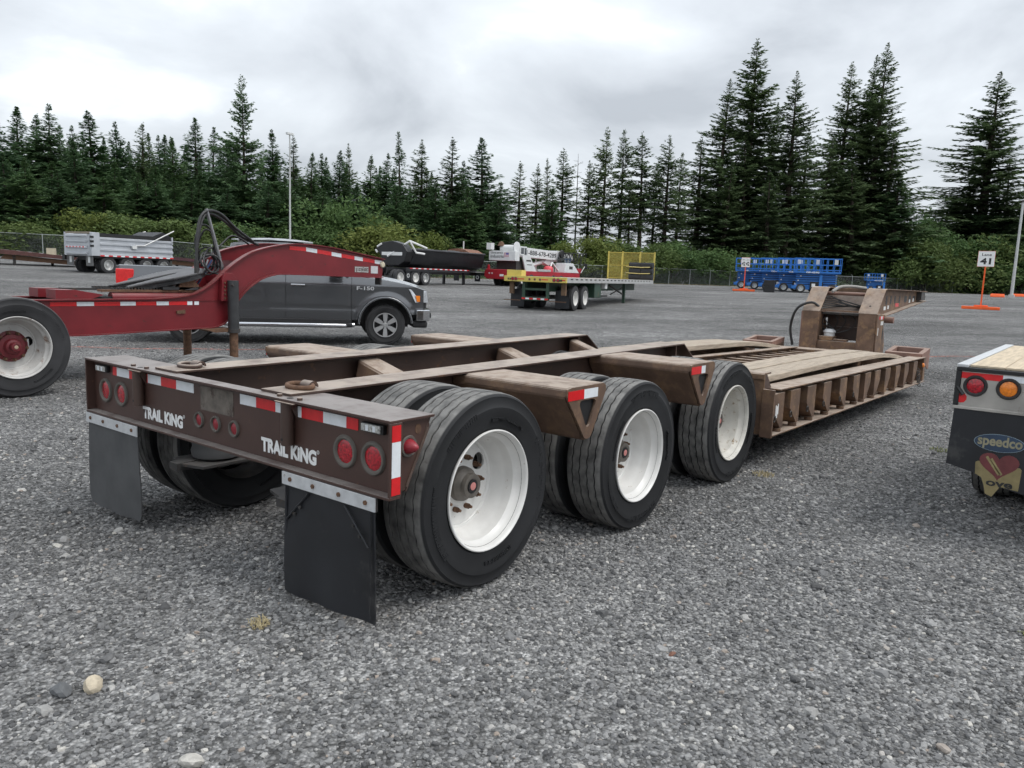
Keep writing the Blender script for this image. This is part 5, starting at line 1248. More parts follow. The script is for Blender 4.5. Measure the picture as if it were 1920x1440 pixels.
MB().box(2.0, 6.0, -1.2, 1.2, 0.55, 0.62).build('lower_deck', wood_new, RT)
MB().box(2.47, 2.5, -1.2, 1.2, 0.62, 1.0855).build('step_plate', black_in, RT)
for s in (-1, 1): MB().box(0.06, 2.47, s*0.35, s*0.45, 0.7, 1.085).build('frame_beam', black_in, RT)
for s in (-1, 1): trailer_wheel(1.50, s, 0.478, RT, white_rim, 1.0, yo=1.27)
MB().cyl((1.50, -0.9, 0.478), (1.50, 0.9, 0.478), 0.06, 12).build('axle', dark_steel, RT)

# ------------------------------------------------------------------ machines farther back
far_t = MB().lathe([(0.28, -0.13), (0.31, -0.14), (0.42, -0.14), (0.485, -0.12), (0.50, -0.09), (0.50, -0.05), (0.49, -0.045), (0.49, -0.035), (0.50, -0.03), (0.50, 0.03), (0.49, 0.035), (0.49, 0.045), (0.50, 0.05), (0.50, 0.09), (0.485, 0.12), (0.42, 0.14), (0.31, 0.14), (0.28, 0.13)], n=40).mesh('tyre', 0.6)
far_t.materials.append(surf('far_tyre_rubber', (0.030, 0.030, 0.032), 0.75, var=0.25, vs=6))
far_r = MB().lathe([(0.29, -0.125), (0.30, -0.14), (0.285, -0.14), (0.27, -0.10), (0.26, 0.0), (0.235, 0.03), (0.20, 0.035), (0.10, 0.025), (0.095, -0.05), (0.06, -0.06), (0.0, -0.06)], n=32).mesh('rim', 0.5)
far_rims = {}
def far_wheel(par, x, y, z, s, R=0.52, m=white_rim, w=1.0):
    o = sub('wheel', par, (x, y, z), (0, random.Random(int(x*91+y*7)).uniform(0, 6), 0 if s < 0 else PI)); o.scale = (R/0.5, w, R/0.5)
    obj('tyre', far_t, None, o)
    if m.name not in far_rims: far_rims[m.name] = far_r.copy(); far_rims[m.name].materials.clear(); far_rims[m.name].materials.append(m)
    obj('rim', far_rims[m.name], None, o); return o
def duals(par, x, R, m=white_rim, hw=1.22, axle=True):
    for s in (-1, 1):
        far_wheel(par, x, s*(hw-0.14), R, s, R, m); far_wheel(par, x, s*(hw-0.46), R, s, R, dark_steel)
    if axle: MB().cyl((x, -hw+0.3, R), (x, hw-0.3, R), 0.07, 10).build('axle', dark_steel, par)
def tape_run(par, x0, x1, n, y, z, h, first=0, name='reflective_tape'):
    d = (x1-x0)/n
    for k in range(n): MB().box(x0+k*d, x0+(k+1)*d-0.002, y-0.002, y+0.002, z, z+h).build(name, (tape_red, tape_white)[(k+first) % 2], par)
green = surf('green_paint', (0.026, 0.060, 0.038), 0.5, var=0.25, vs=3, rust=(RUST, 0.05, 4), dust=((0.2, 0.2, 0.18), 0.4))
yellow = surf('yellow_paint', (0.60, 0.48, 0.11), 0.5, var=0.1, vs=3, rust=(RUST, -0.2, 4))
alum = surf('aluminium_rail', (0.55, 0.55, 0.54), 0.45, 0.5, var=0.1)
# --- green flatbed with yellow tail and headboard
FB = thing('flatbed_trailer', 'long flatbed trailer with yellow tail beam, green frame and yellow mesh headboard', 'trailer', (22.35, 14.48, hz(22.45, 14.35)), math.radians(15))
LF = 14.6; ZD = 1.30
for q in range(9):
    MB().box(0.10, LF, -1.24+q*0.2756, -1.24+q*0.2756+0.270, ZD-0.03, ZD+(0.004 if q % 2 else 0)).build('deck_plank', wood_new, FB)
for s in (-1, 1):
    MB().box(0.1, LF, s*1.242, s*1.30, ZD-0.19, ZD+0.01).build('side_rail', alum, FB, bevel=0.004)
    for k in range(22): MB().box(0.5+k*0.62, 0.78+k*0.62, s*1.2995, s*1.303, ZD-0.08, ZD-0.03).build('stake_pocket', dark_steel, FB)
    MB().box(0.3, 13.6, s*0.42, s*0.50, ZD-0.56, ZD-0.031).build('frame_beam', green, FB)
MB().box(0.0, 0.10, -1.30, 1.30, ZD-0.20, ZD+0.012).build('tail_beam', yellow, FB, bevel=0.008)
for y in (0.93, 0.80, -0.80, -0.95): round_lamp(y, ZD-0.10, 0.075, lens_red, FB, 0.0)
for y in (0.22, 0.0, -0.22): round_lamp(y, ZD-0.10, 0.045, lens_dull, FB, 0.0)
for y0, y1 in ((0.72, 0.45), (-0.28, -0.55), (-1.12, -1.26)): MB().box(-0.003, 0.0, y0, y1, ZD-0.12, ZD-0.08).build('reflective_tape', tape_red, FB)
for y in (1.12, 1.04, -1.04, -1.10): MB().box(-0.003, 0.0, y-0.025, y+0.025, ZD-0.15, ZD-0.07).build('decal', black_in, FB)
for s in (-1, 1): MB().box(0.12, 0.2, s*0.44, s*0.56, 0.42, ZD-0.2).build('guard_post', green, FB)
MB().box(0.10, 0.2, -0.56, 0.56, 0.38, 0.52).build('rear_guard', green, FB, bevel=0.01)
MB().box(0.12, 0.2, -0.44, 0.44, 0.78, 0.86).build('guard_bar', green, FB)
for k in range(7): MB().box(0.096, 0.1, 0.56-k*0.16, 0.56-k*0.16-0.15, 0.42, 0.48).build('reflective_tape', (tape_red, tape_white)[k % 2], FB)
for s in (-1, 1):
    MB().box(0.6, 0.62, s*0.66, s*1.24, 0.10, 0.80).build('mudflap', rubber_black, FB)
    MB().box(0.05, 0.08, s*0.60, s*1.30, 0.36, 0.39).build('flap_bar', rusty, FB)
    MB().box(0.3, 0.42, s*1.0, s*1.18, 0.62, ZD-0.2).build('dock_block', surf('weathered_timber', (0.16, 0.10, 0.06), 0.85, var=0.3), FB)
duals(FB, 1.45, 0.50); duals(FB, 2.70, 0.50)
MB().box(4.0, 5.0, -1.2, -0.55, 0.48, ZD-0.2).build('tool_box', green, FB, bevel=0.02)
for s in (-1, 1):
    MB().box(9.45, 9.60, s*0.95, s*1.08, 0.02, ZD-0.2).build('landing_leg', green, FB)
    MB().tube([(9.5, s*1.0, 0.55), (8.3, s*0.6, ZD-0.3)], 0.04, 6).build('leg_brace', dark_steel, FB)
    MB().tube([(9.5, s*1.0, 0.95), (8.9, s*0.5, 0.55)], 0.03, 6).build('leg_brace', dark_steel, FB)
MB().box(5.2, 8.4, -0.5, -0.44, 0.45, 0.52).build('spare_carrier', dark_steel, FB)
MB().box(5.6, 5.9, -1.22, -1.0, 0.85, 1.12).build('white_tank', old_white, FB, bevel=0.04)
HB = sub('headboard', FB, (LF-0.06, 0, ZD+0.005))
mb = MB()
for a, c in (((-1.3, 0.0), (-1.3, 1.5)), ((1.3, 0), (1.3, 1.5)), ((-1.3, 1.46), (1.3, 1.46)), ((-1.3, 0.04), (1.3, 0.04)), ((-0.5, 0), (-0.5, 1.5)), ((0.5, 0), (0.5, 1.5)), ((-1.3, 0.75), (1.3, 0.75))):
    y0, y1 = sorted((a[0], c[0])); z0, z1 = sorted((a[1], c[1])); mb.box(-0.03, 0.03, y0-0.04, y1+0.04, z0, z1+0.03)
mb.build('frame', yellow, HB)
mb = MB()
for k in range(44): y = -1.28+k*0.0595; mb.box(-0.005, 0.005, y-0.005, y+0.005, 0.03, 1.46)
for k in range(25): z = 0.05+k*0.0585; mb.box(-0.006, 0.006, -1.28, 1.28, z-0.005, z+0.005)
kind(mb.build('wire_mesh', yellow, HB), 'stuff')
p = sub('yellow_stake_box', FB); MB().box(0.15, 0.6, 0.62, 1.25, ZD+0.005, ZD+0.24).build('rack', yellow, p, bevel=0.01)
# rolled tarps strapped to the headboard
tarp = surf('black_tarp', (0.014, 0.015, 0.018), 0.5, var=0.3, vs=5, bump=0.01, bs=7)
FBM = Matrix.Translation(FB.location) @ Matrix.Rotation(math.radians(15), 4, 'Z')
for k in range(3):
    for j in range(2):
        y = -0.35-0.66*j; z = ZD+0.012+k*0.315
        M = FBM @ Vector((LF-0.36, y, z))
        mb = MB(); rs = random.Random(k*2+j)
        prof = rbox(-0.22, 0.22, 0, 0.305, 0.09, 4); nn = len(prof); vs_ = []; fs_ = []
        for i in range(7):
            t = i/6; sc_ = 1-0.06*abs(2*t-1)**3
            for (px, pz) in prof: vs_.append((px*sc_*rs.uniform(.97, 1.03), -0.32+0.64*t, pz*rs.uniform(.97, 1.0)))
        for i in range(6):
            for q in range(nn): fs_.append((i*nn+q, i*nn+(q+1) % nn, (i+1)*nn+(q+1) % nn, (i+1)*nn+q))
        fs_ += [tuple(range(nn))[::-1], tuple(range(6*nn, 7*nn))]
        o = mb.add(vs_, fs_).build('rolled_tarp', tarp, None, 0.8, loc=M, rot=(0, 0, math.radians(15)))
        tag(o, 'folded black tarp, %s row, %s of the two stacks on the yellow headboard' % (('bottom', 'middle', 'top')[k], ('left', 'right')[j]), 'tarp', 'black tarps strapped to the headboard')
for k, z in enumerate((ZD+0.36, ZD+0.70)):
    o = MB().tube([FBM @ Vector((LF-0.1, 0.25, z+0.03)), FBM @ Vector((LF-0.60, -0.05, z)), FBM @ Vector((LF-0.61, -0.7, z-0.02)), FBM @ Vector((LF-0.60, -1.2, z)), FBM @ Vector((LF-0.1, -1.28, z+0.05))], 0.022, 6).build('tie_strap', surf('yellow_strap', (0.62, 0.52, 0.22), 0.8), None)
    tag(o, 'pale yellow strap across the black tarps, the %s of the two' % ('lower', 'upper')[k], 'strap', 'straps over the black tarps')

# --- truck crane
CR = thing('truck_crane', 'white and red truck crane with a lettered boom and black lattice jib', 'crane', (44.0, 34.0, hz(44.0, 34.0)), math.radians(5))
cred = surf('crane_red_paint', (0.36, 0.016, 0.026), 0.42, var=0.12, vs=2)
cwhite = surf('crane_white_paint', (0.66, 0.67, 0.67), 0.45, var=0.08, vs=2, rust=((0.3, 0.25, 0.2), -0.3, 3))
MB().prism([(-1.0, 0.52), (1.0, 0.52), (1.22, 0.70), (1.22, 1.08), (1.05, 1.26), (-1.05, 1.26), (-1.22, 1.08), (-1.22, 0.70)], 'x', 0.0, 1.2).build('rear_outrigger_box', cred, CR, bevel=0.03)
MB().box(-0.012, 0, -0.55, -0.2, 0.74, 0.90).build('licence_plate', white_paint, CR)
for y in (0.75, 0.5): MB().prism(circ(y, 0.95, 0.06, 12), 'x', -0.012, 0.0).build('rear_lamp', old_white, CR)
MB().prism([(0.9, 1.26), (1.05, 1.26), (1.0, 1.6), (0.92, 1.5)], 'x', 0.1, 0.3).build('corner_horn', cred, CR)
MB().box(1.2, 9.2, -1.18, 1.18, 0.85, 1.20).build('carrier_deck', cred, CR, bevel=0.02)
MB().box(1.2, 9.0, -0.5, 0.5, 0.45, 0.85).build('chassis', black_in, CR)
for x in (1.7, 3.0, 6.4, 7.7): duals(CR, x, 0.48)
MB().box(3.9, 5.9, -1.22, -0.4, 1.201, 1.38).build('step_box', alum, CR, bevel=0.02)
MB().lathe([(0.0, 0.5), (0.22, 0.48), (0.36, 0.40), (0.42, 0.2), (0.42, 0.0)], (6.2, -0.8, 1.20), 'z', 20).build('red_tank', surf('pink_red_tank', (0.6, 0.06, 0.08), 0.4), CR, 0.8)
# superstructure
SU = sub('superstructure', CR, (0, 0, -0.36))
MB().box(0.5, 1.15, -1.2, 1.2, 2.28, 3.02).build('counterweight', cwhite, SU, bevel=0.03)
MB().box(0.495, 1.155, -1.2, -1.212, 2.28, 3.02).build('counterweight_panel', cwhite, SU) if False else None
text('lettering', 'CRANE SERVICE', 0.13, black_in, SU, (0.492, 1.02, 2.80), REAR, bold=0.01, width=1.1)
text('lettering', 'industrial', 0.24, plastic, SU, (0.492, 1.05, 2.50), REAR, bold=0.01, width=1.25)
MB().box(0.488, 0.496, -0.2+0.0, -0.65, 2.55, 2.9).build('flag_decal', surf('faded_flag', (0.55, 0.38, 0.42), 0.6, var=0.3, vs=12), SU)
MB().box(0.486, 0.495, -0.38, -0.62, 2.74, 2.88).build('flag_decal', surf('flag_blue', (0.1, 0.1, 0.3), 0.6), SU)
MB().prism([(2.2, 1.5), (3.9, 1.5), (3.7, 1.62), (2.7, 2.75), (1.6, 2.75)], 'y', -1.15, -1.05).build('side_panel', cwhite, SU)
MB().prism([(2.2, 1.5), (3.9, 1.5), (3.7, 1.62), (2.7, 2.75), (1.6, 2.75)], 'y', 1.05, 1.15).build('side_panel', cwhite, SU)
MB().box(2.2, 2.9, -1.157, -1.15, 2.30, 2.42).build('decal', dark_steel, SU); MB().box(2.3, 3.0, -1.157, -1.15, 2.02, 2.08).build('decal', dark_steel, SU)
MB().cyl((2.6, 0, 1.42), (2.6, 0, 1.55), 1.0, 24).build('slew_ring', dark_steel, SU)
MB().box(1.15, 2.6, -0.9, 0.9, 1.55, 2.4).build('engine_house', dark_steel, SU)
MB().cyl((1.0, -0.85, 3.22), (1.0, 0.35, 3.22), 0.27, 18).build('winch_drum', old_white, SU, 0.6)
MB().lathe([(0.0, -0.02), (0.44, 0), (0.44, 0.06), (0.0, 0.08)], (1.15, -0.95, 3.30), 'y', 22).build('winch_flange', cwhite, SU, 0.6)
MB().lathe([(0.0, 0.35), (0.15, 0.3), (0.30, 0.0)], (0.9, 0.35, 3.40), 'z', 12).build('exhaust_cone', rusty, SU)
MB().box(0.3, 0.75, 0.9, 1.3, 3.1, 3.6).build('beacon_box', cwhite, SU)
MB().box(1.5, 2.5, -1.0, -0.2, 2.75, 3.42).build('operator_cab', cwhite, SU, bevel=0.03)
MB().box(1.62, 2.05, -1.006, -0.99, 2.85, 3.32).build('cab_window', glass, SU); MB().box(2.12, 2.42, -1.006, -0.99, 2.80, 3.32).build('cab_window', glass, SU)
BM = sub('boom', SU, (1.9, 0.25, 2.60), (0, math.radians(1.5), 0))
MB().box(0.4, 6.9, -0.40, 0.40, 0.12, 0.86).build('base_section', cwhite, BM, bevel=0.03)
MB().box(6.75, 7.05, -0.46, 0.46, 0.02, 0.95).build('collar', cwhite, BM, bevel=0.02)
MB().box(7.05, 9.7, -0.30, 0.30, 0.30, 0.78).build('inner_section', cwhite, BM, bevel=0.02)
text('lettering', '1-888-678-4289', 0.36, black_in, BM, (1.75, -0.402, 0.33), SIDE, bold=0.02, width=4.7)
MB().tube([(4.4, 0, -0.15), (6.9, 0, 0.0)], 0.01, 4) if False else None
MB().cyl((3.4, 0.25, 1.75), (8.4, 0.25, 2.65), 0.17, 16).build('lift_cylinder', cwhite, SU, 0.6)
MB().prism([(6.7, 2.35), (7.6, 2.75), (8.9, 2.95), (8.6, 2.5), (7.6, 2.1)], 'y', 0.02, 0.5).build('boom_foot', cwhite, SU)
# lattice jib stowed beside the boom head
mb = MB(); xa, xb = 9.0, 13.2
for z0, z1 in ((3.22, 3.30), (2.95, 2.25)):
    for y in (-0.55, -0.15): mb.tube([(xa, y, z0), (xb, y, z1)], 0.035, 5)
for k in range(13):
    t0, t1 = k/13, (k+1)/13; zt0, zt1 = 3.22+0.08*t0, 3.22+0.08*t1; zb0, zb1 = 2.95-0.7*t0, 2.95-0.7*t1
    for y in (-0.55, -0.15):
        a, c = ((xa+(xb-xa)*t0, y, zt0), (xa+(xb-xa)*t1, y, zb1)) if k % 2 else ((xa+(xb-xa)*t0, y, zb0), (xa+(xb-xa)*t1, y, zt1))
        mb.tube([a, c], 0.022, 4)
    mb.tube([(xa+(xb-xa)*t0, -0.55, zt0), (xa+(xb-xa)*t0, -0.15, zt0)], 0.02, 4)
mb.build('lattice_jib', black_in, SU)
MB().lathe([(0.0, -0.1), (0.3, -0.1), (0.36, 0), (0.3, 0.1), (0.0, 0.1)], (8.9, -0.45, 3.10), 'y', 16).build('jib_sheave', black_in, SU)
for a, c in (((6.6, -0.6, 1.2), (7.6, -0.3, 2.0)), ((8.4, -0.6, 1.2), (7.6, -0.3, 2.0)), ((6.5, 0.6, 1.2), (6.5, 0.6, 2.2))): MB().tube([a, c], 0.07, 8).build('boom_rest', cwhite, CR, 1.0)
MB().prism([(8.2, 1.2), (10.8, 1.2), (9.7, 2.0), (8.4, 2.0)], 'y', -1.18, -0.2).build('carrier_cab', cwhite, CR, bevel=0.03)
MB().box(8.45, 9.6, -1.0, -0.3, 2.0, 2.45).build('cab_glass', glass, CR)
MB().box(9.0, 9.6, -1.187, -1.18, 1.5, 1.75).build('decal', dark_steel, CR)
MB().box(9.0, 11.0, -1.15, 1.15, 0.6, 1.2).build('front_body', cred, CR, bevel=0.03)
MB().box(10.9, 11.4, -1.1, 1.1, 1.2, 1.6).build('hook_guard', cred, CR, bevel=0.05)
MB().tube([(10.9, -1.3, 1.25), (11.4, -1.45, 1.9)], 0.035, 6).build('mirror_arm', old_white, CR)
MB().box(11.3, 11.5, -1.6, -1.35, 1.6, 2.05).build('mirror', black_in, CR, bevel=0.05)

# --- black side dump trailer
SD_ = thing('side_dump_trailer', 'black side dump trailer with a tarped tub and white folding arms', 'trailer', (34.6, 35.75, hz(35, 35)), math.radians(6))
blk = surf('black_trailer_paint', (0.016, 0.016, 0.018), 0.4, var=0.2, vs=2)
tubp = [(-1.32, 2.40), (-1.25, 1.9), (-1.0, 1.42), (-0.6, 1.22), (0.6, 1.22), (1.0, 1.42), (1.25, 1.9), (1.32, 2.40), (0.8, 2.50), (0, 2.52), (-0.8, 2.50)]
vs_ = []; fs_ = []; rs = random.Random(3); nn = len(tubp)
for i in range(17):
    x = 0.9+8.5*i/16
    for j, (y, z) in enumerate(tubp): vs_.append((x+rs.uniform(-.05, .05), y*(1+rs.uniform(-.015, .02)), z+rs.uniform(-.03, .03)*(0.3 if j > 6 or j == 0 else 1)-(0.05 if j > 7 else 0)*math.sin(i*1.1)))
for i in range(16):
    for j in range(nn): fs_.append((i*nn+j, (i+1)*nn+j, (i+1)*nn+(j+1) % nn, i*nn+(j+1) % nn))
fs_ += [tuple(range(nn))[::-1], tuple(range(16*nn, 17*nn))]
MB().add([(a, -b_, c) for a, b_, c in vs_], fs_).build('tub', tarp, SD_, 0.6)
MB().tube([(0.9, -1.36, 2.42), (9.4, -1.36, 2.40)], 0.07, 8).build('tarp_roll', surf('dark_grey_tarp', (0.045, 0.045, 0.05), 0.6), SD_, 1.0)
mb = MB(); mb.prism([(-1.35, 2.25), (-0.9, 2.75), (0.0, 2.95), (0.9, 2.85), (1.45, 2.45), (1.2, 2.2), (0.6, 1.3), (-0.6, 1.3), (-1.1, 1.6)], 'x', 0.2, 0.9); mb.build('rear_bulkhead', blk, SD_, bevel=0.04)
MB().box(0.19, 0.2, -0.9, 0.9, 1.98, 2.2).build('decal', white_paint, SD_)
for pts in ([(0.15, 0.35, 1.9), (0.5, -1.3, 2.95)], [(0.5, -1.3, 2.95), (1.0, -1.45, 2.2)], [(0.5, -1.3, 2.95), (2.2, -1.4, 2.55)], [(1.0, -1.45, 2.2), (1.9, -1.45, 2.15)], [(0.2, 1.3, 2.55), (0.2, 0.9, 2.75)], [(0.2, 1.45, 2.35), (0.2, 1.3, 2.15)]):
    MB().tube(pts, 0.07, 6).build('arm', white_paint, SD_)
mb = MB(); mb.prism([(-1.3, 2.42), (-0.7, 2.70), (0, 2.78), (0.7, 2.72), (1.3, 2.45)], 'x', 7.6, 9.4); mb.build('front_heap', surf('rusty_tub_lining', (0.20, 0.095, 0.06), 0.8, var=0.25), SD_)
for s in (-1, 1): MB().box(-0.9, 9.6, s*0.45, s*0.55, 0.78, 1.18).build('frame_beam', blk, SD_)
MB().box(0.2, 7.6, -1.26, -1.2, 0.95, 1.2).build('side_skirt', blk, SD_)
tape_run(SD_, 0.6, 7.5, 23, -1.262, 1.12, 0.06);
for x in (-0.3, 1.3, 2.4): duals(SD_, x, 0.53, alum if x > 2 else white_rim)
MB().box(0.30, 0.70, -1.20, -1.17, 0.35, 0.95).build('inner_flap', rubber_black, SD_)
for y in (-1.205, ): 
    mb = MB(); mb.ring(circ(0.5, 0.66, 0.14, 20), circ(0.5, 0.66, 0.09, 20), 'y', y-0.003, y); mb.build('round_emblem', old_white, SD_)
for s in (-1, 1):
    MB().box(7.2, 7.38, s*0.85, s*1.0, 0.0, 1.0).build('landing_leg', blk, SD_); MB().box(7.1, 7.5, s*0.8, s*1.05, 0.0, 0.05).build('leg_foot', blk, SD_)
    MB().box(9.0, 9.03, s*0.75, s*1.25, 0.35, 1.0).build('mudflap', rubber_black, SD_)
mb = MB(); mb.ring(circ(-1.0, 0.66, 0.14, 20), circ(-1.0, 0.66, 0.09, 20), 'x', 8.99, 8.997); mb.build('round_emblem', old_white, SD_)
MB().box(8.6, 11.8, -1.1, 1.1, 1.02, 1.10).build('fender_deck', surf('grey_deck', (0.25, 0.25, 0.25), 0.6), SD_); MB().box(11.3, 12.0, -1.0, 1.0, 0.8, 1.0).build('nose_box', blk, SD_)
MB().cyl((9.3, 0.6, 2.7), (9.3, 0.6, 3.4), 0.05, 8).build('tarp_post', old_white, SD_)

# --- silver dump box trailer
DT = thing('dump_trailer', 'silver ribbed dump trailer with four axles by the left fence', 'trailer', (18.04, 43.88, hz(18.3, 42.6)), math.radians(10))
silver = surf('bare_aluminium_body', (0.50, 0.52, 0.55), 0.42, 0.45, var=0.08, vs=2)
LD = 5.4; z0, z1 = 1.00, 2.30
MB().box(0.06, LD, -1.2, 1.2, z0, z1-0.32).build('box', silver, DT, bevel=0.01)
for s in (-1, 1):
    for z in (z0+0.05, z0+0.36, z0+0.68, z0+0.98): MB().prism([(s*1.2, z-0.07), (s*1.27, z-0.03), (s*1.27, z+0.06), (s*1.2, z+0.10)], 'x', 0.5, LD).build('side_rib', silver, DT)
    MB().box(0.5, LD-0.1, s*1.15, s*1.20, z1-0.32, z1).build('side_board', black_in, DT)
    MB().box(LD-0.1, LD, s*1.10, s*1.27, z1-0.42, z1+0.02).build('front_post', silver, DT)
    MB().box(0.0, 0.5, s*1.1, s*1.28, z0, z1+0.02).build('rear_post', silver, DT, bevel=0.02)
    tape_run(DT, 0.5, LD, 19, s*1.285, z0-0.01, 0.07)
MB().box(0.0, 0.1, -1.1, 1.1, z1-0.05, z1+0.05).build('gate_header', surf('weathered_board', (0.25, 0.21, 0.16), 0.8), DT)
MB().box(-0.02, 0.06, -1.1, 1.1, z0, z1-0.1).build('tailgate', silver, DT)
for z in (z0+0.12, z0+0.48, z0+0.82, z0+1.12): MB().prism([(-0.02, z-0.10), (-0.12, z-0.04), (-0.12, z+0.05), (-0.02, z+0.10)], 'y', -0.95, 0.95).build('gate_rib', silver, DT)
for k in range(12): MB().box(-0.124, -0.12, -0.9+k*0.15, -0.9+k*0.15+0.145, z0+0.45, z0+0.52).build('reflective_tape', (tape_white, tape_red)[k % 2], DT)
for z in (z0+0.5, z0+0.75, z0+1.0): MB().box(-0.05, 0.12, -1.30, -1.20, z, z+0.12).build('gate_hinge', black_in, DT)
MB().box(0.3, LD, -0.5, 0.5, 0.75, z0).build('chassis', black_in, DT)
MB().box(0.2, LD, -1.15, 1.15, z0-0.12, z0-0.02).build('underframe', black_in, DT)
for x in (1.05, 2.3, 3.55, 4.75): duals(DT, x, 0.50, alum)
for s in (-1, 1): MB().box(0.1, 0.12, s*0.55, s*1.2, 0.42, 1.02).build('mudflap', surf('grey_plate_flap', (0.12, 0.12, 0.12), 0.5), DT)
for s in (-1, 1): MB().box(0.09, 0.1, s*0.75, s*0.95, 0.60, 0.95).build('flap_emblem', old_white, DT)
MB().box(0.0, 0.12, 1.25, 1.5, 0.72, 1.05).build('rear_light_box', black_in, DT)
MB().box(LD-0.15, LD, -1.15, 1.15, 0.55, z0).build('front_flap', surf('dark_olive_flap', (0.06, 0.06, 0.05), 0.6), DT)
MB().tube([(2.7, -1.34, z1-0.62), (3.3, -1.36, z1-0.60), (5.4, -1.36, z1+0.40)], 0.04, 6).build('tarp_arm', alum, DT)
MB().tube([(3.6, 1.3, z1-0.2), (5.4, 1.3, z1+0.35)], 0.04, 6).build('tarp_arm', alum, DT)
MB().prism([(4.0, z1-0.05), (5.35, z1-0.05), (5.3, z1+0.10), (4.8, z1+0.30), (4.5, z1+0.18)], 'y', -1.1, 1.1).build('tarp_roll', tarp, DT)
MB().box(2.5, 2.8, -1.38, -1.27, z1-0.80, z1-0.62).build('tarp_motor', old_white, DT)

# --- two rusty low trailers beyond
def low_trailer(label, loc, rz, L, tilt, mat, n):
    t = thing('tilt_trailer', label, 'trailer', (loc[0], loc[1], hz(*loc)), math.radians(rz))
    mb = MB(); mb.hexa([(0, -1.1, 0.42), (L, -1.1, 0.42+tilt), (L, 1.1, 0.42+tilt), (0, 1.1, 0.42), (0, -1.1, 0.62), (L, -1.1, 0.72+tilt), (L, 1.1, 0.72+tilt), (0, 1.1, 0.62)]); mb.build('deck', mat, t)
    d = L/n
    for k in range(n-1):
        xa, xb = (k+0.4)*d, (k+0.75)*d; za, zb_ = 0.55+(tilt+0.08)*xa/L, 0.55+(tilt+0.08)*xb/L
        MB().hexa([(xa, -1.106, za), (xb, -1.106, zb_), (xb, -1.10, zb_), (xa, -1.10, za), (xa, -1.106, za+0.09), (xb, -1.106, zb_+0.09), (xb, -1.10, zb_+0.09), (xa, -1.10, za+0.09)]).build('reflective_tape', tape_white, t)
    MB().prism([(0.2, 0.10), (L*0.75, 0.20+tilt*0.5), (L*0.70, 0.42+tilt*0.6), (0.1, 0.36)], 'y', -0.9, 0.9).build('lower_ramp', rusty, t)
    MB().box(1.5, 1.65, -0.9, -0.75, 0, 0.42).build('stand', dark_steel, t); MB().box(L*0.6, L*0.6+0.15, 0.75, 0.9, 0, 0.6).build('stand', dark_steel, t)
    return t
t = low_trailer('long low rusty-brown tilt trailer at the left edge below the fence', (20.7, 50.1), 152, 5.6, 0.32, surf('dark_red_brown_frame', (0.09, 0.035, 0.03), 0.6, var=0.3), 9)
MB().box(1.2, 1.7, 0.3, 0.8, 0.66, 1.12).build('pump_box', surf('cream_box', (0.5, 0.45, 0.33), 0.6), t)
low_trailer('low dark trailer edge with white tape between silver dump trailer and red dolly', (31.0, 53.0), 172, 6.0, 0.3, surf('maroon_frame', (0.06, 0.02, 0.025), 0.5), 9)

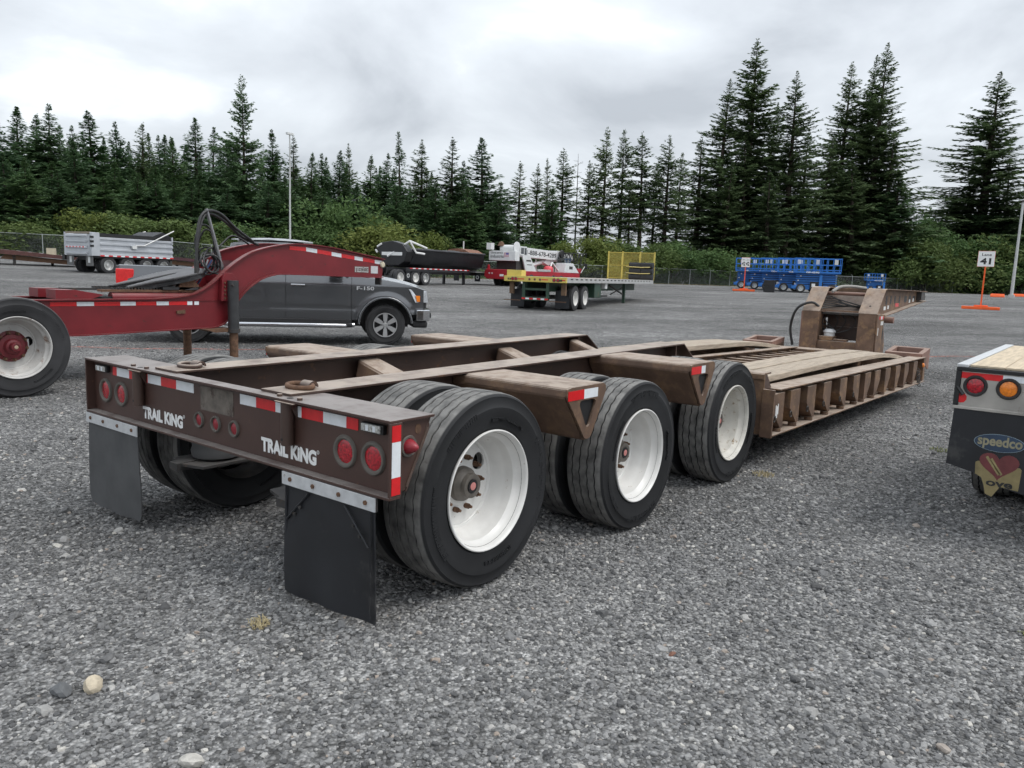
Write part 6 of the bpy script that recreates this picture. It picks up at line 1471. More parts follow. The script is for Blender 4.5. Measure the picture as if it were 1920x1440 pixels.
# --- blue scissor lifts
blue = surf('blue_lift_paint', (0.022, 0.16, 0.50), 0.45, var=0.14, vs=2)
lift_tyre = surf('grey_lift_tyre', (0.16, 0.16, 0.165), 0.8)
def scissor(loc, rz, label, L=3.7, Wd=1.75, H=3.1, seed=0, group='blue scissor lifts by the fence'):
    t = thing('scissor_lift', label, 'scissor lift', (loc[0], loc[1], hz(*loc)), math.radians(rz), group)
    k = H/3.1; hw = Wd/2
    MB().box(0.1, L-0.1, -hw+0.25, hw-0.25, 0.30*k, 0.72*k).build('chassis', blue, t, bevel=0.02)
    MB().box(-0.1, 0.5, -hw+0.1, hw-0.1, 0.35*k, 0.62*k).build('bumper', blue, t, bevel=0.03)
    for s in (-1, 1):
        MB().box(1.4, 2.5, s*(hw-0.28), s*hw, 0.28*k, 1.02*k).build('engine_tray', black_in, t, bevel=0.04)
        MB().box(1.55, 1.85, s*(hw+0.001), s*(hw+0.006), 0.55*k, 0.85*k).build('decal', white_paint, t)
        MB().box(2.15, 2.4, s*hw, s*(hw+0.05), 0.2*k, 1.6*k).build('ladder', blue, t)
        for x in (0.65, L-0.65):
            w = far_wheel(t, x, s*(hw-0.14), 0.40*k, s, 0.40*k, old_white)
    # folded scissor stack
    for q in range(5):
        z = 0.80*k+q*0.20*k
        for s in (-1, 1):
            y = s*(hw-0.42)
            MB().hexa([(0.2, y-0.06, z), (L-0.25, y-0.06, z+0.06), (L-0.25, y+0.06, z+0.06), (0.2, y+0.06, z), (0.2, y-0.06, z+0.10), (L-0.25, y-0.06, z+0.17), (L-0.25, y+0.06, z+0.17), (0.2, y+0.06, z+0.10)]).build('scissor_arm', blue, t)
        if q % 2: MB().cyl((0.3+0.1*q, -hw+0.3, z+0.1), (0.3+0.1*q, hw-0.3, z+0.1), 0.06, 8).build('cross_pin', old_white, t)
    zp = 1.92*k
    MB().box(0.0, L, -hw, hw, zp-0.16*k, zp).build('platform', blue, t, bevel=0.01)
    MB().box(0.3, L-0.4, -hw+0.5, hw-0.5, 0.72*k, zp-0.2*k).build('scissor_core', surf('dark_blue_steel', (0.012, 0.07, 0.22), 0.5) if 'dark_blue_steel' not in MATS else MATS['dark_blue_steel'], t)
    for s in (-1, 1): text('lettering', 'GS-4390', 0.13*k, white_paint, t, (1.0 if s < 0 else 0, s*(hw+0.004), zp-0.145*k), SIDE, bold=0.03, width=1.1) if s < 0 else None
    R_ = sub('guard_rail', t)
    n = 7; r = 0.028
    for s in (-1, 1):
        for q in range(n+1): x = L*q/n; MB().box(x-r, x+r, s*(hw-0.05)-r, s*(hw-0.05)+r, zp, H).build('rail_post', blue, R_)
        for z in (H-0.03, zp+0.6*k, zp+0.15*k): MB().box(0, L, s*(hw-0.05)-r, s*(hw-0.05)+r, z-r, z+r).build('rail', blue, R_)
    for x in (0.03, L-0.03):
        for z in (H-0.03, zp+0.6*k): MB().box(x-r, x+r, -hw+0.05, hw-0.05, z-r, z+r).build('rail', blue, R_)
    MB().box(L-0.6, L-0.3, -hw-0.02, -hw+0.02, H-0.55*k, H-0.1*k).build('control_box', old_white, R_)
    MB().box(0.4, 0.7, hw-0.1, hw-0.04, H-0.5*k, H-0.15*k).build('control_box', old_white, R_)
    return t
for i, (x, y, lb) in enumerate(((76.1, 28.4, 'leftmost blue scissor lift, half hidden behind the lane 42 sign'), (74.5, 26.4, 'second blue scissor lift from the left in the overlapping row'),
                               (72.9, 24.6, 'middle blue scissor lift of the overlapping row of five'), (71.3, 22.4, 'second blue scissor lift from the right in the row of five'),
                               (69.7, 20.3, 'rightmost blue scissor lift of the row of five'))):
    scissor((x, y), -70+(i % 2), lb, L=3.9, seed=i)
scissor((112.0, 24.6), -60, 'small blue scissor lift standing alone farther right by the fence', L=2.4, Wd=1.2, H=2.35, group=None)

# --- lane signs, pallets of black boxes, light poles
orange = surf('orange_paint', (0.80, 0.115, 0.02), 0.6, var=0.12, vs=3)
def lane_sign(loc, rz, label, pw, ph, H, num, two=False, small='Lane'):
    t = thing('lane_sign', label, 'sign', (loc[0], loc[1], hz(*loc)), rz, 'lane number signs on orange stands')
    MB().box(-0.45, 0.45, -0.95, 0.95, 0.0, 0.16).build('base', orange, t, bevel=0.02)
    MB().box(-0.25, 0.25, -0.35, 0.35, 0.16, 0.24).build('base_block', orange, t, bevel=0.02)
    MB().box(-0.04, 0.04, -0.04, 0.04, 0.16, H-ph*0.5).build('post', orange, t)
    MB().box(-0.055, -0.04, -pw/2, pw/2, H-ph, H).build('panel', white_paint, t)
    MB().box(-0.052, -0.038, -pw/2-0.01, pw/2+0.01, H-ph-0.012, H+0.012).build('panel_edge', orange, t) 
    if not two:
        text('lettering', small, ph*0.17, black_in, t, (-0.057, pw*0.30, H-ph*0.30), REAR, bold=0.015, width=pw*0.58)
        text('lettering', num, ph*0.40, black_in, t, (-0.057, pw*0.34, H-ph*0.84), REAR, bold=0.035, width=pw*0.66)
    else:
        for k, y in enumerate((pw*0.44, -pw*0.03)):
            text('lettering', small, ph*0.11, black_in, t, (-0.057, y-0.02, H-ph*0.28), REAR, bold=0.01, width=pw*0.33)
            text('lettering', num, ph*0.40, black_in, t, (-0.057, y, H-ph*0.84), REAR, bold=0.03, width=pw*0.40)
    return t
lane_sign((49.95, 2.9), 0.12, 'white sign reading Lane 41 on an orange post and base', 0.82, 0.86, 3.30, '41')
lane_sign((65.5, 23.2), 0.36, 'white sign reading 42 42 on an orange post before the scissor lifts', 0.72, 0.82, 2.95, '42', True)
for k in range(2):
    o = MB().box(-0.5, 0.5, -0.45, 0.45, 0.0, 0.52).build('black_crate', black_in, None, bevel=0.03, loc=(66.0, 21.1, hz(66, 21.1)+0.525*k), rot=(0, 0, 0.3))
    tag(o, '%s of two stacked black crates standing before the scissor lifts' % ('lower', 'upper')[k], 'crate', 'black crates before the lifts')
pole_m = surf('pale_grey_pole', (0.50, 0.51, 0.50), 0.5, 0.2, var=0.08)
def light_pole(loc, H, label, r=0.10, lamp=0):
    t = thing('light_pole', label, 'light pole', (loc[0], loc[1], hz(*loc)))
    MB().cyl((0, 0, 0), (0, 0, H), r*1.25, 12, r*0.8).build('pole', pole_m, t, 0.8)
    MB().box(-0.25, 0.25, -0.25, 0.25, 0, 0.3).build('base', pole_m, t)
    MB().box(-0.3, 0.3, -0.12, 0.12, H-0.02, H+0.14).build('lamp_head', dark_steel if lamp else old_white, t)
    return t
light_pole((38.0, 51.4), 11.3, 'tall pale light pole in front of the left wood', 0.07)
light_pole((92.5, 5.6), 9.6, 'tall pale light pole at the right edge with an orange block at its foot', 0.13, 1)
for k, (x, y, lb) in enumerate(((90.5, 6.6, 'orange concrete block at the foot of the right light pole'), (112.0, 6.7, 'orange barrier block at the right edge near the fence'))):
    tag(MB().prism([(-0.35, 0), (0.35, 0), (0.30, 0.15), (0.16, 0.34), (-0.16, 0.34), (-0.30, 0.15)], 'y', -0.6, 0.6).build('orange_barrier', orange, None, bevel=0.03, loc=(x, y, hz(x, y))), lb, 'barrier', 'orange barriers')

# ------------------------------------------------------------------ chain-link fence
fpost = surf('galvanised_post', (0.36, 0.39, 0.37), 0.5, 0.3, var=0.1)
link = bpy.data.materials.new('chain_link'); link.use_nodes = True
nt = link.node_tree; b = nt.nodes['Principled BSDF']; b.inputs['Base Color'].default_value = (0.20, 0.22, 0.21, 1); b.inputs['Metallic'].default_value = 0.4; b.inputs['Roughness'].default_value = 0.5
tr = nt.nodes.new('ShaderNodeBsdfTransparent'); mx = nt.nodes.new('ShaderNodeMixShader'); tcx = nt.nodes.new('ShaderNodeTexCoord')
vals = []
for sgn in (1, -1):
    dp = nt.nodes.new('ShaderNodeVectorMath'); dp.operation = 'DOT_PRODUCT'; dp.inputs[1].default_value = (14.0, 0, 14.0*sgn); nt.links.new(tcx.outputs['Object'], dp.inputs[0])
    fr = nt.nodes.new('ShaderNodeMath'); fr.operation = 'FRACT'; nt.links.new(dp.outputs['Value'], fr.inputs[0])
    lt = nt.nodes.new('ShaderNodeMath'); lt.operation = 'LESS_THAN'; lt.inputs[1].default_value = 0.085; nt.links.new(fr.outputs[0], lt.inputs[0]); vals.append(lt.outputs[0])
mxm = nt.nodes.new('ShaderNodeMath'); mxm.operation = 'MAXIMUM'; nt.links.new(vals[0], mxm.inputs[0]); nt.links.new(vals[1], mxm.inputs[1])
nt.links.new(mxm.outputs[0], mx.inputs[0]); nt.links.new(tr.outputs[0], mx.inputs[1]); nt.links.new(b.outputs[0], mx.inputs[2]); nt.links.new(mx.outputs[0], nt.nodes['Material Output'].inputs[0])
FA, FE = Vector((10.0, 72.3, 0)), Vector((168.0, 1.5, 0))
fd_ = (FE-FA).normalized(); flen = (FE-FA).length; FRZ = math.atan2(fd_.y, fd_.x)
FN = thing('chain_link_fence', 'grey chain-link fence with metal posts along the back of the yard', 'fence', (FA.x, FA.y, 0), FRZ)
npost = 54; fxs = [flen*i/npost for i in range(npost+1)]
fz = [hz(FA.x+fd_.x*q, FA.y+fd_.y*q) for q in fxs]
pm = MB().cyl((0, 0, -0.2), (0, 0, 1.88), 0.036, 8).mesh('post', 0.8); pm.materials.append(fpost)
bm_arm = MB().tube([(0, 0, 1.85), (0, 0.22, 2.12)], 0.02, 5).mesh('barb_arm'); bm_arm.materials.append(fpost)
for i, (q, z) in enumerate(zip(fxs, fz)):
    o = obj('post', pm, None, FN, loc=(q, 0, z))
    if i > 26: obj('barb_arm', bm_arm, None, o)
MB().tube([(q, 0, z+1.84) for q, z in zip(fxs, fz)], 0.024, 6).build('top_rail', fpost, FN)
for i in range(npost):
    MB().add([(fxs[i], 0.03, fz[i]+0.03), (fxs[i+1], 0.03, fz[i+1]+0.03), (fxs[i+1], 0.03, fz[i+1]+1.84), (fxs[i], 0.03, fz[i]+1.84)], [(0, 1, 2, 3)]).build('mesh_panel', link, FN)

# ------------------------------------------------------------------ trees
def leaf_mat(name, c0, c1, tl=0.30, hue=0.0):
    m = bpy.data.materials.new(name); m.use_nodes = True; nt = m.node_tree; N = nt.nodes; L = nt.links.new
    b = N['Principled BSDF']; b.inputs['Roughness'].default_value = 0.75; b.inputs['Specular IOR Level'].default_value = 0.25
    g = N.new('ShaderNodeNewGeometry'); oi = N.new('ShaderNodeObjectInfo'); tc = N.new('ShaderNodeTexCoord')
    n = N.new('ShaderNodeTexNoise'); n.inputs['Scale'].default_value = 0.55; n.inputs['Detail'].default_value = 3; L(tc.outputs['Object'], n.inputs['Vector'])
    a = N.new('ShaderNodeMath'); a.operation = 'MULTIPLY_ADD'; a.inputs[1].default_value = 0.45; L(g.outputs['Random Per Island'], a.inputs[0])
    c = N.new('ShaderNodeMath'); c.operation = 'MULTIPLY_ADD'; c.inputs[1].default_value = 0.7; c.inputs[2].default_value = -0.22; L(n.outputs[0], c.inputs[0]); L(c.outputs[0], a.inputs[2])
    d = N.new('ShaderNodeMath'); d.operation = 'MULTIPLY_ADD'; d.inputs[1].default_value = 0.4; L(oi.outputs['Random'], d.inputs[0]); L(a.outputs[0], d.inputs[2])
    x = N.new('ShaderNodeMix'); x.data_type = 'RGBA'; L(d.outputs[0], x.inputs[0]); x.inputs[6].default_value = (*c0, 1); x.inputs[7].default_value = (*c1, 1)
    L(x.outputs[2], b.inputs['Base Color'])
    t = N.new('ShaderNodeBsdfTranslucent'); L(x.outputs[2], t.inputs['Color']); ms = N.new('ShaderNodeMixShader'); ms.inputs[0].default_value = tl
    L(b.outputs[0], ms.inputs[1]); L(t.outputs[0], ms.inputs[2]); L(ms.outputs[0], N['Material Output'].inputs[0])
    return m
needle = leaf_mat('fir_needles', (0.050, 0.104, 0.056), (0.140, 0.222, 0.100))
needle_l = leaf_mat('young_fir_needles', (0.056, 0.118, 0.054), (0.140, 0.220, 0.092))
needle_o = leaf_mat('old_fir_needles', (0.056, 0.098, 0.052), (0.155, 0.212, 0.090))
bush_ms = [leaf_mat('olive_shrub_leaves', (0.060, 0.100, 0.030), (0.165, 0.210, 0.070), 0.35), leaf_mat('mid_green_leaves', (0.050, 0.090, 0.026), (0.140, 0.190, 0.062), 0.35),
           leaf_mat('yellow_green_leaves', (0.085, 0.125, 0.024), (0.210, 0.240, 0.070), 0.35), leaf_mat('green_leaves', (0.048, 0.100, 0.034), (0.130, 0.200, 0.068), 0.35)]
bark = surf('fir_bark', (0.060, 0.045, 0.036), 0.9, var=0.3, vs=3, bump=0.02, bs=6)
bark_d = surf('dead_wood', (0.13, 0.11, 0.10), 0.9, var=0.3, vs=3)
def make_mesh(name, V, F, mat):
    me = bpy.data.meshes.new(name); V = np.asarray(V, np.float32).reshape(-1, 3); F = np.asarray(F, np.int32)
    me.vertices.add(len(V)); me.vertices.foreach_set('co', V.ravel()); k = F.shape[1]
    me.loops.add(F.size); me.loops.foreach_set('vertex_index', F.ravel()); me.polygons.add(len(F))
    me.polygons.foreach_set('loop_start', np.arange(0, F.size, k, dtype=np.int32)); me.polygons.foreach_set('loop_total', np.full(len(F), k, np.int32))
    me.update(calc_edges=True); me.materials.append(mat); return me
def conifer(seed, H, Wd, base, kind_, mat):
    r = np.random.default_rng(seed); V = []; tr = []
    dens = {'d': 18.0, 'o': 11.5, 's': 16.0, 'b': 9.5, 'x': 14.0}[kind_]
    n = int(H*dens); zs = np.sort(base+(1-base)*r.random(n)**0.92)
    sway = r.uniform(-0.02, 0.02, 2)*H; ph = r.uniform(0, 6.28, 4); lop = r.uniform(0, 6.28)
    for i, t in enumerate(zs):
        u = (t-base)/(1-base)
        if kind_ == 'd': sh = (1-u)**0.92*(0.80+0.20*min(1, u*6))
        elif kind_ == 's': sh = (1-u)**0.95*0.95+0.03
        elif kind_ == 'b': sh = (1-u)**0.75*(0.45+0.55*min(1, u*3.2))
        elif kind_ == 'x': sh = 1.0-0.62*u if u < 0.63 else (0.20+0.14*max(0, math.sin((u-0.66)*14)))*(1-u)**0.25*1.3
        else: sh = (1-u)**0.85*(0.66+0.34*min(1, u*4.5))
        az = i*2.39996+r.uniform(-0.7, 0.7); ca, sa = math.cos(az), math.sin(az)
        sh *= 0.88+0.12*math.sin(u*17+ph[0]+az)+0.08*math.sin(u*43+ph[1]-2*az)
        if kind_ in 'obx': sh *= 1+0.16*math.cos(az-lop+u*5)
        L = max(0.05, Wd*0.5*sh*r.uniform(0.60, 1.12)) if kind_ != 'd' else max(0.04, Wd*0.5*sh*r.uniform(0.70, 1.08))
        if r.random() < (0.20 if kind_ in 'ob' else 0.10): L *= r.uniform(0.3, 0.7)
        pitch = (-0.10 if kind_ in 'obx' else 0.0)+0.80*u**1.5+r.uniform(-0.16, 0.16)
        z0 = t*H; m = max(4, int(L/0.13))
        tt = (np.arange(m)+r.random(m))/m; tt = 0.06+0.94*tt
        droop = r.uniform(0.16, 0.34) if kind_ in 'obx' else r.uniform(0.10, 0.24)
        px = L*tt*math.cos(pitch); pz = z0+L*tt*math.sin(pitch)-droop*L*tt**1.4*(1-u)+0.14*L*tt**3
        cx0, cy0 = sway[0]*t*t, sway[1]*t*t
        bx, by = cx0+px*ca, cy0+px*sa
        if L > 0.8 and i % 2: tr.append(((cx0, cy0, z0), (bx[m//2], by[m//2], pz[m//2]), (bx[-1], by[-1], pz[-1]), 0.010+0.009*L))
        for side in (-1, 0, 1):
            ln = (0.14+0.24*L*(1-tt)**0.7*r.uniform(0.4, 1, m)+0.20*r.random(m))*(1.0 if side else 0.8); ln = np.minimum(ln, 1.0)*min(1.0, 0.35+L*0.75)
            a2 = az+side*(1.0-0.4*tt)+r.uniform(-0.35, 0.35, m)
            el = -0.30+r.uniform(-0.55, 0.30, m)+0.7*u
            dx, dy, dz_ = np.cos(a2)*np.cos(el), np.sin(a2)*np.cos(el), np.sin(el)
            w = (0.040+0.040*r.random(m)+0.05*ln)*min(1.0, 0.5+L*0.6)
            roll = r.uniform(-0.9, 0.9, m)
            sx, sy, sz = -np.sin(a2)*np.cos(roll), np.cos(a2)*np.cos(roll), np.sin(roll)
            P = np.stack([bx, by, pz+r.uniform(-0.10, 0.10, m)], -1); D = np.stack([dx, dy, dz_], -1)*ln[:, None]; S = np.stack([sx, sy, sz], -1)*w[:, None]
            mid = P+D*0.42; mid[:, 2] += 0.02
            q = np.stack([P, mid-S, P+D, mid+S], 1); V.append(q.reshape(-1, 3))
    V = np.concatenate(V); F = np.arange(len(V)).reshape(-1, 4)
    crown = make_mesh('crown', V, F, mat)
    tb = MB(); R0 = H*0.0085+0.05
    tb.tube([(sway[0]*q*q, sway[1]*q*q, H*q) for q in (0, 0.1, 0.3, 0.5, 0.7, 0.85, 0.985)], [R0*1.25, R0, R0*0.85, R0*0.62, R0*0.4, R0*0.18, 0.012], 8)
    for a, m_, c, rr in tr: tb.tube([a, m_, c], [rr, rr*0.6, rr*0.2], 3)
    trunk = tb.mesh('trunk'); trunk.materials.append(bark)
    return crown, trunk
TREES = [
    (27.2, 87.8, 13.4, 7.2, 'd', 0.05), (27.6, 83.5, 12.6, 6.3, 'd', 0.05), (31.3, 88.5, 15.0, 7.4, 'd', 0.05), (34.3, 91.7, 15.1, 6.7, 'd', 0.05),
    (34.8, 89.4, 15.9, 6.9, 'd', 0.05), (25.7, 75.7, 9.0, 5.2, 'd', 0.03), (26.5, 73.2, 8.3, 5.3, 'd', 0.03), (28.8, 72.4, 7.7, 5.6, 'd', 0.03),
    (33.2, 79.2, 11.3, 5.6, 'd', 0.04), (37.9, 85.9, 15.4, 8.1, 'd', 0.05), (41.8, 88.5, 15.3, 6.7, 'd', 0.06), (44.9, 89.2, 15.8, 6.1, 'o', 0.08),
    (32.0, 71.0, 7.4, 5.6, 'd', 0.03), (35.2, 71.6, 8.2, 5.2, 'd', 0.03), (47.8, 89.9, 14.9, 5.8, 'd', 0.05), (46.1, 84.0, 14.0, 5.5, 'd', 0.05),
    (37.0, 70.8, 7.8, 5.5, 'd', 0.03), (50.1, 86.4, 17.0, 7.5, 'd', 0.06), (53.6, 88.9, 16.9, 5.9, 's', 0.05), (39.5, 69.4, 7.8, 5.5, 'd', 0.03),
    (48.6, 77.9, 13.8, 6.3, 'd', 0.05), (48.2, 73.4, 20.2, 9.5, 'x', 0.1), (41.0, 66.1, 7.5, 5.6, 'd', 0.03), (44.4, 64.0, 8.5, 6.2, 'd', 0.04),
    (55.4, 78.2, 16.2, 6.9, 'd', 0.05), (59.5, 80.2, 16.4, 6.1, 'o', 0.06), (47.2, 64.4, 9.5, 5.2, 'd', 0.03), (58.6, 75.8, 14.1, 5.8, 'd', 0.05),
    (62.3, 78.0, 14.8, 5.7, 'd', 0.05), (62.5, 75.3, 15.0, 6.0, 'd', 0.05), (66.4, 77.3, 16.4, 5.1, 'o', 0.1), (49.8, 62.5, 8.7, 5.5, 'd', 0.03),
    (52.5, 60.2, 9.2, 5.2, 'd', 0.04), (64.1, 71.3, 14.4, 5.8, 'd', 0.05), (66.8, 71.6, 15.0, 6.0, 'd', 0.05), (65.6, 67.2, 17.0, 5.7, 's', 0.05),
    (70.3, 68.3, 16.8, 6.7, 'o', 0.08), (56.9, 58.9, 9.6, 5.3, 'd', 0.04), (71.4, 64.2, 17.0, 7.5, 'o', 0.06), (61.4, 57.3, 10.6, 5.4, 'd', 0.04),
    (75.2, 65.9, 14.9, 6.1, 'd', 0.06), (72.5, 59.9, 16.8, 8.4, 'd', 0.05), (63.7, 54.9, 9.9, 5.4, 'd', 0.04), (69.1, 54.7, 11.0, 5.1, 'd', 0.05),
    (76.9, 57.7, 14.5, 5.5, 'o', 0.18), (81.4, 58.4, 14.8, 5.4, 'o', 0.22), (85.6, 59.5, 16.1, 5.2, 'o', 0.25), (83.4, 55.6, 17.0, 6.4, 'b', 0.22),
    (76.1, 52.0, 11.1, 4.6, 'd', 0.15), (89.4, 57.4, 17.1, 1.5, 'k', 0.2), (88.7, 54.9, 16.0, 5.2, 'b', 0.3), (88.0, 52.2, 20.2, 6.2, 'b', 0.38),
    (92.7, 52.2, 20.4, 5.7, 'b', 0.36), (90.6, 47.9, 19.6, 6.2, 'b', 0.36), (96.6, 49.3, 16.7, 4.6, 'b', 0.4), (93.8, 46.0, 19.6, 6.7, 'b', 0.34),
    (98.1, 46.4, 17.8, 5.4, 'b', 0.34), (88.1, 48.1, 13.6, 4.3, 'b', 0.36), (102.9, 45.6, 20.6, 8.8, 'o', 0.16), (105.8, 44.1, 29.0, 10.5, 'o', 0.14),
    (111.0, 42.0, 35.2, 14.7, 'o', 0.12), (117.6, 41.8, 27.7, 9.7, 'o', 0.14), (111.2, 35.8, 30.1, 11.5, 'o', 0.14), (121.3, 37.2, 24.1, 8.9, 'o', 0.12),
    (130.5, 34.6, 35.6, 12.3, 'o', 0.14), (133.2, 32.4, 36.5, 10.6, 'o', 0.14), (129.8, 29.4, 37.2, 14.9, 'o', 0.12), (128.4, 26.8, 23.2, 12.0, 'o', 0.06),
    (126.8, 24.9, 17.8, 10.0, 'd', 0.05), (120.2, 34.0, 22.1, 9.7, 'o', 0.1), (100.8, 40.7, 16.8, 8.5, 'o', 0.1), (102.9, 35.4, 15.4, 7.7, 'o', 0.1),
    (121.6, 29.4, 18.9, 9.7, 'o', 0.08), (107.3, 40.6, 21.3, 8.9, 'o', 0.1), (148.6, 16.6, 35.4, 19.8, 'o', 0.04), (152.1, 19.8, 19.8, 12.8, 'd', 0.05),
    (155.0, 13.7, 22.8, 10.3, 'o', 0.06), (159.2, 11.5, 21.0, 8.9, 's', 0.08), (157.5, 7.9, 22.5, 12.1, 'd', 0.06), (146.8, 14.4, 16.4, 12.4, 'd', 0.04),
]
BUSHES = [
    (22.0, 70.6, 2.5, 6.4, 0), (24.5, 70.8, 2.7, 7.0, 0), (26.8, 71.0, 2.6, 4.9, 0), (28.7, 70.2, 3.6, 4.9, 1), (29.2, 67.8, 4.0, 4.3, 2),
    (31.4, 68.0, 3.6, 5.4, 1), (33.3, 67.0, 3.5, 5.4, 1), (35.5, 67.0, 3.9, 6.0, 1), (37.4, 66.0, 3.4, 4.9, 0), (39.2, 64.9, 3.1, 4.9, 0),
    (43.1, 64.8, 4.3, 6.8, 3), (45.2, 63.4, 4.0, 4.5, 3), (48.1, 61.2, 5.8, 6.2, 3), (51.4, 61.1, 6.3, 6.9, 3), (54.2, 60.1, 6.1, 5.3, 3),
    (52.6, 54.8, 4.8, 7.1, 2), (55.6, 54.7, 4.3, 5.1, 2), (59.4, 56.5, 3.8, 4.1, 0), (63.9, 57.6, 3.8, 4.9, 3), (68.7, 52.0, 3.5, 4.9, 3),
    (72.1, 50.7, 3.3, 5.1, 3), (75.0, 46.6, 4.2, 5.7, 2), (78.0, 45.6, 4.9, 5.8, 2), (81.2, 44.2, 5.1, 6.6, 1), (84.2, 42.9, 4.5, 5.4, 1),
    (87.3, 41.2, 4.4, 6.2, 3), (92.1, 40.6, 5.1, 7.1, 3), (95.1, 38.6, 3.9, 5.8, 1), (100.3, 36.7, 4.0, 6.8, 3), (103.3, 34.2, 4.3, 6.1, 3),
    (125.2, 22.8, 7.1, 8.0, 1), (129.7, 20.7, 7.6, 7.4, 0), (136.1, 18.9, 9.0, 9.6, 3), (138.5, 15.9, 7.9, 10.7, 0), (141.0, 12.3, 6.8, 10.9, 3),
    (143.3, 9.7, 8.5, 9.0, 3), (160.4, 25.0, 13.8, 7.9, 3), (154.8, 27.6, 11.0, 9.9, 3), (132.2, 28.1, 6.2, 8.5, 3), (124.8, 32.6, 5.4, 8.2, 3),
    (121.6, 36.5, 4.8, 7.1, 3),
]
PROTO = {}
def proto(k, v, H, Wd, base):
    key = (k, v)
    if key not in PROTO:
        Hn = {'d': 15.0, 'o': 20.0 if v < 3 else 36.0, 's': 15.0, 'b': 20.0, 'x': 20.0}[k]
        Wn = {'d': 6.4, 'o': 6.8 if v < 3 else 12.5, 's': 4.6, 'b': 6.6, 'x': 9.2}[k]
        PROTO[key] = (conifer(hash((ord(k), v)) % 9973, Hn, Wn, base, k, {'d': needle if v % 3 else needle_l, 'o': needle_o, 's': needle, 'b': needle_o, 'x': needle}[k]), Hn, Wn)
    return PROTO[key]
def ordinal(n): return {1: 'first', 2: 'second', 3: 'third', 4: 'fourth', 5: 'fifth', 6: 'sixth', 7: 'seventh', 8: 'eighth', 9: 'ninth', 10: 'tenth', 11: 'eleventh', 12: 'twelfth', 13: 'thirteenth', 14: 'fourteenth', 15: 'fifteenth', 16: 'sixteenth', 17: 'seventeenth', 18: 'eighteenth', 19: 'nineteenth', 20: 'twentieth'}.get(n, '%dth' % n)
KN = {'d': 'dense dark fir', 'o': 'open-branched fir', 's': 'slender fir', 'b': 'bare-trunked fir'}
cnt = {}
rsT = random.Random(11)
def side_of(x, y): return math.atan2(y-CY, x-CX)
def zone_of(x, y):
    br = side_of(x, y)
    return 'left wood' if br > 0.86 else 'middle wood' if br > 0.64 else 'thin row right of centre' if br > 0.44 else 'tall clump on the right' if br > 0.17 else 'group at the right edge'
rank = {}
for i in sorted(range(len(TREES)), key=lambda q: -side_of(TREES[q][0], TREES[q][1])):       # leftmost first
    q = (zone_of(*TREES[i][:2]), TREES[i][4]); cnt[q] = cnt.get(q, 0)+1; rank[i] = cnt[q]
for i, (x, y, H, Wd, k, base) in enumerate(TREES):
    zone = zone_of(x, y)
    z = hz(x, y)
    if k == 'k':
        t = thing('dead_tree', 'thin dead bare trunk standing between the firs right of the middle', 'tree', (x, y, z), 0, 'trees behind the fence')
        MB().tube([(0, 0, 0), (0.1, 0, H*0.5), (0.05, 0.1, H)], [0.16, 0.10, 0.02], 6).build('trunk', bark_d, t)
        tb = MB()
        for q in range(26):
            zz = H*rsT.uniform(0.35, 0.98); a = rsT.uniform(0, 6.28); l = rsT.uniform(0.3, 1.1); tb.tube([(0.05, 0.05, zz), (l*math.cos(a), l*math.sin(a), zz+0.15)], 0.02, 3)
        tb.build('dead_twigs', bark_d, t); continue
    big = k == 'o' and H > 27
    if big: v = 3+(i % 4)
    elif k == 'o': v = i % 3
    else: v = {'d': i % 6, 's': i % 2, 'b': i % 4, 'x': 0}[k]
    (cr, tk), Hn, Wn = proto(k, v, H, Wd, base)
    if k == 'x': lb = 'tallest fir of the left wood, with a broken thin crooked top'
    else: lb = '%s in the %s, %s such from the left' % (KN[k], zone, ordinal(rank[i]))
    t = thing('fir_tree', lb, 'tree', (x, y, z-0.1), rsT.uniform(0, 6.28), 'trees behind the fence')
    wk = Wd/Wn*{'d': 1.95, 'o': 1.72, 'b': 1.55, 's': 1.45, 'x': 1.15}[k]; t.scale = (wk, wk*rsT.uniform(0.9, 1.1), H/Hn)
    obj('crown', cr, None, t); obj('trunk', tk, None, t)
# back rows that close the wood
for i in range(104):
    br = 1.40-(1.40-0.69)*((i+rsT.random())/104); d = rsT.uniform(108, 126)
    if i % 3 == 0: d = rsT.uniform(88, 96)
    x, y = CX+d*math.cos(br), CY+d*math.sin(br); z = hz(x, y)
    H = rsT.uniform(12.2, 15.0)*(d/104)*(0.92 if br < 0.9 else 1.0); (cr, tk), Hn, Wn = proto('d', i % 6, 0, 0, 0.05)
    if i % 3 == 0: H *= 0.75
    t = thing('fir_tree', 'dark fir filling the back of the wood behind the front trees', 'tree', (x, y, z-0.1), rsT.uniform(0, 6.28), 'firs filling the back of the wood')
    k = rsT.uniform(1.5, 2.0); t.scale = (k, k, H/Hn); obj('crown', cr, None, t); obj('trunk', tk, None, t)

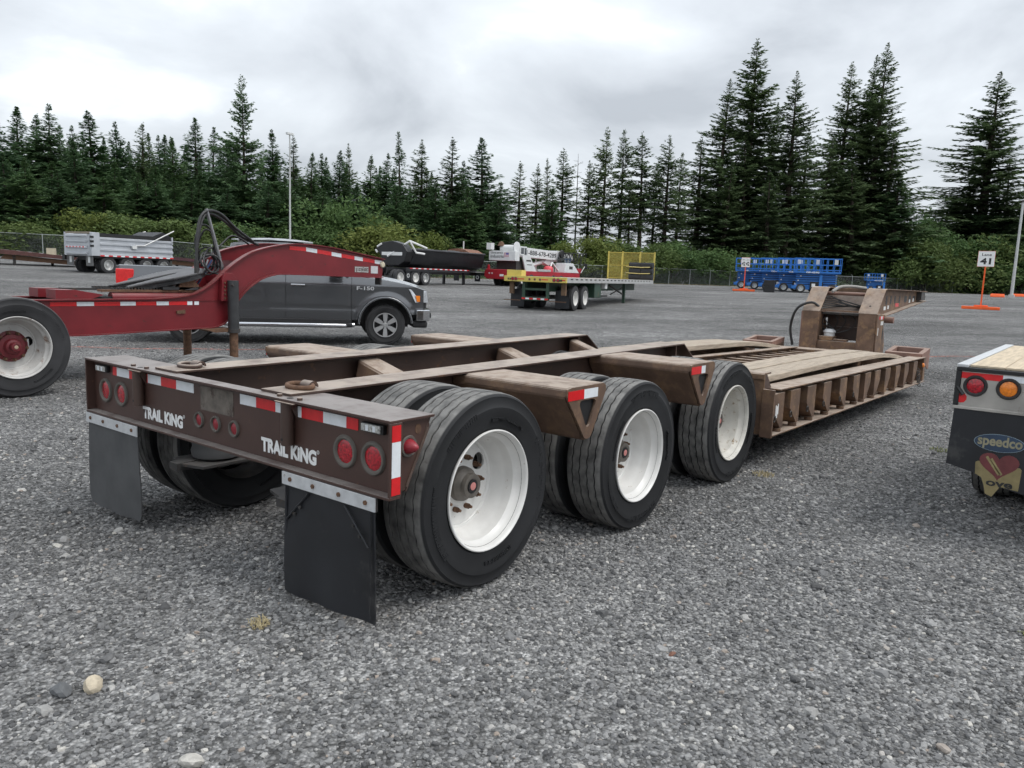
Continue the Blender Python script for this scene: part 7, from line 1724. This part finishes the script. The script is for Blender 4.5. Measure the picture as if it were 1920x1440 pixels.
# ------------------------------------------------------------------ shrubs and undergrowth
def shrub_mesh(seed, mat, n=2600):
    r = np.random.default_rng(seed); nl = 11
    C = np.stack([r.uniform(-0.36, 0.36, nl), r.uniform(-0.36, 0.36, nl), r.uniform(0.25, 0.72, nl)], -1); S = r.uniform(0.14, 0.30, nl); S[C[:, 2] < 0.4] *= 1.2
    k = r.integers(0, nl, n); d = r.normal(size=(n, 3)); d /= np.linalg.norm(d, axis=1)[:, None]
    P = C[k]+d*(S[k]*r.uniform(0.45, 1.12, n))[:, None]; P[:, 2] = np.abs(P[:, 2])
    a = r.normal(size=(n, 3)); a /= np.linalg.norm(a, axis=1)[:, None]; b_ = np.cross(a, d+r.normal(size=(n, 3))*0.6); b_ /= np.linalg.norm(b_, axis=1)[:, None]+1e-6
    s = r.uniform(0.008, 0.021, n)[:, None]
    V = np.stack([P-a*s*1.5, P-b_*s*0.8, P+a*s*1.5, P+b_*s*0.8], 1).reshape(-1, 3)
    return make_mesh('foliage', V, np.arange(len(V)).reshape(-1, 4), mat)
shr = {}
stem_me = MB().tube([(0, 0, 0), (0.02, 0.01, 0.3), (0, 0.03, 0.6)], [0.02, 0.014, 0.006], 5)
for q in range(5): stem_me.tube([(0, 0, 0.08), (0.18*math.cos(q*1.3), 0.18*math.sin(q*1.3), 0.5)], [0.012, 0.005], 4)
stem_me = stem_me.mesh('stems'); stem_me.materials.append(bark)
BN = ('olive green shrub', 'mid green shrub', 'yellow-green shrub', 'deep green leafy shrub'); bc = {}
for i, (x, y, H, Wd, k) in enumerate(BUSHES):
    key = (k, i % 3)
    if key not in shr: shr[key] = shrub_mesh(100+k*7+i % 3, bush_ms[k], 8500)
    bc[k] = 1+sum(1 for q in BUSHES if q[4] == k and side_of(q[0], q[1]) > side_of(x, y))
    t = thing('shrub', '%s behind the fence, %s of its colour from the left' % (BN[k], ordinal(bc[k])), 'shrub', (x, y, hz(x, y)-0.1), rsT.uniform(0, 6.28), 'shrubs behind the fence')
    t.scale = (Wd*1.38, Wd*1.38, H*rsT.uniform(0.95, 1.2)/0.88); obj('foliage', shr[key], None, t); obj('stems', stem_me, None, t)
def cover(name, label, n, fr, off, hgt_, size, mat, seed):
    r = np.random.default_rng(seed); q = flen*(fr[0]+(fr[1]-fr[0])*r.random(n)); o = r.uniform(off[0], off[1], n)
    x = FA.x+fd_.x*q-fd_.y*o; y = FA.y+fd_.y*q+fd_.x*o
    hh = hgt_*(0.55+0.45*np.sin(q*0.9+o)*np.sin(q*0.37+1.3*o+1))*np.clip((o-off[0])/2.0, 0.15, 1)
    z = hgt(x, y)+hh*r.random(n)**0.5
    P = np.stack([x, y, z], -1); a = r.normal(size=(n, 3)); a /= np.linalg.norm(a, axis=1)[:, None]; b_ = r.normal(size=(n, 3)); b_ = np.cross(a, b_); b_ /= np.linalg.norm(b_, axis=1)[:, None]
    s = r.uniform(0.5, 1.0, n)[:, None]*size
    V = np.stack([P-a*s*1.4, P-b_*s*0.7, P+a*s*1.4, P+b_*s*0.7], 1).reshape(-1, 3)
    o_ = obj(name, make_mesh(name, V, np.arange(len(V)).reshape(-1, 4), mat)); o_['label'] = label; return kind(o_, 'stuff')
weeds = leaf_mat('bramble_leaves', (0.055, 0.100, 0.028), (0.160, 0.220, 0.075), 0.3)
weeds_d = leaf_mat('dark_undergrowth_leaves', (0.036, 0.066, 0.026), (0.100, 0.138, 0.056), 0.3)
dry = leaf_mat('dry_verge_grass', (0.16, 0.14, 0.08), (0.30, 0.26, 0.15), 0.1)
cover('brambles', 'low green brambles behind the left fence', 30000, (0, 0.42), (0.5, 9.0), 1.9, 0.13, weeds, 1)
cover('undergrowth', 'dark undergrowth behind the fence under the trees', 42000, (0.36, 1.0), (1.0, 16.0), 2.2, 0.17, weeds_d, 2)
cover('verge_grass', 'strip of dry grass along the foot of the fence', 9000, (0.2, 1.0), (-1.6, 0.4), 0.16, 0.05, dry, 3)
